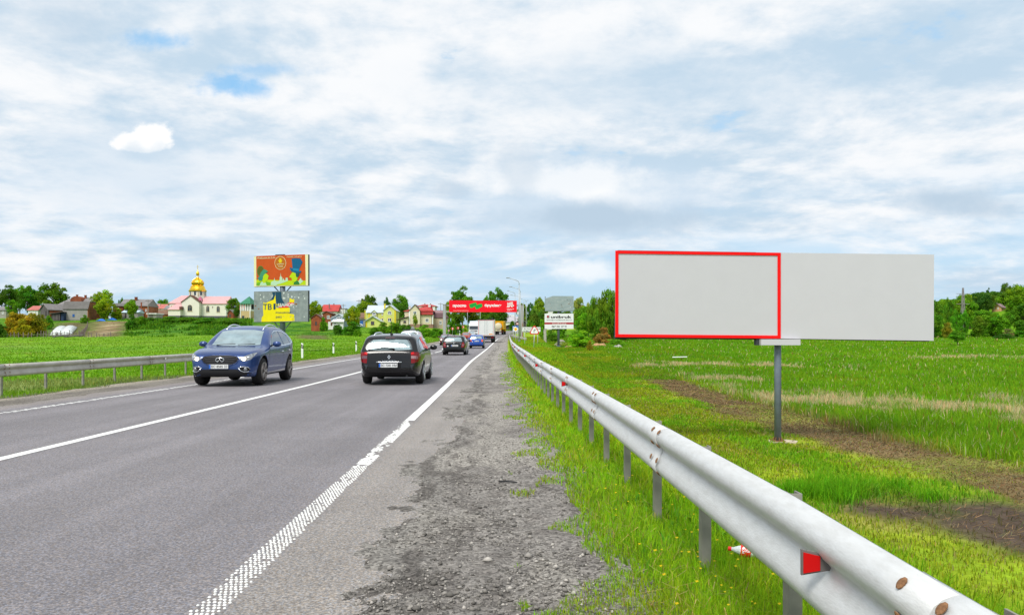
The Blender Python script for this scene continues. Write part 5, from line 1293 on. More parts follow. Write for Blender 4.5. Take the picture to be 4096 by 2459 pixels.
# wood on the right hill
T('round', 'light green tree at the right edge of the grey panel', 3690, 3775, 1204, 1336, 262, (.045, .13, .012))
T('round', 'rounded tree low at the right edge of the grey panel', 3700, 3772, 1262, 1338, 238, (.045, .14, .010))
T('feather', 'slim pointed tree just left of the pylon', 3772, 3816, 1193, 1330, 300, (.055, .15, .014))
T('round', 'broad olive crown behind the pylon', 3812, 3898, 1182, 1320, 330, (.060, .135, .010))
T('round', 'dark blue green crown right of the pylon', 3888, 3962, 1176, 1315, 350, (.022, .075, .014))
T('round', 'grey green tree left of the hill house', 3925, 3985, 1176, 1300, 372, (.045, .10, .016))
T('round', 'bright yellow green tree hugging the left wall of the hill house', 3936, 3976, 1210, 1300, 390, (.085, .18, .010))
B('bush', 'reddish olive bush at the foot of the wood by the grey panel', 3768, 3812, 1278, 1338, 232, (.10, .12, .015))
T('feather', 'pair-topped bright tree under the pylon', 3806, 3850, 1240, 1334, 240, (.045, .165, .012))
T('feather', 'bright leaning tree right of the pair-topped one', 3842, 3880, 1242, 1332, 242, (.045, .17, .012))
T('round', 'olive rounded tree in the middle of the wood edge', 3888, 3948, 1268, 1336, 238, (.055, .12, .012))
T('round', 'broad mid green tree below the hill house', 3880, 3990, 1242, 1330, 262, (.050, .14, .010))
T('round', 'fresh green tree right of the olive one at the wood edge', 3944, 4022, 1250, 1338, 248, (.055, .155, .010))
T('round', 'large dark crown below the right side of the hill house', 4044, 4140, 1232, 1340, 262, (.045, .12, .010))
T('round', 'deep green tree at the right edge of the wood', 4055, 4160, 1212, 1345, 250, (.040, .115, .010))
T('round', 'high crown behind the roof of the hill house', 3985, 4050, 1168, 1290, 412, (.045, .115, .012))
T('round', 'tree on the skyline with a pale top', 4000, 4045, 1136, 1260, 430, (.050, .11, .022))
T('sparse', 'thin dark tree poking above the hill skyline', 3942, 3966, 1152, 1260, 430, (.03, .08, .02))
B('tuft', 'grey bare thicket at the wood edge on the right', 4004, 4056, 1310, 1345, 236, (.075, .085, .05))
T('round', 'leafy tree on the slope just right below the hill house', 4004, 4056, 1250, 1340, 318, (.05, .15, .010))
T('round', 'leafy tree on the slope left below the hill house', 3950, 4002, 1252, 1340, 326, (.06, .165, .010))
B('bush', 'broad green shrub on the slope right of the hill house', 4022, 4085, 1228, 1290, 356, (.055, .15, .010))
B('bush', 'low shrub closing the wood edge beside the grey panel', 3725, 3790, 1306, 1344, 244, (.045, .14, .010))
B('bush', 'low shrub at the wood edge behind the lone meadow tree', 3800, 3870, 1304, 1342, 252, (.05, .15, .010))
B('bush', 'low shrub at the wood edge under the broad mid green tree', 3880, 3950, 1306, 1342, 250, (.04, .13, .010))
B('bush', 'low shrub at the wood edge by the grey bare thicket', 3945, 4010, 1302, 1342, 252, (.055, .155, .010))
B('bush', 'low shrub at the far right end of the wood edge', 4050, 4130, 1300, 1344, 246, (.04, .13, .010))
T('sparse', 'small lone round tree in the meadow right of the grey panel', 3792, 3868, 1324, 1376, 178, (.042, .14, .010))
B('tuft', 'dark low shrub in the meadow near the wood', 3976, 4058, 1332, 1364, 226, (.025, .085, .010))
lab = 'tree in the closed wood covering the hill at the right edge'
for k in range(90):
    X = 190 + 150 * ((k * .618) % 1) ; Y = 325 + 150 * ((k * .7548) % 1)
    px = VX + F * X / Y
    if px < 3720: X = (3740 - VX) * Y / F + 30 * ((k * .37) % 1); px = VX + F * X / Y
    if abs(px - 3998) < 66 and Y < 392: continue
    g = tz(X, Y); Hh = random.uniform(11, 16); pyt = VY - (g + Hh - CH) * F / Y; ww = random.uniform(8, 12) * F / Y
    pyt = max(pyt, 1206 - 68 * (px - 3740) / 356 + random.uniform(-3, 30))
    if (VY - (g - CH) * F / Y) - pyt < 32: continue
    T('round', lab, px - ww / 2, px + ww / 2, pyt, VY - (g - CH) * F / Y, Y, random.choice([(.040, .115, .012), (.055, .145, .010), (.070, .160, .010), (.034, .10, .014), (.085, .175, .010)]), group='trees of the hill wood')
# power pylon
p = W(3852, 1260, 322); p.z = tz(p.x, p.y); t = W(0, 1151, 322).z - p.z
r = thing('pylon', 'slim lattice power pylon standing among the trees of the right hill', 'pylon', p)
mb = MB(); s0, s1 = .75, .16
for sx in (-1, 1):
    for sy in (-1, 1): mb.tube([(sx * s0, sy * s0, -.5), (sx * s1, sy * s1, t)], .11, 5)
mb.build('legs', pm('pylon steel', (.30, .26, .28), .6, .3), r)
mb = MB()
for i in range(9):
    z0, z1 = t * i / 9, t * (i + 1) / 9; w0, w1 = s0 + (s1 - s0) * i / 9, s0 + (s1 - s0) * (i + 1) / 9
    for sy in (-1, 1):
        mb.tube([(-w0, sy * w0, z0), (w1, sy * w1, z1)], .05, 4); mb.tube([(w0, sy * w0, z0), (-w1, sy * w1, z1)], .05, 4)
setp(mb.build('lattice', bpy.data.materials['pylon steel'], r), kind='stuff')
for z in (t * .62, t * .86):
    mb = MB(); mb.tube([(-2.6, 0, z), (2.6, 0, z)], .09, 5); mb.build('crossarm', bpy.data.materials['pylon steel'], r)
# ------------------------------------------------------------------ crash barriers
M_GALV = pm('galvanised steel', (.64, .645, .64), .42, .25, ns=6.5, bump=.10, bs=30, stretch=(5, 1.5, 5), c2=(.55, .55, .535), lo=.38, hi=.72)
M_GALVD = pm('weathered galvanised steel', (.40, .375, .33), .55, .2, ns=2.5, na=.2, c2=(.50, .48, .43))
M_POST = pm('grey post steel', (.27, .255, .225), .6, .1, ns=5, na=.18)
M_RUST = pm('rusty bolt', (.24, .125, .062), .8, .2, ns=40, na=.4)
M_BOLT = pm('zinc bolt', (.36, .35, .33), .5, .5)
M_REFL = pm('red reflector', (.55, .003, .004), .4)
M_REFLF = pm('reflector housing', (.16, .14, .135), .6)

PROF = [(0, 0), (.016, -.003), (.040, -.012), (.060, -.028), (.073, -.050), (.076, -.072), (.070, -.094), (.054, -.116), (.036, -.132), (.029, -.142), (.034, -.156), (.046, -.180), (.060, -.208), (.071, -.232), (.077, -.254), (.074, -.276), (.060, -.295), (.040, -.307), (.024, -.312)]
def rail_ring(x, y, zt, side, off):
    f = [(x + side * (p + off), y, zt + z) for p, z in PROF]
    b = [(x + side * (p + off - .005), y, zt + z) for p, z in PROF]
    return f + b[::-1]
bolt_mb = MB(); bolt_mb.lathe([(.0155, 0), (.0155, .003), (.011, .007), (.004, .009)], 10)
ME_BOLT = bolt_mb.mesh('bolt', M_RUST, False)
bolt_mb2 = MB(); bolt_mb2.lathe([(.014, 0), (.014, .004), (.009, .008)], 8)
ME_BOLT2 = bolt_mb2.mesh('bolt', M_BOLT)
def bolt(parent, me, x, y, z, nx, nz, scale=1.0):
    q = Vector((nx, 0, nz)).to_track_quat('Z', 'Y')
    return link('bolt', me, parent, (x, y, z), q.to_euler(), (scale, scale * 1.25, scale))
def post_mesh(w, d, h, side):
    mb = MB(); t = .007
    mb.box(-w / 2, w / 2, -d / 2, -d / 2 + t, -h, 0)
    mb.box(-w / 2, -w / 2 + t, -d / 2 + t + .0005, d / 2, -h, 0); mb.box(w / 2 - t, w / 2, -d / 2 + t + .0005, d / 2, -h, 0)
    return mb
def guardrail(label, xf, ztf, side, joints, posts, matr, near_bolts, reflectors=(), refl_side=1, post_h=1.0, group=None):
    base = (xf(joints[0]), joints[0], 0)
    root = thing('guardrail', label, 'guardrail', base, 0, group)
    O = Vector(base)
    for k, (a, b) in enumerate(zip(joints, joints[1:])):
        st = .25 if a < 15 else 1.0
        n = max(2, int((b + .16 - a) / st)); yy = np.linspace(a - .02, b + .16, n + 1)
        rings = [[Vector(v) - O for v in rail_ring(xf(y), y, ztf(y), side, .0055 * max(0, 1 - (y - a) / (b - a)) ** 1)] for y in yy]
        mb = MB(); mb.loft(rings)
        beam = mb.build('rail_beam', matr, root, smooth=True)
        beam.data.polygons[-1].use_smooth = False; beam.data.polygons[-2].use_smooth = False
        if a < near_bolts:
            for yo in (-.05, .14):
                for p, z, nx, nz in ((.058, -.024, .75, .66), (.062, -.110, .75, -.66), (.072, -.206, .93, .36), (.060, -.288, .72, -.69)):
                    y = a + yo
                    bolt(beam, ME_BOLT, xf(y) - O.x + side * (p + .005), y - O.y, ztf(y) + z, side * nx, nz, 1.0)
    zp = .10
    hs = [h for h in posts]
    pm_ = post_mesh(.052, .07, post_h, side).mesh('post', M_POST)
    sp_mb = MB(); sp_mb.box(-.035, .03, -.03, .03, -.13, .0); sp_me = sp_mb.mesh('spacer', M_POST)
    bz = MB()
    for y in hs:
        x = xf(y) - side * .065
        p = link('post', pm_, root, Vector((x, y, ztf(y) - .022)) - O)
        link('spacer', sp_me, p, (side * .04, 0, -.085))
        if y < near_bolts: bolt(root, ME_BOLT2, xf(y) - O.x + side * .010, y - O.y, ztf(y) - .156, side, 0)
    for y in reflectors:
        if y < 22: s_ = 1.0
        # a folded plate: housing and red face across the valley, facing the traffic
        mb = MB(); mb.slab([(-.060, -.028), (-.126, -.042), (-.126, .042), (-.060, .028), (.0, .016), (.0, -.016)], -.006, .006)
        # local x = out of the rail, z = up
        hsg = mb.build('reflector', M_REFLF, root, loc=Vector((xf(y), y, ztf(y) - .128)) - O)
        hsg.rotation_euler = (0, 0, rad(-8) if side < 0 else rad(180 + 8))
        mb = MB(); mb.slab([(-.068, -.023), (-.120, -.034), (-.120, .034), (-.068, .023)], -.012, -.0065) if side < 0 else mb.slab([(-.068, -.023), (-.120, -.034), (-.120, .034), (-.068, .023)], .0065, .012)
        link('reflector_face', mb.mesh('reflector_face', M_REFL if refl_side > 0 else M_WHITE), hsg)
    return root
xr = lambda y: 1.125 + float(dr(y))
ztr = table([(-60, .60), (-3, .600), (1.8, .653), (3.05, .686), (7, .712), (11, .745), (21, .79), (30, .90), (40, 1.0), (49, 1.11), (62, 1.17), (89, 1.43), (128, 1.96), (150, 2.34), (160, 2.5), (1700, 3)], 1)
zrail = lambda y: float(ztr(y))
GR1 = guardrail('long pale galvanised W-beam crash barrier with rusty bolts beside the gravel shoulder', xr, zrail, -1,
                list(np.arange(-1.35, 150, 3.33)), list(np.arange(.54, 149, 1.355)), M_GALV, 26, (2.64, 12.2, 20.2, 28, 36, 44, 52))
xl = lambda y: -12.1 + float(dr(y))
ztl = table([(-60, .66), (20, .69), (34, .77), (60, .80)], 4)
GR2 = guardrail('dull grey crash barrier on the far side of the road behind the blue car', xl, lambda y: float(ztl(y)), 1,
                [11.6 + 4.2 * k for k in range(9)], [12.05 + 1.99 * k for k in range(17)], M_GALVD, 40, (29.6,), -1)
# the two barrier arms at the junction
def side_rail(label, pts):
    root = thing('guardrail', label, 'guardrail', pts[0], 0, 'barrier arms at the junction')
    O = Vector(pts[0]); P = [Vector(p) for p in pts]
    rings = []
    for i, p in enumerate(P):
        d = (P[min(i + 1, len(P) - 1)] - P[max(i - 1, 0)]); nrm = Vector((d.y, -d.x, 0)).normalized()
        if nrm.y > 0: nrm = -nrm
        f = [p - O + nrm * a + Vector((0, 0, z)) for a, z in PROF]; b = [q - nrm * .006 for q in f]
        rings.append(f + b[::-1])
    mb = MB(); mb.loft(rings); mb.build('rail_beam', M_GALVD, root, True, fixn=True)
    pm_ = post_mesh(.1, .1, 1.5, 1).mesh('post', M_POST)
    for i in range(len(P) - 1):
        for t in (.0, .5):
            link('post', pm_, root, P[i].lerp(P[i + 1], t) - O + Vector((0, .12, -.02)))
    link('post', pm_, root, P[-1] - O + Vector((-.1, .12, -.02)))
side_rail('short grey barrier arm running down the grass from the junction under the town sign', [W(2033, 1336, 150), W(2055, 1341, 142), W(2080, 1346, 136), W(2107, 1352, 132)])
side_rail('grey barrier arm curving away along the bend behind the lamp posts', [W(2033, 1335, 152), W(2040, 1331, 165), W(2052, 1328, 180), W(2070, 1326, 195), W(2090, 1325, 205)])

# ------------------------------------------------------------------ the big blank billboard
M_BOARD = pm('blank grey vinyl', (.535, .524, .555), .6, ns=1.5, na=.012)
M_RED = pm('red frame', (.86, .004, .004), .5)
M_POLE = pm('blue grey pole paint', (.19, .225, .29), .5, .1, ns=3, na=.12)
M_CONC = pm('concrete', (.40, .38, .34), .9, ns=3, na=.25, bump=.4, bs=20)
base = Vector((10.77, 30.95, tz(10.77, 30.95) + .03))
root = thing('billboard', 'big blank billboard with one red framed panel on a single blue grey pole', 'billboard', base)
def hexa(c00, c10, c11, c01, dep):
    """solid with the given front corners and depth behind"""
    f = [Vector(c) for c in (c00, c10, c11, c01)]
    n = (f[1] - f[0]).cross(f[3] - f[0]).normalized()
    if n.y > 0: n = -n
    b = [v - n * dep for v in f]
    return [v - base for v in f + b]
HEX = [(0, 1, 2, 3), (7, 6, 5, 4), (1, 0, 4, 5), (2, 1, 5, 6), (3, 2, 6, 7), (0, 3, 7, 4)]
L0, L1 = W(2461, 1348, 30.48), W(3122, 1353.6, 30.73); T0, T1 = W(2461.3, 1002.5, 30.48), W(3122, 1011, 30.73)
R1, S1 = W(3735, 1362.5, 30.17), W(3736.5, 1018, 30.17)
def pp(s, t, o=0.0):
    a = L0.lerp(L1, s); b = T0.lerp(T1, s); p = a.lerp(b, t); return p - Vector((0, o, 0))
mb = MB(); mb.add(hexa(pp(.004, .005), pp(.996, .005), pp(.996, .995), pp(.004, .995), .16), HEX); mb.build('panel', M_BOARD, root, fixn=True)
q = [L1 + Vector((.012, 0, 0)), R1, S1, T1 + Vector((.012, 0, 0))]
mb = MB(); mb.add(hexa(*q, .16), HEX); mb.build('panel', M_BOARD, root, fixn=True)
fw, fh = .0185, .0345
for s0, s1, t0, t1 in ((0, 1, 1 - fh, 1), (0, 1, 0, fh), (0, fw, fh + .0003, 1 - fh - .0003), (1 - fw, 1, fh + .0003, 1 - fh - .0003)):
    mb = MB(); mb.add(hexa(pp(s0, t0, .03), pp(s1, t0, .03), pp(s1, t1, .03), pp(s0, t1, .03), .03), HEX); mb.build('frame', M_RED, root, fixn=True)
for a, b_, c, d in ((pp(-.001, -.018), pp(.86, -.015), pp(.86, 1.01), pp(.02, 1.012)), (L1 + Vector((.06, 0, -.02)), R1 + Vector((-.06, 0, -.03)), S1 + Vector((-.1, 0, -.05)), T1 + Vector((.06, 0, -.05)))):
    mb = MB(); dd = Vector((0, .19, 0)); mb.add(hexa(a + dd, b_ + dd, c + dd, d + dd, .10), HEX); mb.build('back_frame', M_DARK, root, fixn=True)
a, b_ = W(3044.5, 1380, 30.5) - base, W(3202, 1356.5, 30.5) - base
mb = MB(); mb.box(a.x, b_.x, a.y, a.y + .2, a.z, b_.z); mb.build('name_plate', M_BOARD, root)
mb = MB(); mb.box(a.x - .11, a.x + .7, a.y + .21, a.y + .5, a.z - .005, b_.z + .05); mb.build('bracket', M_DARK, root)
mb = MB(); mb.lathe([(.128, .04), (.128, 3.2), (.128, 4.15)], 24); mb.build('pole', M_POLE, root, True)
mb = MB(); mb.hprism([(-.22, -.22), (.22, -.22), (.22, .22), (-.22, .22)], .005, .035); mb.build('base_plate', M_RUST, root)
for k in range(8):
    an = k * math.pi / 4
    mb = MB(); M = Matrix.Rotation(an, 4, 'Z')
    mb.add([M @ Vector(v) for v in ((.126, -.008, .036), (.215, -.008, .036), (.130, -.008, .17), (.126, .008, .036), (.215, .008, .036), (.130, .008, .17))], [(0, 1, 2), (5, 4, 3), (0, 3, 4, 1), (1, 4, 5, 2), (2, 5, 3, 0)])
    mb.build('gusset', M_RUST, root)
mb = MB(); mb.hprism([(-.45, -.4), (.55, -.45), (.8, .1), (.5, .5), (-.4, .42)], -.25, .003)
mb.build('footing', pm('pale weathered concrete', (.47, .40, .29), .9, ns=4, na=.3, bump=.4), root)

# ------------------------------------------------------------------ two-tier billboard on the left
M_ORANGE = pm('orange print', (.50, .075, .012), .55, ns=1.2, na=.06)
M_CREAM = pm('cream print', (.70, .66, .40), .55)
M_LIME = pm('lime print', (.42, .56, .006), .55)
M_LGREEN = pm('green print', (.14, .36, .02), .55)
M_DGREEN = pm('dark green print', (.03, .18, .04), .55)
M_OLIVE = pm('olive print', (.10, .10, .012), .55)
M_TEAL = pm('blue print', (.006, .10, .22), .55)
M_TEALL = pm('light blue print', (.012, .20, .36), .55)
M_PGREY = pm('pale city print', (.42, .60, .42), .55)
M_TIN = pm('weathered tin sheet', (.21, .235, .25), .55, .3, ns=1.6, na=.22, c2=(.30, .325, .335))
M_YELP = pm('yellow poster', (.75, .62, .006), .55, ns=2, na=.05)
M_NAVY = pm('navy print', (.012, .055, .10), .55)
M_PRED = pm('red print', (.65, .015, .02), .55)
M_PAPER = pm('torn paper', (.62, .64, .64), .8)
LB = Vector((-21.15, 80.2, tz(-21.15, 80.2)))
root = thing('billboard', 'two-tier billboard with an orange poster above and a torn yellow one below', 'billboard', LB, rad(-17))
zb = LB.z
def Lz(z): return z - zb
M_STEEL = pm('billboard steel', (.13, .155, .19), .5, .2)
mb = MB(); mb.tube([(0, .35, -.3), (0, .35, Lz(9.3))], .27, 16); mb.build('pole', M_STEEL, root, True)
for (z0, z1) in ((6.64, 9.66), (3.12, 6.14)):
    for s_ in (-1, 1):
        mb = MB(); mb.tube([(s_ * .1, .35, Lz(z0) - .85), (s_ * 1.0, .35, Lz(z0) + .05)], .06, 8); mb.build('brace', M_STEEL, root)
def patchpoly(parent, pts, y, mat, w, h, name, dep=.004):
    """flat print: polygon in panel fractions"""
    mb = MB(); mb.slab([((s - .5) * w, t * h) for s, t in pts], y - dep, y); return mb.build(name, mat, parent)
def panel(root, name, mat, w, h, z0, dep=.28, edge=M_DARK):
    mb = MB(); mb.box(-w / 2, w / 2, .02, dep, z0 - .02, z0 + h + .02); body = mb.build(name, edge, root)
    mb = MB(); mb.slab([(-w / 2, 0), (w / 2, 0), (w / 2, h), (-w / 2, h)], 0, .018)
    s = link('sheet', mb.mesh('sheet', mat), body, (0, 0, z0)); return body, s
PW, PH = 6.08, 3.02
b1, up = panel(root, 'upper_panel', M_CREAM, PW, PH, Lz(6.64))
# poster art: fractions measured on the poster, s from the left, t from the bottom
def S(x, y): return ((x - 30) / 1190.0, 1 - (y - 68 - (30 - (x - 30) * .035)) / 620.0)
def art(pts, mat, lay, name): return patchpoly(up, [S(*p) for p in pts], -.002 - .005 * lay, mat, PW, PH, name)
def arc(cx, cy, rx, ry, a0=0, a1=360, n=28): return [(cx + rx * math.cos(rad(a0 + (a1 - a0) * i / n)), cy + ry * math.sin(rad(a0 + (a1 - a0) * i / n))) for i in range(n + (a1 - a0 < 360))]
art([(82, 90), (1155, 52), (1170, 668), (85, 700)], M_ORANGE, 0, 'orange_field')
art([(84, 575), (300, 570), (420, 572), (700, 580), (1168, 578), (1169, 664), (84, 697)], M_LIME, 1, 'meadow_print')
art([(86, 640), (240, 600), (400, 625), (400, 680), (86, 694)], M_LGREEN, 2, 'meadow_print')
art([(405, 680), (420, 610), (475, 590), (488, 520), (500, 590), (555, 600), (600, 580), (605, 515), (618, 505), (626, 425), (636, 505), (660, 515), (662, 590), (685, 530), (700, 570), (730, 580), (735, 525), (780, 525), (785, 590), (640, 640), (560, 660), (520, 690)], M_PGREY, 3, 'city_print')
art([(985, 640), (1020, 590), (1040, 550), (1068, 522), (1082, 570), (1120, 580), (1060, 640)], M_PGREY, 3, 'city_print')
art(arc(618, 228, 126, 136), M_CREAM, 2, 'seal_ring'); art(arc(618, 228, 119, 128), pm('brown seal', (.42, .12, .012), .55), 3, 'seal')
for ln in ([(596, 140), (640, 140), (640, 165), (596, 165)], [(575, 172), (662, 172), (655, 195), (582, 195)], [(592, 205), (645, 205), (645, 225), (592, 225)]): art(ln, M_YELP, 4, 'seal_mark')
# woman's profile with turned-up hat
art([(160, 695), (180, 640), (210, 612), (290, 622), (320, 690)], M_PGREY, 4, 'dress_print')
art([(235, 640), (215, 560), (250, 470), (300, 440), (330, 460), (365, 500), (352, 515), (345, 560), (332, 585), (300, 590), (295, 630)], M_LIME, 5, 'face_print')
art(arc(182, 400, 76, 112), M_DGREEN, 5, 'hat_print'); art(arc(186, 398, 64, 98), M_OLIVE, 6, 'hat_print')
art([(150, 520), (190, 420), (255, 355), (310, 372), (352, 405), (300, 435), (255, 470), (230, 530)], pm('teal print', (.05, .24, .14), .55), 7, 'hat_band_print')
art([(118, 535), (150, 515), (240, 525), (215, 590), (150, 590)], pm('blue green print', (.03, .22, .16), .55), 8, 'hair_print')
# man's profile with a tall hat
art([(905, 662), (920, 610), (985, 570), (1030, 620), (1036, 660)], M_DGREEN, 4, 'coat_print')
art([(880, 600), (868, 545), (862, 525), (825, 522), (816, 508), (868, 430), (900, 400), (1000, 420), (1005, 510), (975, 580), (930, 608)], M_LIME, 5, 'face_print')
art([(955, 430), (1045, 430), (1030, 480), (990, 520), (962, 500)], pm('dark hair print', (.02, .09, .07), .55), 6, 'hair_print')
art([(868, 140), (940, 128), (1060, 135), (1105, 205), (1040, 330), (1025, 400), (890, 380)], M_TEAL, 7, 'hat_print')
art([(885, 330), (1030, 345), (1022, 392), (892, 378)], M_TEALL, 8, 'hat_band_print')
art([(828, 315), (890, 335), (900, 375), (1020, 390), (1080, 380), (1070, 420), (960, 432), (860, 395), (835, 360)], M_TEAL, 9, 'hat_brim_print')
def tx(s, x0, x1, y0, y1, lay, mat, bold=0.0):
    a, b_ = S(x0, y1), S(x1, y0)
    return text(up, s, (a[0] - .5) * PW, (b_[0] - .5) * PW, a[1] * PH, b_[1] * PH, -.004 - .005 * lay, mat, bold)
tx('Welcome to Lviv', 105, 512, 98, 150, 4, M_CREAM, .01); tx('Ласкаво просимо!', 760, 1083, 82, 122, 4, M_CREAM, .01)
tx('ЦАЛИНКИ', 545, 694, 236, 270, 5, M_CREAM, .02); tx('Львівка', 568, 675, 280, 310, 5, M_CREAM, .02)
mb = MB(); mb.box(-.65, .35, .05, .25, Lz(9.68), Lz(9.78)); mb.build('lamp_arm', M_DARK, root)
b2, lo = panel(root, 'lower_panel', M_TIN, PW, PH, Lz(3.12))
def S2(x, y): return ((x - 52) / 1192.0, 1 - (y - 790) / 626.0)
def art2(pts, mat, lay, name): return patchpoly(lo, [S2(*p) for p in pts], -.002 - .005 * lay, mat, PW, PH, name)
for s0, s1 in ((.0, .151), (.155, .404), (.408, .648), (.652, .828), (.832, 1.0)):
    for t0, t1 in ((.0, .33), (.334, .66), (.664, 1.0)):
        patchpoly(lo, [(s0 + .002, t0 + .003), (s1 - .002, t0 + .003), (s1 - .002, t1 - .003), (s0 + .002, t1 - .003)], -.001, M_TIN, PW, PH, 'tin_panel', .006)
art2([(255, 1080), (270, 1000), (300, 1030), (400, 990), (470, 960), (530, 870), (540, 1000), (550, 1130), (850, 1130), (845, 1250), (940, 1265), (950, 1400), (560, 1408), (220, 1414), (228, 1320), (262, 1280)], M_YELP, 1, 'torn_poster')
art2([(845, 930), (900, 960), (945, 955), (945, 1020), (840, 1020)], M_YELP, 1, 'torn_poster')
art2([(455, 805), (528, 800), (525, 870), (495, 960), (400, 985), (455, 930), (480, 870)], M_NAVY, 2, 'torn_poster')
art2([(535, 800), (665, 800), (668, 920), (700, 990), (745, 1040), (735, 1090), (640, 1075), (560, 1095), (550, 1000), (540, 990)], M_NAVY, 3, 'torn_poster')
art2([(820, 1020), (940, 1020), (940, 1065), (900, 1080), (830, 1080), (820, 1130), (600, 1132), (610, 1105), (720, 1095)], M_PRED, 2, 'torn_poster')
def tx2(s, x0, x1, y0, y1, lay, mat, bold=0.0):
    a, b_ = S2(x0, y1), S2(x1, y0)
    return text(lo, s, (a[0] - .5) * PW, (b_[0] - .5) * PW, a[1] * PH, b_[1] * PH, -.004 - .005 * lay, mat, bold)
tx2('ТВ', 262, 450, 1045, 1166, 4, M_NAVY, .02); art2([(490, 1040), (536, 1038), (536, 1160), (490, 1164)], M_NAVY, 4, 'print')
tx2('РДО', 545, 640, 1050, 1088, 5, M_YELP, .03); tx2('ЦАНОВ', 600, 938, 1036, 1118, 4, M_PAPER, .04)
tx2('РОМАДЯНСЬК', 540, 880, 1212, 1250, 4, M_NAVY, .015); tx2('ЕНКО', 543, 676, 1298, 1340, 4, M_NAVY, .015)
rr = random.Random(4)
for _ in range(46):
    cx, cy = rr.choice([(rr.uniform(180, 480), rr.uniform(830, 1010)), (rr.uniform(700, 830), rr.uniform(810, 990)), (rr.uniform(840, 1220), rr.uniform(830, 960)), (rr.uniform(900, 1200), rr.uniform(1100, 1360)), (rr.uniform(700, 930), rr.uniform(1270, 1390))])
    r_ = rr.uniform(4, 22)
    art2([(cx + r_ * rr.uniform(.4, 1) * math.cos(a), cy + 1.3 * r_ * rr.uniform(.4, 1) * math.sin(a)) for a in (0, 1.1, 2.2, 3.2, 4.2, 5.3)], M_PAPER, 1, 'paper_scrap')
for cx, cy, r_ in ((88, 1080, 24), (160, 1145, 22), (985, 1055, 34)):
    art2([(cx + r_ * rr.uniform(.6, 1) * math.cos(a), cy + .8 * r_ * rr.uniform(.6, 1) * math.sin(a)) for a in np.linspace(0, 5.6, 8)], M_RUST, 2, 'rust_patch')

# ------------------------------------------------------------------ two-tier billboard on the right
UY = 166.0
UB = W(2234.7, 1385, UY); UB.z = tz(UB.x, UB.y)
root = thing('billboard', 'two-tier billboard with bare tin above and a white paving advert below', 'billboard', UB)
def U(px, py): v = W(px, py, UY) - UB; return v.x, v.z
w_, h_ = 115 * UY / F, 60.3 * UY / F
mb = MB(); x0, z1 = U(2234.7, 1190); mb.tube([(x0, .5, -.4), (x0, .5, z1)], .25, 14); mb.build('pole', M_STEEL, root, True)
mb = MB(); mb.hprism([(-.35, .15), (.35, .15), (.35, .85), (-.35, .85)], -.2, .45); mb.build('plinth', M_STEEL, root)
xa, za = U(2180, 1244); xb, zb_ = U(2294.5, 1184)
mb = MB(); mb.slab([(xa, za), (xb, za + .02), (xb, zb_), (xa + 1.6, zb_ + .02), (xa + .25, zb_ - .45), (xa, zb_ - .2)], 0, .06)
tin = mb.build('upper_panel', pm('stained tin sheet', (.27, .335, .35), .5, .3, ns=.9, na=.2, c2=(.37, .42, .42), stretch=(1, 1, 2)), root)
mb = MB(); mb.box(xa, xb, .065, .5, za - .02, za + .2); mb.box(xa, xa + .12, .065, .5, za + .205, zb_ - .1); mb.box(xb - .12, xb, .065, .5, za + .205, zb_); mb.build('back_frame', M_DARK, root)
for _ in range(26):
    cx, cz = rr.uniform(xa + .4, xb - .3), rr.uniform(za + .3, zb_ - .5); r_ = rr.uniform(.03, .12)
    mb = MB(); mb.slab([(cx + r_ * rr.uniform(.4, 1) * math.cos(a), cz + r_ * rr.uniform(.3, 1.4) * math.sin(a)) for a in (0, 1.1, 2.2, 3.2, 4.2, 5.3)], -.006, -.001)
    mb.build('rust_patch', rr.choice([M_RUST, M_REFLF, M_PAPER]), tin)
xa, za = U(2178.5, 1314.7); xb, zb_ = U(2294, 1254)
mb = MB(); mb.slab([(xa, za), (xb, za), (xb, zb_), (xa, zb_)], 0, .08); ad = mb.build('lower_panel', pm('white advert', (.74, .75, .77), .5), root)
mb = MB(); mb.box(xa + .05, xb - .05, .085, .5, za + .05, zb_ - .05); mb.build('back_frame', M_DARK, root)
mb = MB(); x0, z0 = U(2187, 1317.5); x1, z1 = U(2207, 1314.9); mb.box(x0, x1, .02, .2, z0, z1); mb.build('name_plate', M_WHITE, root)
def U5(x, y): return U(2000 + x / 4.24, 1080 + y / 4.24)
M_MAROON = pm('dark red print', (.36, .028, .035), .5); M_INK = pm('black ink', (.018, .014, .014), .5)
def u5rect(x0, y0, x1, y1, mat, name, y=-.004):
    (a, b_), (c, d) = U5(x0, y1), U5(x1, y0); mb = MB(); mb.slab([(a, b_), (c, b_), (c, d), (a, d)], y, -.0005); return mb.build(name, mat, ad)
def u5text(s, x0, y0, x1, y1, mat, bold=0.0, y=-.006):
    (a, b_), (c, d) = U5(x0, y1), U5(x1, y0); return text(ad, s, a, c, b_, d, y, mat, bold)
u5rect(755, 887, 1246, 920, M_MAROON, 'stripe'); u5rect(795, 770, 827, 806, M_MAROON, 'logo_square')
u5rect(829, 770, 838, 816, M_INK, 'logo_edge'); u5rect(795, 809, 828.5, 816, M_INK, 'logo_edge')
u5text('unibruk', 862, 770, 1214, 818, M_INK, .035); u5text('БРУКІВКА НАЙВИЩОЇ ЯКОСТІ', 793, 834, 1218, 858, M_INK, .02)
u5text('www.unibruk.com.ua', 882, 893, 1124, 914, M_WHITE, .02, -.012); u5text('067 341 27 91', 877, 942, 1131, 972, M_INK, .03)

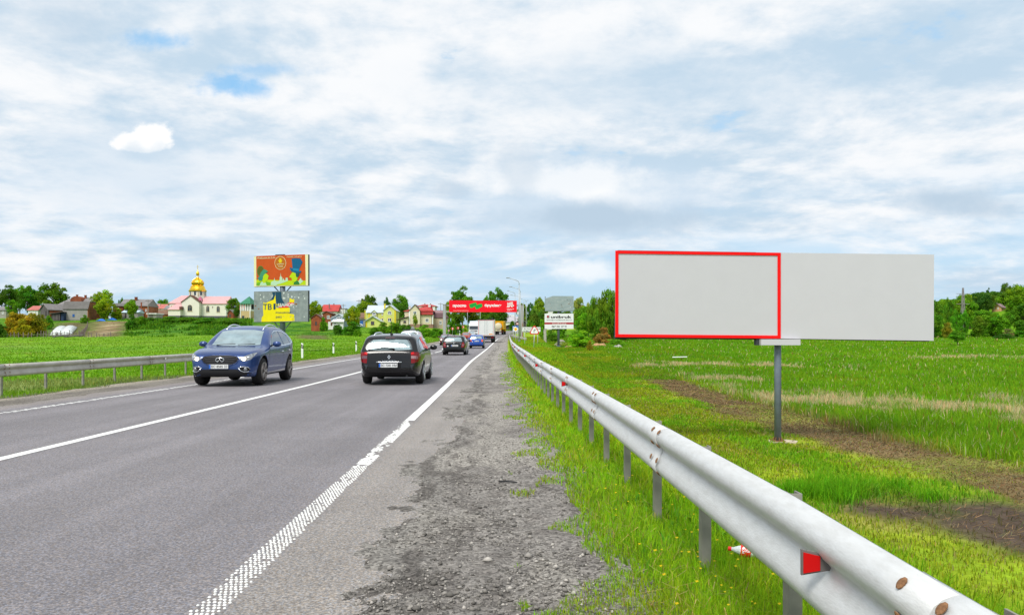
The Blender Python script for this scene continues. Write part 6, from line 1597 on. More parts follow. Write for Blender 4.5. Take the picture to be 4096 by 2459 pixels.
# ------------------------------------------------------------------ banner gantry over the road
GY = 146.0
GB = W(1930, 1345, GY); GB.z = float(zr(GY))
root = thing('banner_gantry', 'red banner gantry spanning the road on two thick grey posts', 'gantry', GB)
def G(px, py): v = W(px, py, GY) - GB; return v.x, v.z
M_GPOST = pm('streaked gantry paint', (.36, .37, .37), .6, .1, ns=1.6, na=.2, stretch=(3, 3, .5))
M_GPOST2 = pm('rusting gantry paint', (.36, .36, .355), .7, .1, ns=.7, c2=(.26, .10, .03), lo=.47, hi=.60, stretch=(3, 3, .35))
xa, za = G(1797.5, 1248); xb, zb_ = G(2067, 1201.5); x2, z2 = G(2067, 1203)
mb = MB(); mb.slab([(xa, za), (xb, za - .04), (xb, z2), (xa, zb_)], -.55, -.25); ban = mb.build('banner', pm('red banner', (.80, .006, .018), .5, ns=1, na=.03), root)
for (p0, p1, t, m) in ((1772, 1783.5, 1218, M_GPOST), (2082, 2093, 1219, M_GPOST2)):
    x0, z1 = G(p0, t); x1, _ = G(p1, t)
    g0 = tz(GB.x + (x0 + x1) / 2, GY) - GB.z - .3
    mb = MB(); mb.bbox(x0, x1, -.25, .25, g0, z1, .05); pst = mb.build('post', m, root)
    mb = MB(); mb.box(x0 - .06, x1 + .06, -.31, .31, z1 + .003, z1 + .06); link('cap', mb.mesh('cap', M_GPOST), pst)
xl_, zt_ = G(1783.5, 1219); xr_, _ = G(2082, 1219); _, zlow = G(1800, 1246)
for z in (zt_ - .12, zlow):
    mb = MB(); mb.box(xl_, xr_, -.1, .1, z - .1, z + .1); mb.build('cross_beam', M_GPOST, root)
for k in range(7):
    x = xl_ + (xr_ - xl_) * (k + .5) / 7
    mb = MB(); mb.box(x - .05, x + .05, -.24, .24, zlow + .102, zt_ - .222); mb.build('strut', M_GPOST, root)
x0, z0 = G(2068, 1256); x1, z1 = G(2081, 1248)
mb = MB(); mb.box(x0, x1, -.35, -.15, z0, z1); mb.build('lamp_box', M_WHITE, root)
def G4(x, y): return G(1700 + x / 4.24, 1100 + y / 4.24)
def g4text(s, x0, y0, x1, y1, bold): (a, b_), (c, d) = G4(x0, y1), G4(x1, y0); text(ban, s, a, c, b_, d, -.556, M_WHITE, bold)
def g4poly(pts, mat, name, y): mb = MB(); mb.slab([G4(*p) for p in pts], y - .004, y); mb.build(name, mat, ban)
g4text('просто', 474, 505, 700, 556, .045); g4text('бруківка', 1012, 492, 1296, 550, .045)
g4text('МІЙ', 1396, 455, 1490, 502, .06); g4text('ДВІР', 1388, 508, 1508, 552, .06); g4text('0 800 202 707', 1390, 572, 1508, 586, .02); g4text('miydvir.ua', 1390, 592, 1472, 607, .02)
M_BGREEN = pm('brick green print', (.012, .36, .05), .5); M_BGREEN2 = pm('deep green print', (.006, .16, .03), .5)
for dx_, dy_ in ((0, 0), (95, 18)):
    g4poly([(750 + dx_, 498 + dy_), (860 + dx_, 466 + dy_), (878 + dx_, 485 + dy_), (878 + dx_, 520 + dy_), (800 + dx_, 560 + dy_), (768 + dx_, 560 + dy_), (758 + dx_, 530 + dy_)], M_BGREEN, 'brick_print', -.552 - dx_ * 1e-4)
    g4poly([(760 + dx_, 518 + dy_), (872 + dx_, 490 + dy_), (872 + dx_, 494 + dy_), (762 + dx_, 523 + dy_)], M_BGREEN2, 'brick_edge_print', -.558 - dx_ * 1e-4)
    g4poly([(800 + dx_, 522 + dy_), (804 + dx_, 522 + dy_), (804 + dx_, 552 + dy_), (800 + dx_, 552 + dy_)], M_BGREEN2, 'brick_edge_print', -.5585 - dx_ * 1e-4)
g4poly([(480, 603), (745, 603), (745, 606), (480, 606)], M_WHITE, 'small_print', -.552)

# ------------------------------------------------------------------ lamp posts
M_LAMP = pm('lamp post steel', (.42, .45, .46), .45, .4)
M_LAMPH = pm('lamp head', (.30, .33, .35), .45, .3)
def lamp(label, px, py_base, py_top, Y, arm_px, n=1):
    b = W(px, py_base, Y); b.z = min(b.z, tz(b.x, b.y) + .4)
    top = W(px, py_top, Y).z - b.z; dxm = (arm_px - px) * Y / F
    r = thing('street_lamp', label, 'street lamp', b, 0, 'street lamps along the bend')
    k = 1 if dxm > 0 else -1
    mb = MB(); mb.tube([(0, 0, -.4), (0, 0, top * .45), (0, 0, top - 1.0)], [.11, .09, .06], 10); mb.build('pole', M_LAMP, r, True)
    mb = MB(); mb.tube([(0, 0, top - 1.0), (0, 0, top - .75), (k * .12, 0, top - .5), (k * .4, 0, top - .36), (dxm * .78, 0, top - .03)], .045, 8); mb.build('arm', M_LAMP, r, True)
    mb = MB(); mb.bbox(min(dxm * .76, dxm), max(dxm * .76, dxm), -.13, .13, top - .06, top + .06, .04); mb.build('lamp_head', M_LAMPH, r)
    mb = MB(); mb.hprism([(-.16, -.16), (.16, -.16), (.16, .16), (-.16, .16)], -.1, .03); mb.build('base_plate', M_LAMPH, r)
lamp('tallest and nearest street lamp, standing just left of the rusty gantry post', 2076.5, 1361, 1111, 117, 2025)
lamp('street lamp right behind the tallest one, its arm lower', 2081, 1353, 1147, 140, 2037)
lamp('street lamp whose pole crosses the right end of the red banner', 2060, 1340, 1162.5, 172, 2028)
lamp('street lamp with arm between the two poles beside the banner', 2078.5, 1332, 1180, 205, 2041)
lamp('street lamp right of the rusty gantry post with its arm to the left', 2105, 1322, 1195, 235, 2080)
lamp('thin street lamp whose arm points right, behind the rusty gantry post', 2094, 1318, 1201, 262, 2115)
lamp('street lamp behind the left part of the banner beside the white lorry', 1870, 1325, 1216, 262, 1895)
lamp('street lamp hidden behind the middle of the banner above the box truck', 1921, 1322, 1214, 275, 1945)

# ------------------------------------------------------------------ road signs
M_SIGNG = pm('sign back grey', (.30, .32, .33), .5, .3); M_SRED = pm('sign red', (.62, .012, .018), .45); M_SBLUE = pm('sign blue', (.008, .11, .42), .45); M_SYEL = pm('sign yellow', (.85, .44, .006), .45)
def sign_root(label, px, py_base, Y, group=None):
    b = W(px, py_base, Y); b.z = tz(b.x, b.y)
    r = thing('road_sign', label, 'road sign', b, 0, group)
    return r, (lambda x, y: ((W(x, y, Y) - b).x, (W(x, y, Y) - b).z))
def spoly(parent, pts, y, mat, name, dep=.01):
    mb = MB(); mb.slab(pts, y, y + dep); return mb.build(name, mat, parent)
def rnd_tri(c, r, k=.12):
    out = []
    for i in range(3):
        a = rad(90 + 120 * i)
        for d in (-1, 0, 1):
            an = a + d * rad(14); rr_ = r * (1 - k * abs(d) * .7)
            out.append((c[0] + rr_ * math.cos(an), c[1] + rr_ * math.sin(an)))
    return out
r, P = sign_root('triangular warning sign with a right turn arrow, in front of the white town sign', 2134, 1417, 79)
x0, zb_ = P(2134, 1425); x1, zt = P(2138, 1340)
mb = MB(); mb.tube([(x0, .02, -.3), (x1, .02, zt + .25)], .032, 8); mb.build('pole', M_LAMP, r, True)
cx, cz = P(2137.6, 1321.5)[0], P(2137.6, 1323.3)[1]
R_ = .52
spoly(r, rnd_tri((cx, cz), R_), -.02, M_SRED, 'plate'); spoly(r, rnd_tri((cx, cz), R_ * .76), -.026, M_WHITE, 'face', .005)
mb = MB()
mb.slab([(cx - .07, cz - .17), (cx - .015, cz - .17), (cx - .015, cz + .04), (cx + .02, cz + .075), (cx + .06, cz + .075), (cx + .06, cz + .04), (cx + .14, cz + .10), (cx + .06, cz + .16), (cx + .06, cz + .13), (cx - .01, cz + .13), (cx - .07, cz + .06)], -.034, -.028); mb.build('arrow', M_BLACK, r)
r, P = sign_root('white town name sign on two thin posts behind the warning triangle', 2125, 1372, 101)
xa, za = P(2086, 1328); xb, zb_ = P(2163, 1307)
def rrect(x0, z0, x1, z1, q): return [(x0 + q, z0), (x1 - q, z0), (x1, z0 + q), (x1, z1 - q), (x1 - q, z1), (x0 + q, z1), (x0, z1 - q), (x0, z0 + q)]
spoly(r, rrect(xa, za, xb, zb_, .08), -.02, M_BLACK, 'border'); spoly(r, rrect(xa + .035, za + .035, xb - .035, zb_ - .035, .06), -.026, M_WHITE, 'plate', .005)
for px in (2099, 2151):
    x0, _ = P(px, 1330); mb = MB(); mb.tube([(x0, .03, -1.2), (x0, .03, zb_)], .03, 8); mb.build('post', M_LAMP, r, True)
def p5(x, y): return P(2000 + x / 4.24, 1080 + y / 4.24)
for s_, x0, y0, x1, y1, mt, bo in (('ГАМАЛІЇВКА', 374, 972, 682, 1010, M_INK, .01), ('HAMALIIVKA', 376, 1018, 640, 1043, pm('green ink', (.03, .14, .03), .5), .005)):
    (a, b_), (c, d) = p5(x0, y1), p5(x1, y0); text(r, s_, a, c, b_, d, -.030, mt, bo)
r, P = sign_root('yellow and white priority diamond sign in front of the blue signs', 2063, 1352, 124)
c = P(2062.6, 1316.3); q = .42
mb = MB(); mb.tube([(c[0], .03, -.8), (c[0], .03, c[1])], .03, 8); mb.build('pole', M_LAMP, r, True)
for k, (s_, m, y) in enumerate(((q + .03, M_WHITE, -.01), (q * .68, M_SYEL, -.018))): spoly(r, [(c[0] - s_, c[1]), (c[0], c[1] - s_), (c[0] + s_, c[1]), (c[0], c[1] + s_)], y, m, ('plate', 'face')[k], .007)
r, P = sign_root('blue services sign with a white picture, half hidden by the diamond sign', 2056, 1344, 139)
xa, za = P(2050, 1325); xb, zb_ = P(2062, 1302); xc, zc = P(2074, 1325)
spoly(r, [(xa, za), (xb - .01, za), (xb - .01, zb_ - .03), (xa, zb_ - .03)], -.02, M_SBLUE, 'plate')
for px in (2053, 2070):
    x0, _ = P(px, 1310); mb = MB(); mb.tube([(x0, .03, -1), (x0, .03, zb_ - .3)], .03, 8); mb.build('post', M_LAMP, r, True)
x0, z0 = P(2051.5, 1314); x1, z1 = P(2059, 1306)
spoly(r, [(x0, z0), (x1, z0), (x1, z1), (x0, z1)], -.026, M_WHITE, 'picture', .005)
mb = MB(); mb.slab([(x0 + .05, z0 + .12), (x1 - .05, z0 + .08), (x1 - .09, z1 - .12), (x0 + .1, z1 - .1)], -.032, -.027); mb.build('picture_mark', M_INK, r)
x0, z0 = P(2051, 1324); x1, z1 = P(2058, 1319); spoly(r, [(x0, z0), (x1, z0), (x1, z1), (x0, z1)], -.026, M_WHITE, 'lower_plate', .005)
spoly(r, [(xb + .02, P(0, 1318)[1]), (xc, P(0, 1318)[1]), (xc, zb_), (xb + .02, zb_)], -.02, M_SBLUE, 'plate')
mb = MB(); x0, z0 = P(2064.5, 1314); 
for k in (0, 1): mb.box(x0 + k * .2, x0 + .06 + k * .2, -.03, -.0205, z0 - .12, z0 + .28)
mb.box(x0 + .062, x0 + .198, -.03, -.0205, z0 - .12, z0 - .06); mb.build('picture_mark', M_WHITE, r)
r, P = sign_root('round white speed limit sign with red rim above the blue signs', 2069, 1340, 143)
c = P(2069, 1294.3)
mb = MB(); mb.tube([(c[0], .03, -1), (c[0], .03, c[1])], .03, 8); mb.build('pole', M_LAMP, r, True)
mb = MB(); mb.lathe([(.22, 0), (.22, .012)], 20, 'y', (c[0], -.02, c[1])); mb.build('plate', M_SRED, r); mb = MB(); mb.lathe([(.16, 0), (.16, .006)], 20, 'y', (c[0], -.028, c[1])); mb.build('face', M_WHITE, r)
text(r, '50', c[0] - .1, c[0] + .1, c[1] - .07, c[1] + .07, -.031, M_INK, .03)
for k, (px, py, bpy_) in enumerate(((1810, 1314, 1334), (1832, 1311.5, 1331), (1853, 1307.5, 1326))):
    r, P = sign_root(('red and white bend chevron sign nearest the gantry post', 'middle one of the three red and white bend chevron signs', 'red and white bend chevron sign farthest along, by the white lorry')[k], px, bpy_, 196 + 9 * k, 'bend chevron signs')
    s_ = .27; c = P(px, py)
    spoly(r, [(c[0] - s_ * 1.05, c[1] - s_), (c[0] + s_ * 1.05, c[1] - s_), (c[0] + s_ * 1.05, c[1] + s_), (c[0] - s_ * 1.05, c[1] + s_)], -.02, M_SRED, 'plate')
    spoly(r, [(c[0] - .12, c[1] - s_ + .03), (c[0] + .03, c[1] - s_ + .03), (c[0] + .2, c[1]), (c[0] + .03, c[1] + s_ - .03), (c[0] - .12, c[1] + s_ - .03), (c[0] + .04, c[1])], -.03, M_WHITE, 'chevron', .008)
    mb = MB(); mb.tube([(c[0], .03, -.6), (c[0], .03, c[1] - s_ + .05)], .03, 6); mb.build('pole', M_LAMP, r)
r, P = sign_root('grey back of a diamond sign beside the left gantry post, small red plate below', 1793, 1333, 158)
c = P(1793, 1303); q = .31
spoly(r, [(c[0] - q, c[1]), (c[0], c[1] - q), (c[0] + q, c[1]), (c[0], c[1] + q)], .0, M_SIGNG, 'plate')
mb = MB(); mb.tube([(c[0], -.03, -.6), (c[0], -.03, c[1])], .03, 6); mb.build('pole', M_LAMP, r)
c = P(1795, 1322); spoly(r, [(c[0] - .1, c[1] - .2), (c[0] + .14, c[1] - .2), (c[0] + .14, c[1] + .22), (c[0] - .1, c[1] + .22)], -.07, pm('faded red print', (.55, .25, .26), .5), 'lower_plate')
r, P = sign_root('grey back of a triangular sign on the left verge above the white car', 1650, 1352, 118)
c = P(1650.5, 1317); spoly(r, rnd_tri((c[0], c[1]), .46), .0, M_SIGNG, 'plate')
mb = MB(); mb.tube([(c[0], -.03, -.6), (c[0], -.03, c[1])], .035, 6); mb.build('pole', M_LAMP, r)

# delineator posts
def delineator(label, px, pyt, pyb, Y):
    b = W(px, pyb, Y); b.z = tz(b.x, b.y); h = W(px, pyt, Y).z - b.z
    r = thing('marker_post', label, 'marker post', b, 0, 'white marker posts along the left verge')
    w = .065
    mb = MB(); mb.add([(-w, -.05, -.2), (w, -.05, -.2), (w, .05, -.2), (-w, .05, -.2), (-w, -.05, h), (w, -.05, h - .05), (w, .05, h - .05), (-w, .05, h)], [(3, 2, 1, 0), (4, 5, 6, 7), (0, 1, 5, 4), (1, 2, 6, 5), (2, 3, 7, 6), (3, 0, 4, 7)])
    mb.build('body', M_WHITE, r)
    mb = MB(); mb.add([(-w - .003, -.053, h * .68), (w + .003, -.053, h * .62), (w + .003, .053, h * .62), (-w - .003, .053, h * .68), (-w - .003, -.053, h * .90), (w + .003, -.053, h * .84), (w + .003, .053, h * .84), (-w - .003, .053, h * .90)], [(3, 2, 1, 0), (4, 5, 6, 7), (0, 1, 5, 4), (1, 2, 6, 5), (2, 3, 7, 6), (3, 0, 4, 7)])
    mb.build('black_band', M_BLACK, r)
    mb = MB(); mb.box(-.02, .02, -.06, -.0535, h * .70, h * .82); mb.build('reflector', M_WHITE, r)
delineator('white marker post with black band, nearest to the blue car', 1209, 1371, 1428, 56)
delineator('white marker post with black band, the middle one of the three on the verge', 1334, 1370, 1416, 69)
delineator('white marker post with black band, closest to the black estate car', 1425, 1364, 1406, 79)
delineator('small white marker post far off below the chevron signs', 1839, 1322, 1341, 175)
# ------------------------------------------------------------------ vehicles
M_TYRE = pm('tyre rubber', (.022, .021, .021), .8, ns=20, na=.2); M_RIM = pm('alloy rim', (.50, .51, .52), .3, .8); M_RIMD = pm('dusty rim', (.33, .30, .28), .45, .5)
M_TRIM = pm('black plastic trim', (.018, .018, .02), .55); M_CHROME = pm('chrome', (.80, .82, .84), .12, 1.0)
M_CGLASS = pm('car window glass', (.30, .39, .41), .03, .45, spec=.9, coat=.5, ns=2.2, na=.25); M_SGLASS = pm('tinted side glass', (.11, .14, .155), .05, .35, spec=.8, coat=.4)  # tone noise in the car window glass stands in for reflected sky and interior
M_TAIL = pm('tail lamp red', (.19, .003, .006), .15, coat=.35); M_TAILW = pm('tail lamp clear', (.30, .19, .20), .15, coat=.5); M_TAILD = pm('tail lamp smoked', (.13, .07, .09), .15, coat=.8)
M_HEAD = pm('headlamp glass', (.30, .31, .32), .08, .5, ns=14, na=.5, coat=1.0); M_BULB = pm('lit headlamp', (.9, .85, .7), .3, emit=((1.0, .86, .6), 5.0)); M_AMBER = pm('amber lamp', (.75, .25, .01), .3)
M_PLATE = pm('number plate', (.68, .69, .69), .5); M_PLBLUE = pm('plate blue', (.02, .12, .50), .5)
def paint(name, c, dirt=.0, rough=.28, metal=.25):
    m = pm(name, c, rough, metal, ns=1.6, na=.05 + dirt, coat=.55, spec=.25); return m
def curve(pts):
    """smooth monotone interpolation through points"""
    xs = [p[0] for p in pts]; ys_ = [p[1] for p in pts]; n = len(xs)
    d = [(ys_[i + 1] - ys_[i]) / (xs[i + 1] - xs[i]) for i in range(n - 1)]
    m = [d[0]] + [0 if d[i - 1] * d[i] <= 0 else 2 * d[i - 1] * d[i] / (d[i - 1] + d[i]) for i in range(1, n - 1)] + [d[-1]]
    def f(x):
        if x <= xs[0]: return ys_[0]
        if x >= xs[-1]: return ys_[-1]
        i = max(k for k in range(n - 1) if xs[k] <= x); h = xs[i + 1] - xs[i]; t = (x - xs[i]) / h
        return (2 * t ** 3 - 3 * t * t + 1) * ys_[i] + (t ** 3 - 2 * t * t + t) * h * m[i] + (-2 * t ** 3 + 3 * t * t) * ys_[i + 1] + (t ** 3 - t * t) * h * m[i + 1]
    return f
class Car:
    def __init__(s, name, label, L, top, bot, plan, belt, tum, wheels, R, mat, ww=.215, cat='car', group='cars on the road', rim=None, arch=.045, nst=90):
        s.L, s.hw = L, plan
        top, bot, plan, belt = curve(top), curve(bot), curve(plan), curve(belt); s.top, s.plan, s.belt = top, plan, belt
        s.r = thing(name, label, cat, (0, 0, 0), 0, group)
        xs = [L * (.5 - .5 * math.cos(math.pi * i / nst)) * .55 + L * i / nst * .45 for i in range(nst + 1)]
        rings = []
        for x in xs:
            zt, zb, w, zs = top(x), bot(x), plan(x), belt(x)
            rc = min(.16, .42 * (zt - zb)); zside = zt - rc
            def ys(z):
                if z <= zs: t = (zs - z) / max(zs - zb, .05); return w * (1 - .075 * t ** 2.2)
                t = z - zs; return w - tum * t - .10 * t * t
            half = [(0, zb), (w * .55, zb), (w * .83, zb), (ys(zb + .06) - .035, zb + .012), (ys(zb + .08), zb + .07)]
            n1 = 11
            z0 = zb + .10
            zsd = max(zside, z0 + .05)
            for i in range(n1 + 1):
                z = z0 + (zsd - z0) * i / n1; half.append((ys(z), z))
            y1 = ys(zsd); n2 = 7
            e = min(rc * 1.25, y1 * .5)
            for i in range(1, n2 + 1):
                a = math.pi / 2 * i / n2; half.append((y1 - e * (1 - math.cos(a)), zsd + (zt - zsd) * math.sin(a)))
            ye = y1 - e
            for t in (.66, .33): half.append((ye * t, zt + .022 * (1 - t * t) * min(1, w)))
            ring = [(x, y, z) for y, z in half] + [(x, 0, zt + .022 * min(1, w))] + [(x, -y, z) for y, z in half[::-1][:-1]]
            rings.append(ring)
        mb = MB(); mb.loft(rings, True, True)
        bm = bmesh.new()
        me = mb.mesh('body', [mat, M_TRIM], True, True); bm.from_mesh(me)
        s.bvh = BVHTree.FromBMesh(bm); bm.free()
        tmp = link('body', me)
        cut = MB()
        for wx in wheels: cut.lathe([(R + arch, -3), (R + arch, 3)], 36, 'y', (wx, 0, R))
        # keep the middle of the car: two short cutters per axle
        cut = MB()
        for wx in wheels:
            for sg in (-1, 1): cut.lathe([(R + arch, min(sg * .45, sg * 1.4)), (R + arch, max(sg * .45, sg * 1.4))], 36, 'y', (wx, 0, R + .01))
        co_ = link('cutter', cut.mesh('cutter', [M_TRIM], False, True))
        md = tmp.modifiers.new('b', 'BOOLEAN'); md.operation = 'DIFFERENCE'; md.object = co_; md.solver = 'EXACT'
        dg = bpy.context.evaluated_depsgraph_get()
        me2 = bpy.data.meshes.new_from_object(tmp.evaluated_get(dg))
        bpy.data.objects.remove(tmp); bpy.data.objects.remove(co_)
        me2.name = 'body'; me2.materials.clear(); me2.materials.append(mat); me2.materials.append(M_TRIM)
        for p in me2.polygons:
            c = p.center
            inw = any((math.hypot(c.x - wx, c.z - R - .01) < R + arch + .004) for wx in wheels) and abs(c.y) < plan(c.x) - .02 and (abs(p.normal.y) > .95 or abs(math.hypot(c.x - wheels[0], c.z - R - .01) - R - arch) < .012 or abs(math.hypot(c.x - wheels[1], c.z - R - .01) - R - arch) < .012)
            under = p.normal.z < -.7 and c.z < .45
            p.material_index = 1 if (inw or under) else 0
            p.use_smooth = not inw
        s.body = link('body', me2, s.r)
        # wheels
        tp = [(R * .64, -ww / 2), (R * .93, -ww / 2), (R * .985, -ww * .38), (R, -ww * .2), (R, ww * .2), (R * .985, ww * .38), (R * .93, ww / 2), (R * .64, ww / 2)]
        mb = MB(); mb.lathe(tp, 32, 'y'); wm = mb.mesh('wheel', M_TYRE, True)
        for p in wm.polygons:
            if len(p.vertices) > 8: p.use_smooth = False
        mb = MB()
        ro = R * .655
        mb.lathe([(ro, 0), (ro, -.05), (ro * .93, -.052), (ro * .90, -.02)], 28, 'y', caps=False)
        for k in range(5):
            a = 2 * math.pi * k / 5
            for da in (-.17, .17):
                c, sn = math.cos(a + da * .3), math.sin(a + da * .3); c2, s2 = math.cos(a + da), math.sin(a + da)
                mb.tube([(.04 * c, -.035, .04 * sn), (ro * .95 * c2, -.045, ro * .95 * s2)], [.026, .022], 6)
        mb.lathe([(.065, -.02), (.065, -.052), (.03, -.06)], 14, 'y'); rm = mb.mesh('rim', rim or M_RIM, False, True)
        mb = MB(); mb.lathe([(ro, -.012), (ro, -.008)], 20, 'y'); dm = mb.mesh('brake_disc', M_TRIM)
        for wx in wheels:
            for sg in (-1, 1):
                yy = sg * (plan(wx) - ww / 2 - .025)
                o = link('wheel', wm, s.r, (wx, yy, R)); 
                for me_, nm in ((rm, 'rim'), (dm, 'brake_disc')):
                    q = link(nm, me_, o, (0, sg * (ww / 2 - .015), 0)); 
                    if sg > 0: q.rotation_euler = (0, 0, math.pi)
    def cast(s, axis, a, b, side=1):
        if axis == 'side': o, d = Vector((a, side * 3, b)), Vector((0, -side, 0))
        elif axis == 'front': o, d = Vector((-3, a, b)), Vector((1, 0, 0))
        elif axis == 'rear': o, d = Vector((s.L + 3, a, b)), Vector((-1, 0, 0))
        else: o, d = Vector((a, b, 4)), Vector((0, 0, -1))
        h = s.bvh.ray_cast(o, d)
        if h[0] is None:
            g = Vector((a, side * 1, b)) if axis == 'side' else Vector((0.0, a, b)) if axis == 'front' else Vector((s.L, a, b)) if axis == 'rear' else Vector((a, b, 1.4))
            h = s.bvh.find_nearest(g)
        n = h[1]
        if n.dot(-d) < 0: n = -n
        return h[0], n
    def patch(s, axis, poly, mat, name, off=.004, side=1, res=.07, parent=None, thick=0.0):
        bm = bmesh.new()
        bm.faces.new([bm.verts.new((a, b, 0)) for a, b in poly])
        lo0, hi0 = min(p[0] for p in poly), max(p[0] for p in poly); lo1, hi1 = min(p[1] for p in poly), max(p[1] for p in poly)
        for ax, lo, hi in ((0, lo0, hi0), (1, lo1, hi1)):
            n = int((hi - lo) / res)
            for i in range(1, n + 1):
                c = [0, 0, 0]; c[ax] = lo + (hi - lo) * i / (n + 1); nn = [0, 0, 0]; nn[ax] = 1
                bmesh.ops.bisect_plane(bm, geom=bm.verts[:] + bm.edges[:] + bm.faces[:], plane_co=c, plane_no=nn)
        for v in bm.verts:
            p, n = s.cast(axis, v.co.x, v.co.y, side); v.co = p + n * off
        bmesh.ops.recalc_face_normals(bm, faces=bm.faces)
        me = bpy.data.meshes.new(name); bm.to_mesh(me); bm.free(); me.materials.append(mat)
        me.polygons.foreach_set('use_smooth', [True] * len(me.polygons))
        f = me.polygons[0]
        ref = {'side': Vector((0, side, 0)), 'front': Vector((-1, 0, 0)), 'rear': Vector((1, 0, 0)), 'top': Vector((0, 0, 1))}[axis]
        if sum(p.normal.dot(ref) * p.area for p in me.polygons) < 0: me.flip_normals()
        return link(name, me, parent or s.r)
    def both(s, poly, mat, name, **k):
        return [s.patch('side', poly, mat, name, side=sg, **k) for sg in (1, -1)]
    def sym(s, axis, poly, mat, name, **k):
        return [s.patch(axis, [(sg * a, b) for a, b in poly], mat, name, **k) for sg in (1, -1)]
    def band(s, axis, pts, w, mat, name, **k):
        out, inn = [], []
        for i, p in enumerate(pts):
            a, b = pts[max(i - 1, 0)], pts[min(i + 1, len(pts) - 1)]; dx_, dz_ = b[0] - a[0], b[1] - a[1]; L = math.hypot(dx_, dz_) or 1
            out.append((p[0] - dz_ / L * w / 2, p[1] + dx_ / L * w / 2)); inn.append((p[0] + dz_ / L * w / 2, p[1] - dx_ / L * w / 2))
        if axis == 'side': return s.both(out + inn[::-1], mat, name, **k)
        return s.patch(axis, out + inn[::-1], mat, name, **k)
    def mirror(s, x, z, mat, size=(.10, .21, .155)):
        for sg in (1, -1):
            y0 = s.cast('side', x, z, sg)[0].y
            mb = MB(); c = Vector((x, y0 + sg * .15, z + .06)); rings = []
            for i in range(7):
                t = -1 + 2 * i / 6; q = max(.25, (1 - abs(t) ** 2.6)) ** .5
                rings.append([(c.x + size[0] * .55 * q * math.cos(a), c.y + t * size[1] * .5, c.z + size[2] * .5 * q * math.sin(a)) for a in np.linspace(0, 2 * math.pi, 12, endpoint=False)])
            mb.loft(rings); m = mb.build('mirror', mat, s.r, True, fixn=True)
            mb = MB(); mb.tube([(x, y0 - sg * .02, z + .01), (x, y0 + sg * .1, z + .035)], .028, 6); mb.build('mirror_arm', M_TRIM, m)
    def plate(s, txt, rear, y0, z0, w=.52, h=.112, name='number_plate', face_x=None):
        x = face_x if face_x is not None else s.cast('rear' if rear else 'front', y0, z0)[0].x
        e = 1 if rear else -1; x += e * .012
        mb = MB(); mb.box(min(x, x + e * .012), max(x, x + e * .012), y0 - w / 2, y0 + w / 2, z0 - h / 2, z0 + h / 2); p = mb.build(name, M_PLATE, s.r)
        xo = x + e * .0135
        def flat(me_, name_):
            # lettering made in x,z facing -y: turn it to face along the car
            for v in me_.vertices:
                a, _, c = v.co; v.co = (xo, a * e, c)
            me_.update(); return link(name_, me_, p)
        me_ = text_mesh(txt, y0 - w / 2 + .06 if rear else -y0 - w / 2 + .06, (y0 if rear else -y0) + w / 2 - .02, z0 - h * .32, z0 + h * .32, 0, M_INK, .012)
        if rear:
            for v in me_.vertices: a, _, c = v.co; v.co = (xo, a, c)
        else:
            for v in me_.vertices: a, _, c = v.co; v.co = (xo, -a, c)
        me_.update()
        if not rear: me_.flip_normals()
        link('lettering', me_, p)
        b0 = y0 - w / 2 if rear else y0 + w / 2 - .045
        mb = MB(); mb.box(min(xo, xo + e * .001), max(xo, xo + e * .001), b0, b0 + .045, z0 - h / 2 + .004, z0 + h / 2 - .004); mb.build('blue_strip', M_PLBLUE, p)
        return p
    def place(s, X, Yfront, oncoming):
        y = Yfront
        s.r.rotation_euler = (0, 0, rad(90 if oncoming else -90))
        yc = y + s.L / 2
        z = float(zr(yc)); sl_ = (float(zr(yc + 1)) - float(zr(yc - 1))) / 2; hd = math.atan((float(dr(yc + 1)) - float(dr(yc - 1))) / 2)
        s.r.location = (X, y if oncoming else y + s.L, float(zr(y if oncoming else y + s.L)) + .005)
        s.r.rotation_euler = (0, -math.atan(sl_) if oncoming else math.atan(sl_), rad(90 if oncoming else -90) - hd)
def rail_pair(c, x0, x1, y, zoff, mat, r=.016, name='roof_rail'):
    for sg in (1, -1):
        n = 12; pts = []
        for i in range(n + 1):
            t = i / n; x = x0 + (x1 - x0) * t; p, _ = c.cast('top', x, sg * y); pts.append(p + Vector((0, 0, zoff * (1 - abs(2 * t - 1) ** 6) - .005)))
        mb = MB(); mb.tube(pts, r, 8); mb.build(name, mat, c.r, True)
def arcpts(cx, cz, rx, rz, n=20, a0=0, a1=360): return [(cx + rx * math.cos(rad(a0 + (a1 - a0) * i / n)), cz + rz * math.sin(rad(a0 + (a1 - a0) * i / n))) for i in range(n)]

# --- blue SUV coming towards the camera
P_BLUE = paint('dusty dark blue paint', (.028, .062, .195), .16, .26, .3)
c = Car('suv', 'dark blue SUV with lit headlights coming along the far lane', 4.86,
        [(0, .60), (.05, .78), (.16, .90), (.35, .965), (.75, 1.03), (1.15, 1.075), (1.38, 1.12), (1.75, 1.345), (2.15, 1.55), (2.5, 1.65), (2.95, 1.69), (3.35, 1.67), (3.85, 1.56), (4.3, 1.36), (4.6, 1.19), (4.76, 1.06), (4.83, .85), (4.86, .6)],
        [(0, .36), (.1, .27), (.5, .25), (1, .26), (3.8, .27), (4.4, .34), (4.86, .46)],
        [(0, .55), (.05, .70), (.15, .80), (.35, .885), (.7, .945), (1.1, .962), (2.5, .965), (3.6, .972), (4.2, .93), (4.6, .84), (4.86, .66)],
        [(0, .72), (.4, .86), (1.2, 1.0), (2.4, 1.06), (3.6, 1.12), (4.4, 1.16), (4.86, .95)], .40, (.93, 3.81), .392, P_BLUE, .255, rim=M_RIMD, arch=.05)
c.patch('front', [(-.70, 1.13), (-.35, 1.105), (.35, 1.105), (.70, 1.13), (.615, 1.53), (.3, 1.575), (-.3, 1.575), (-.615, 1.53)], M_CGLASS, 'windscreen', .006, res=.06)
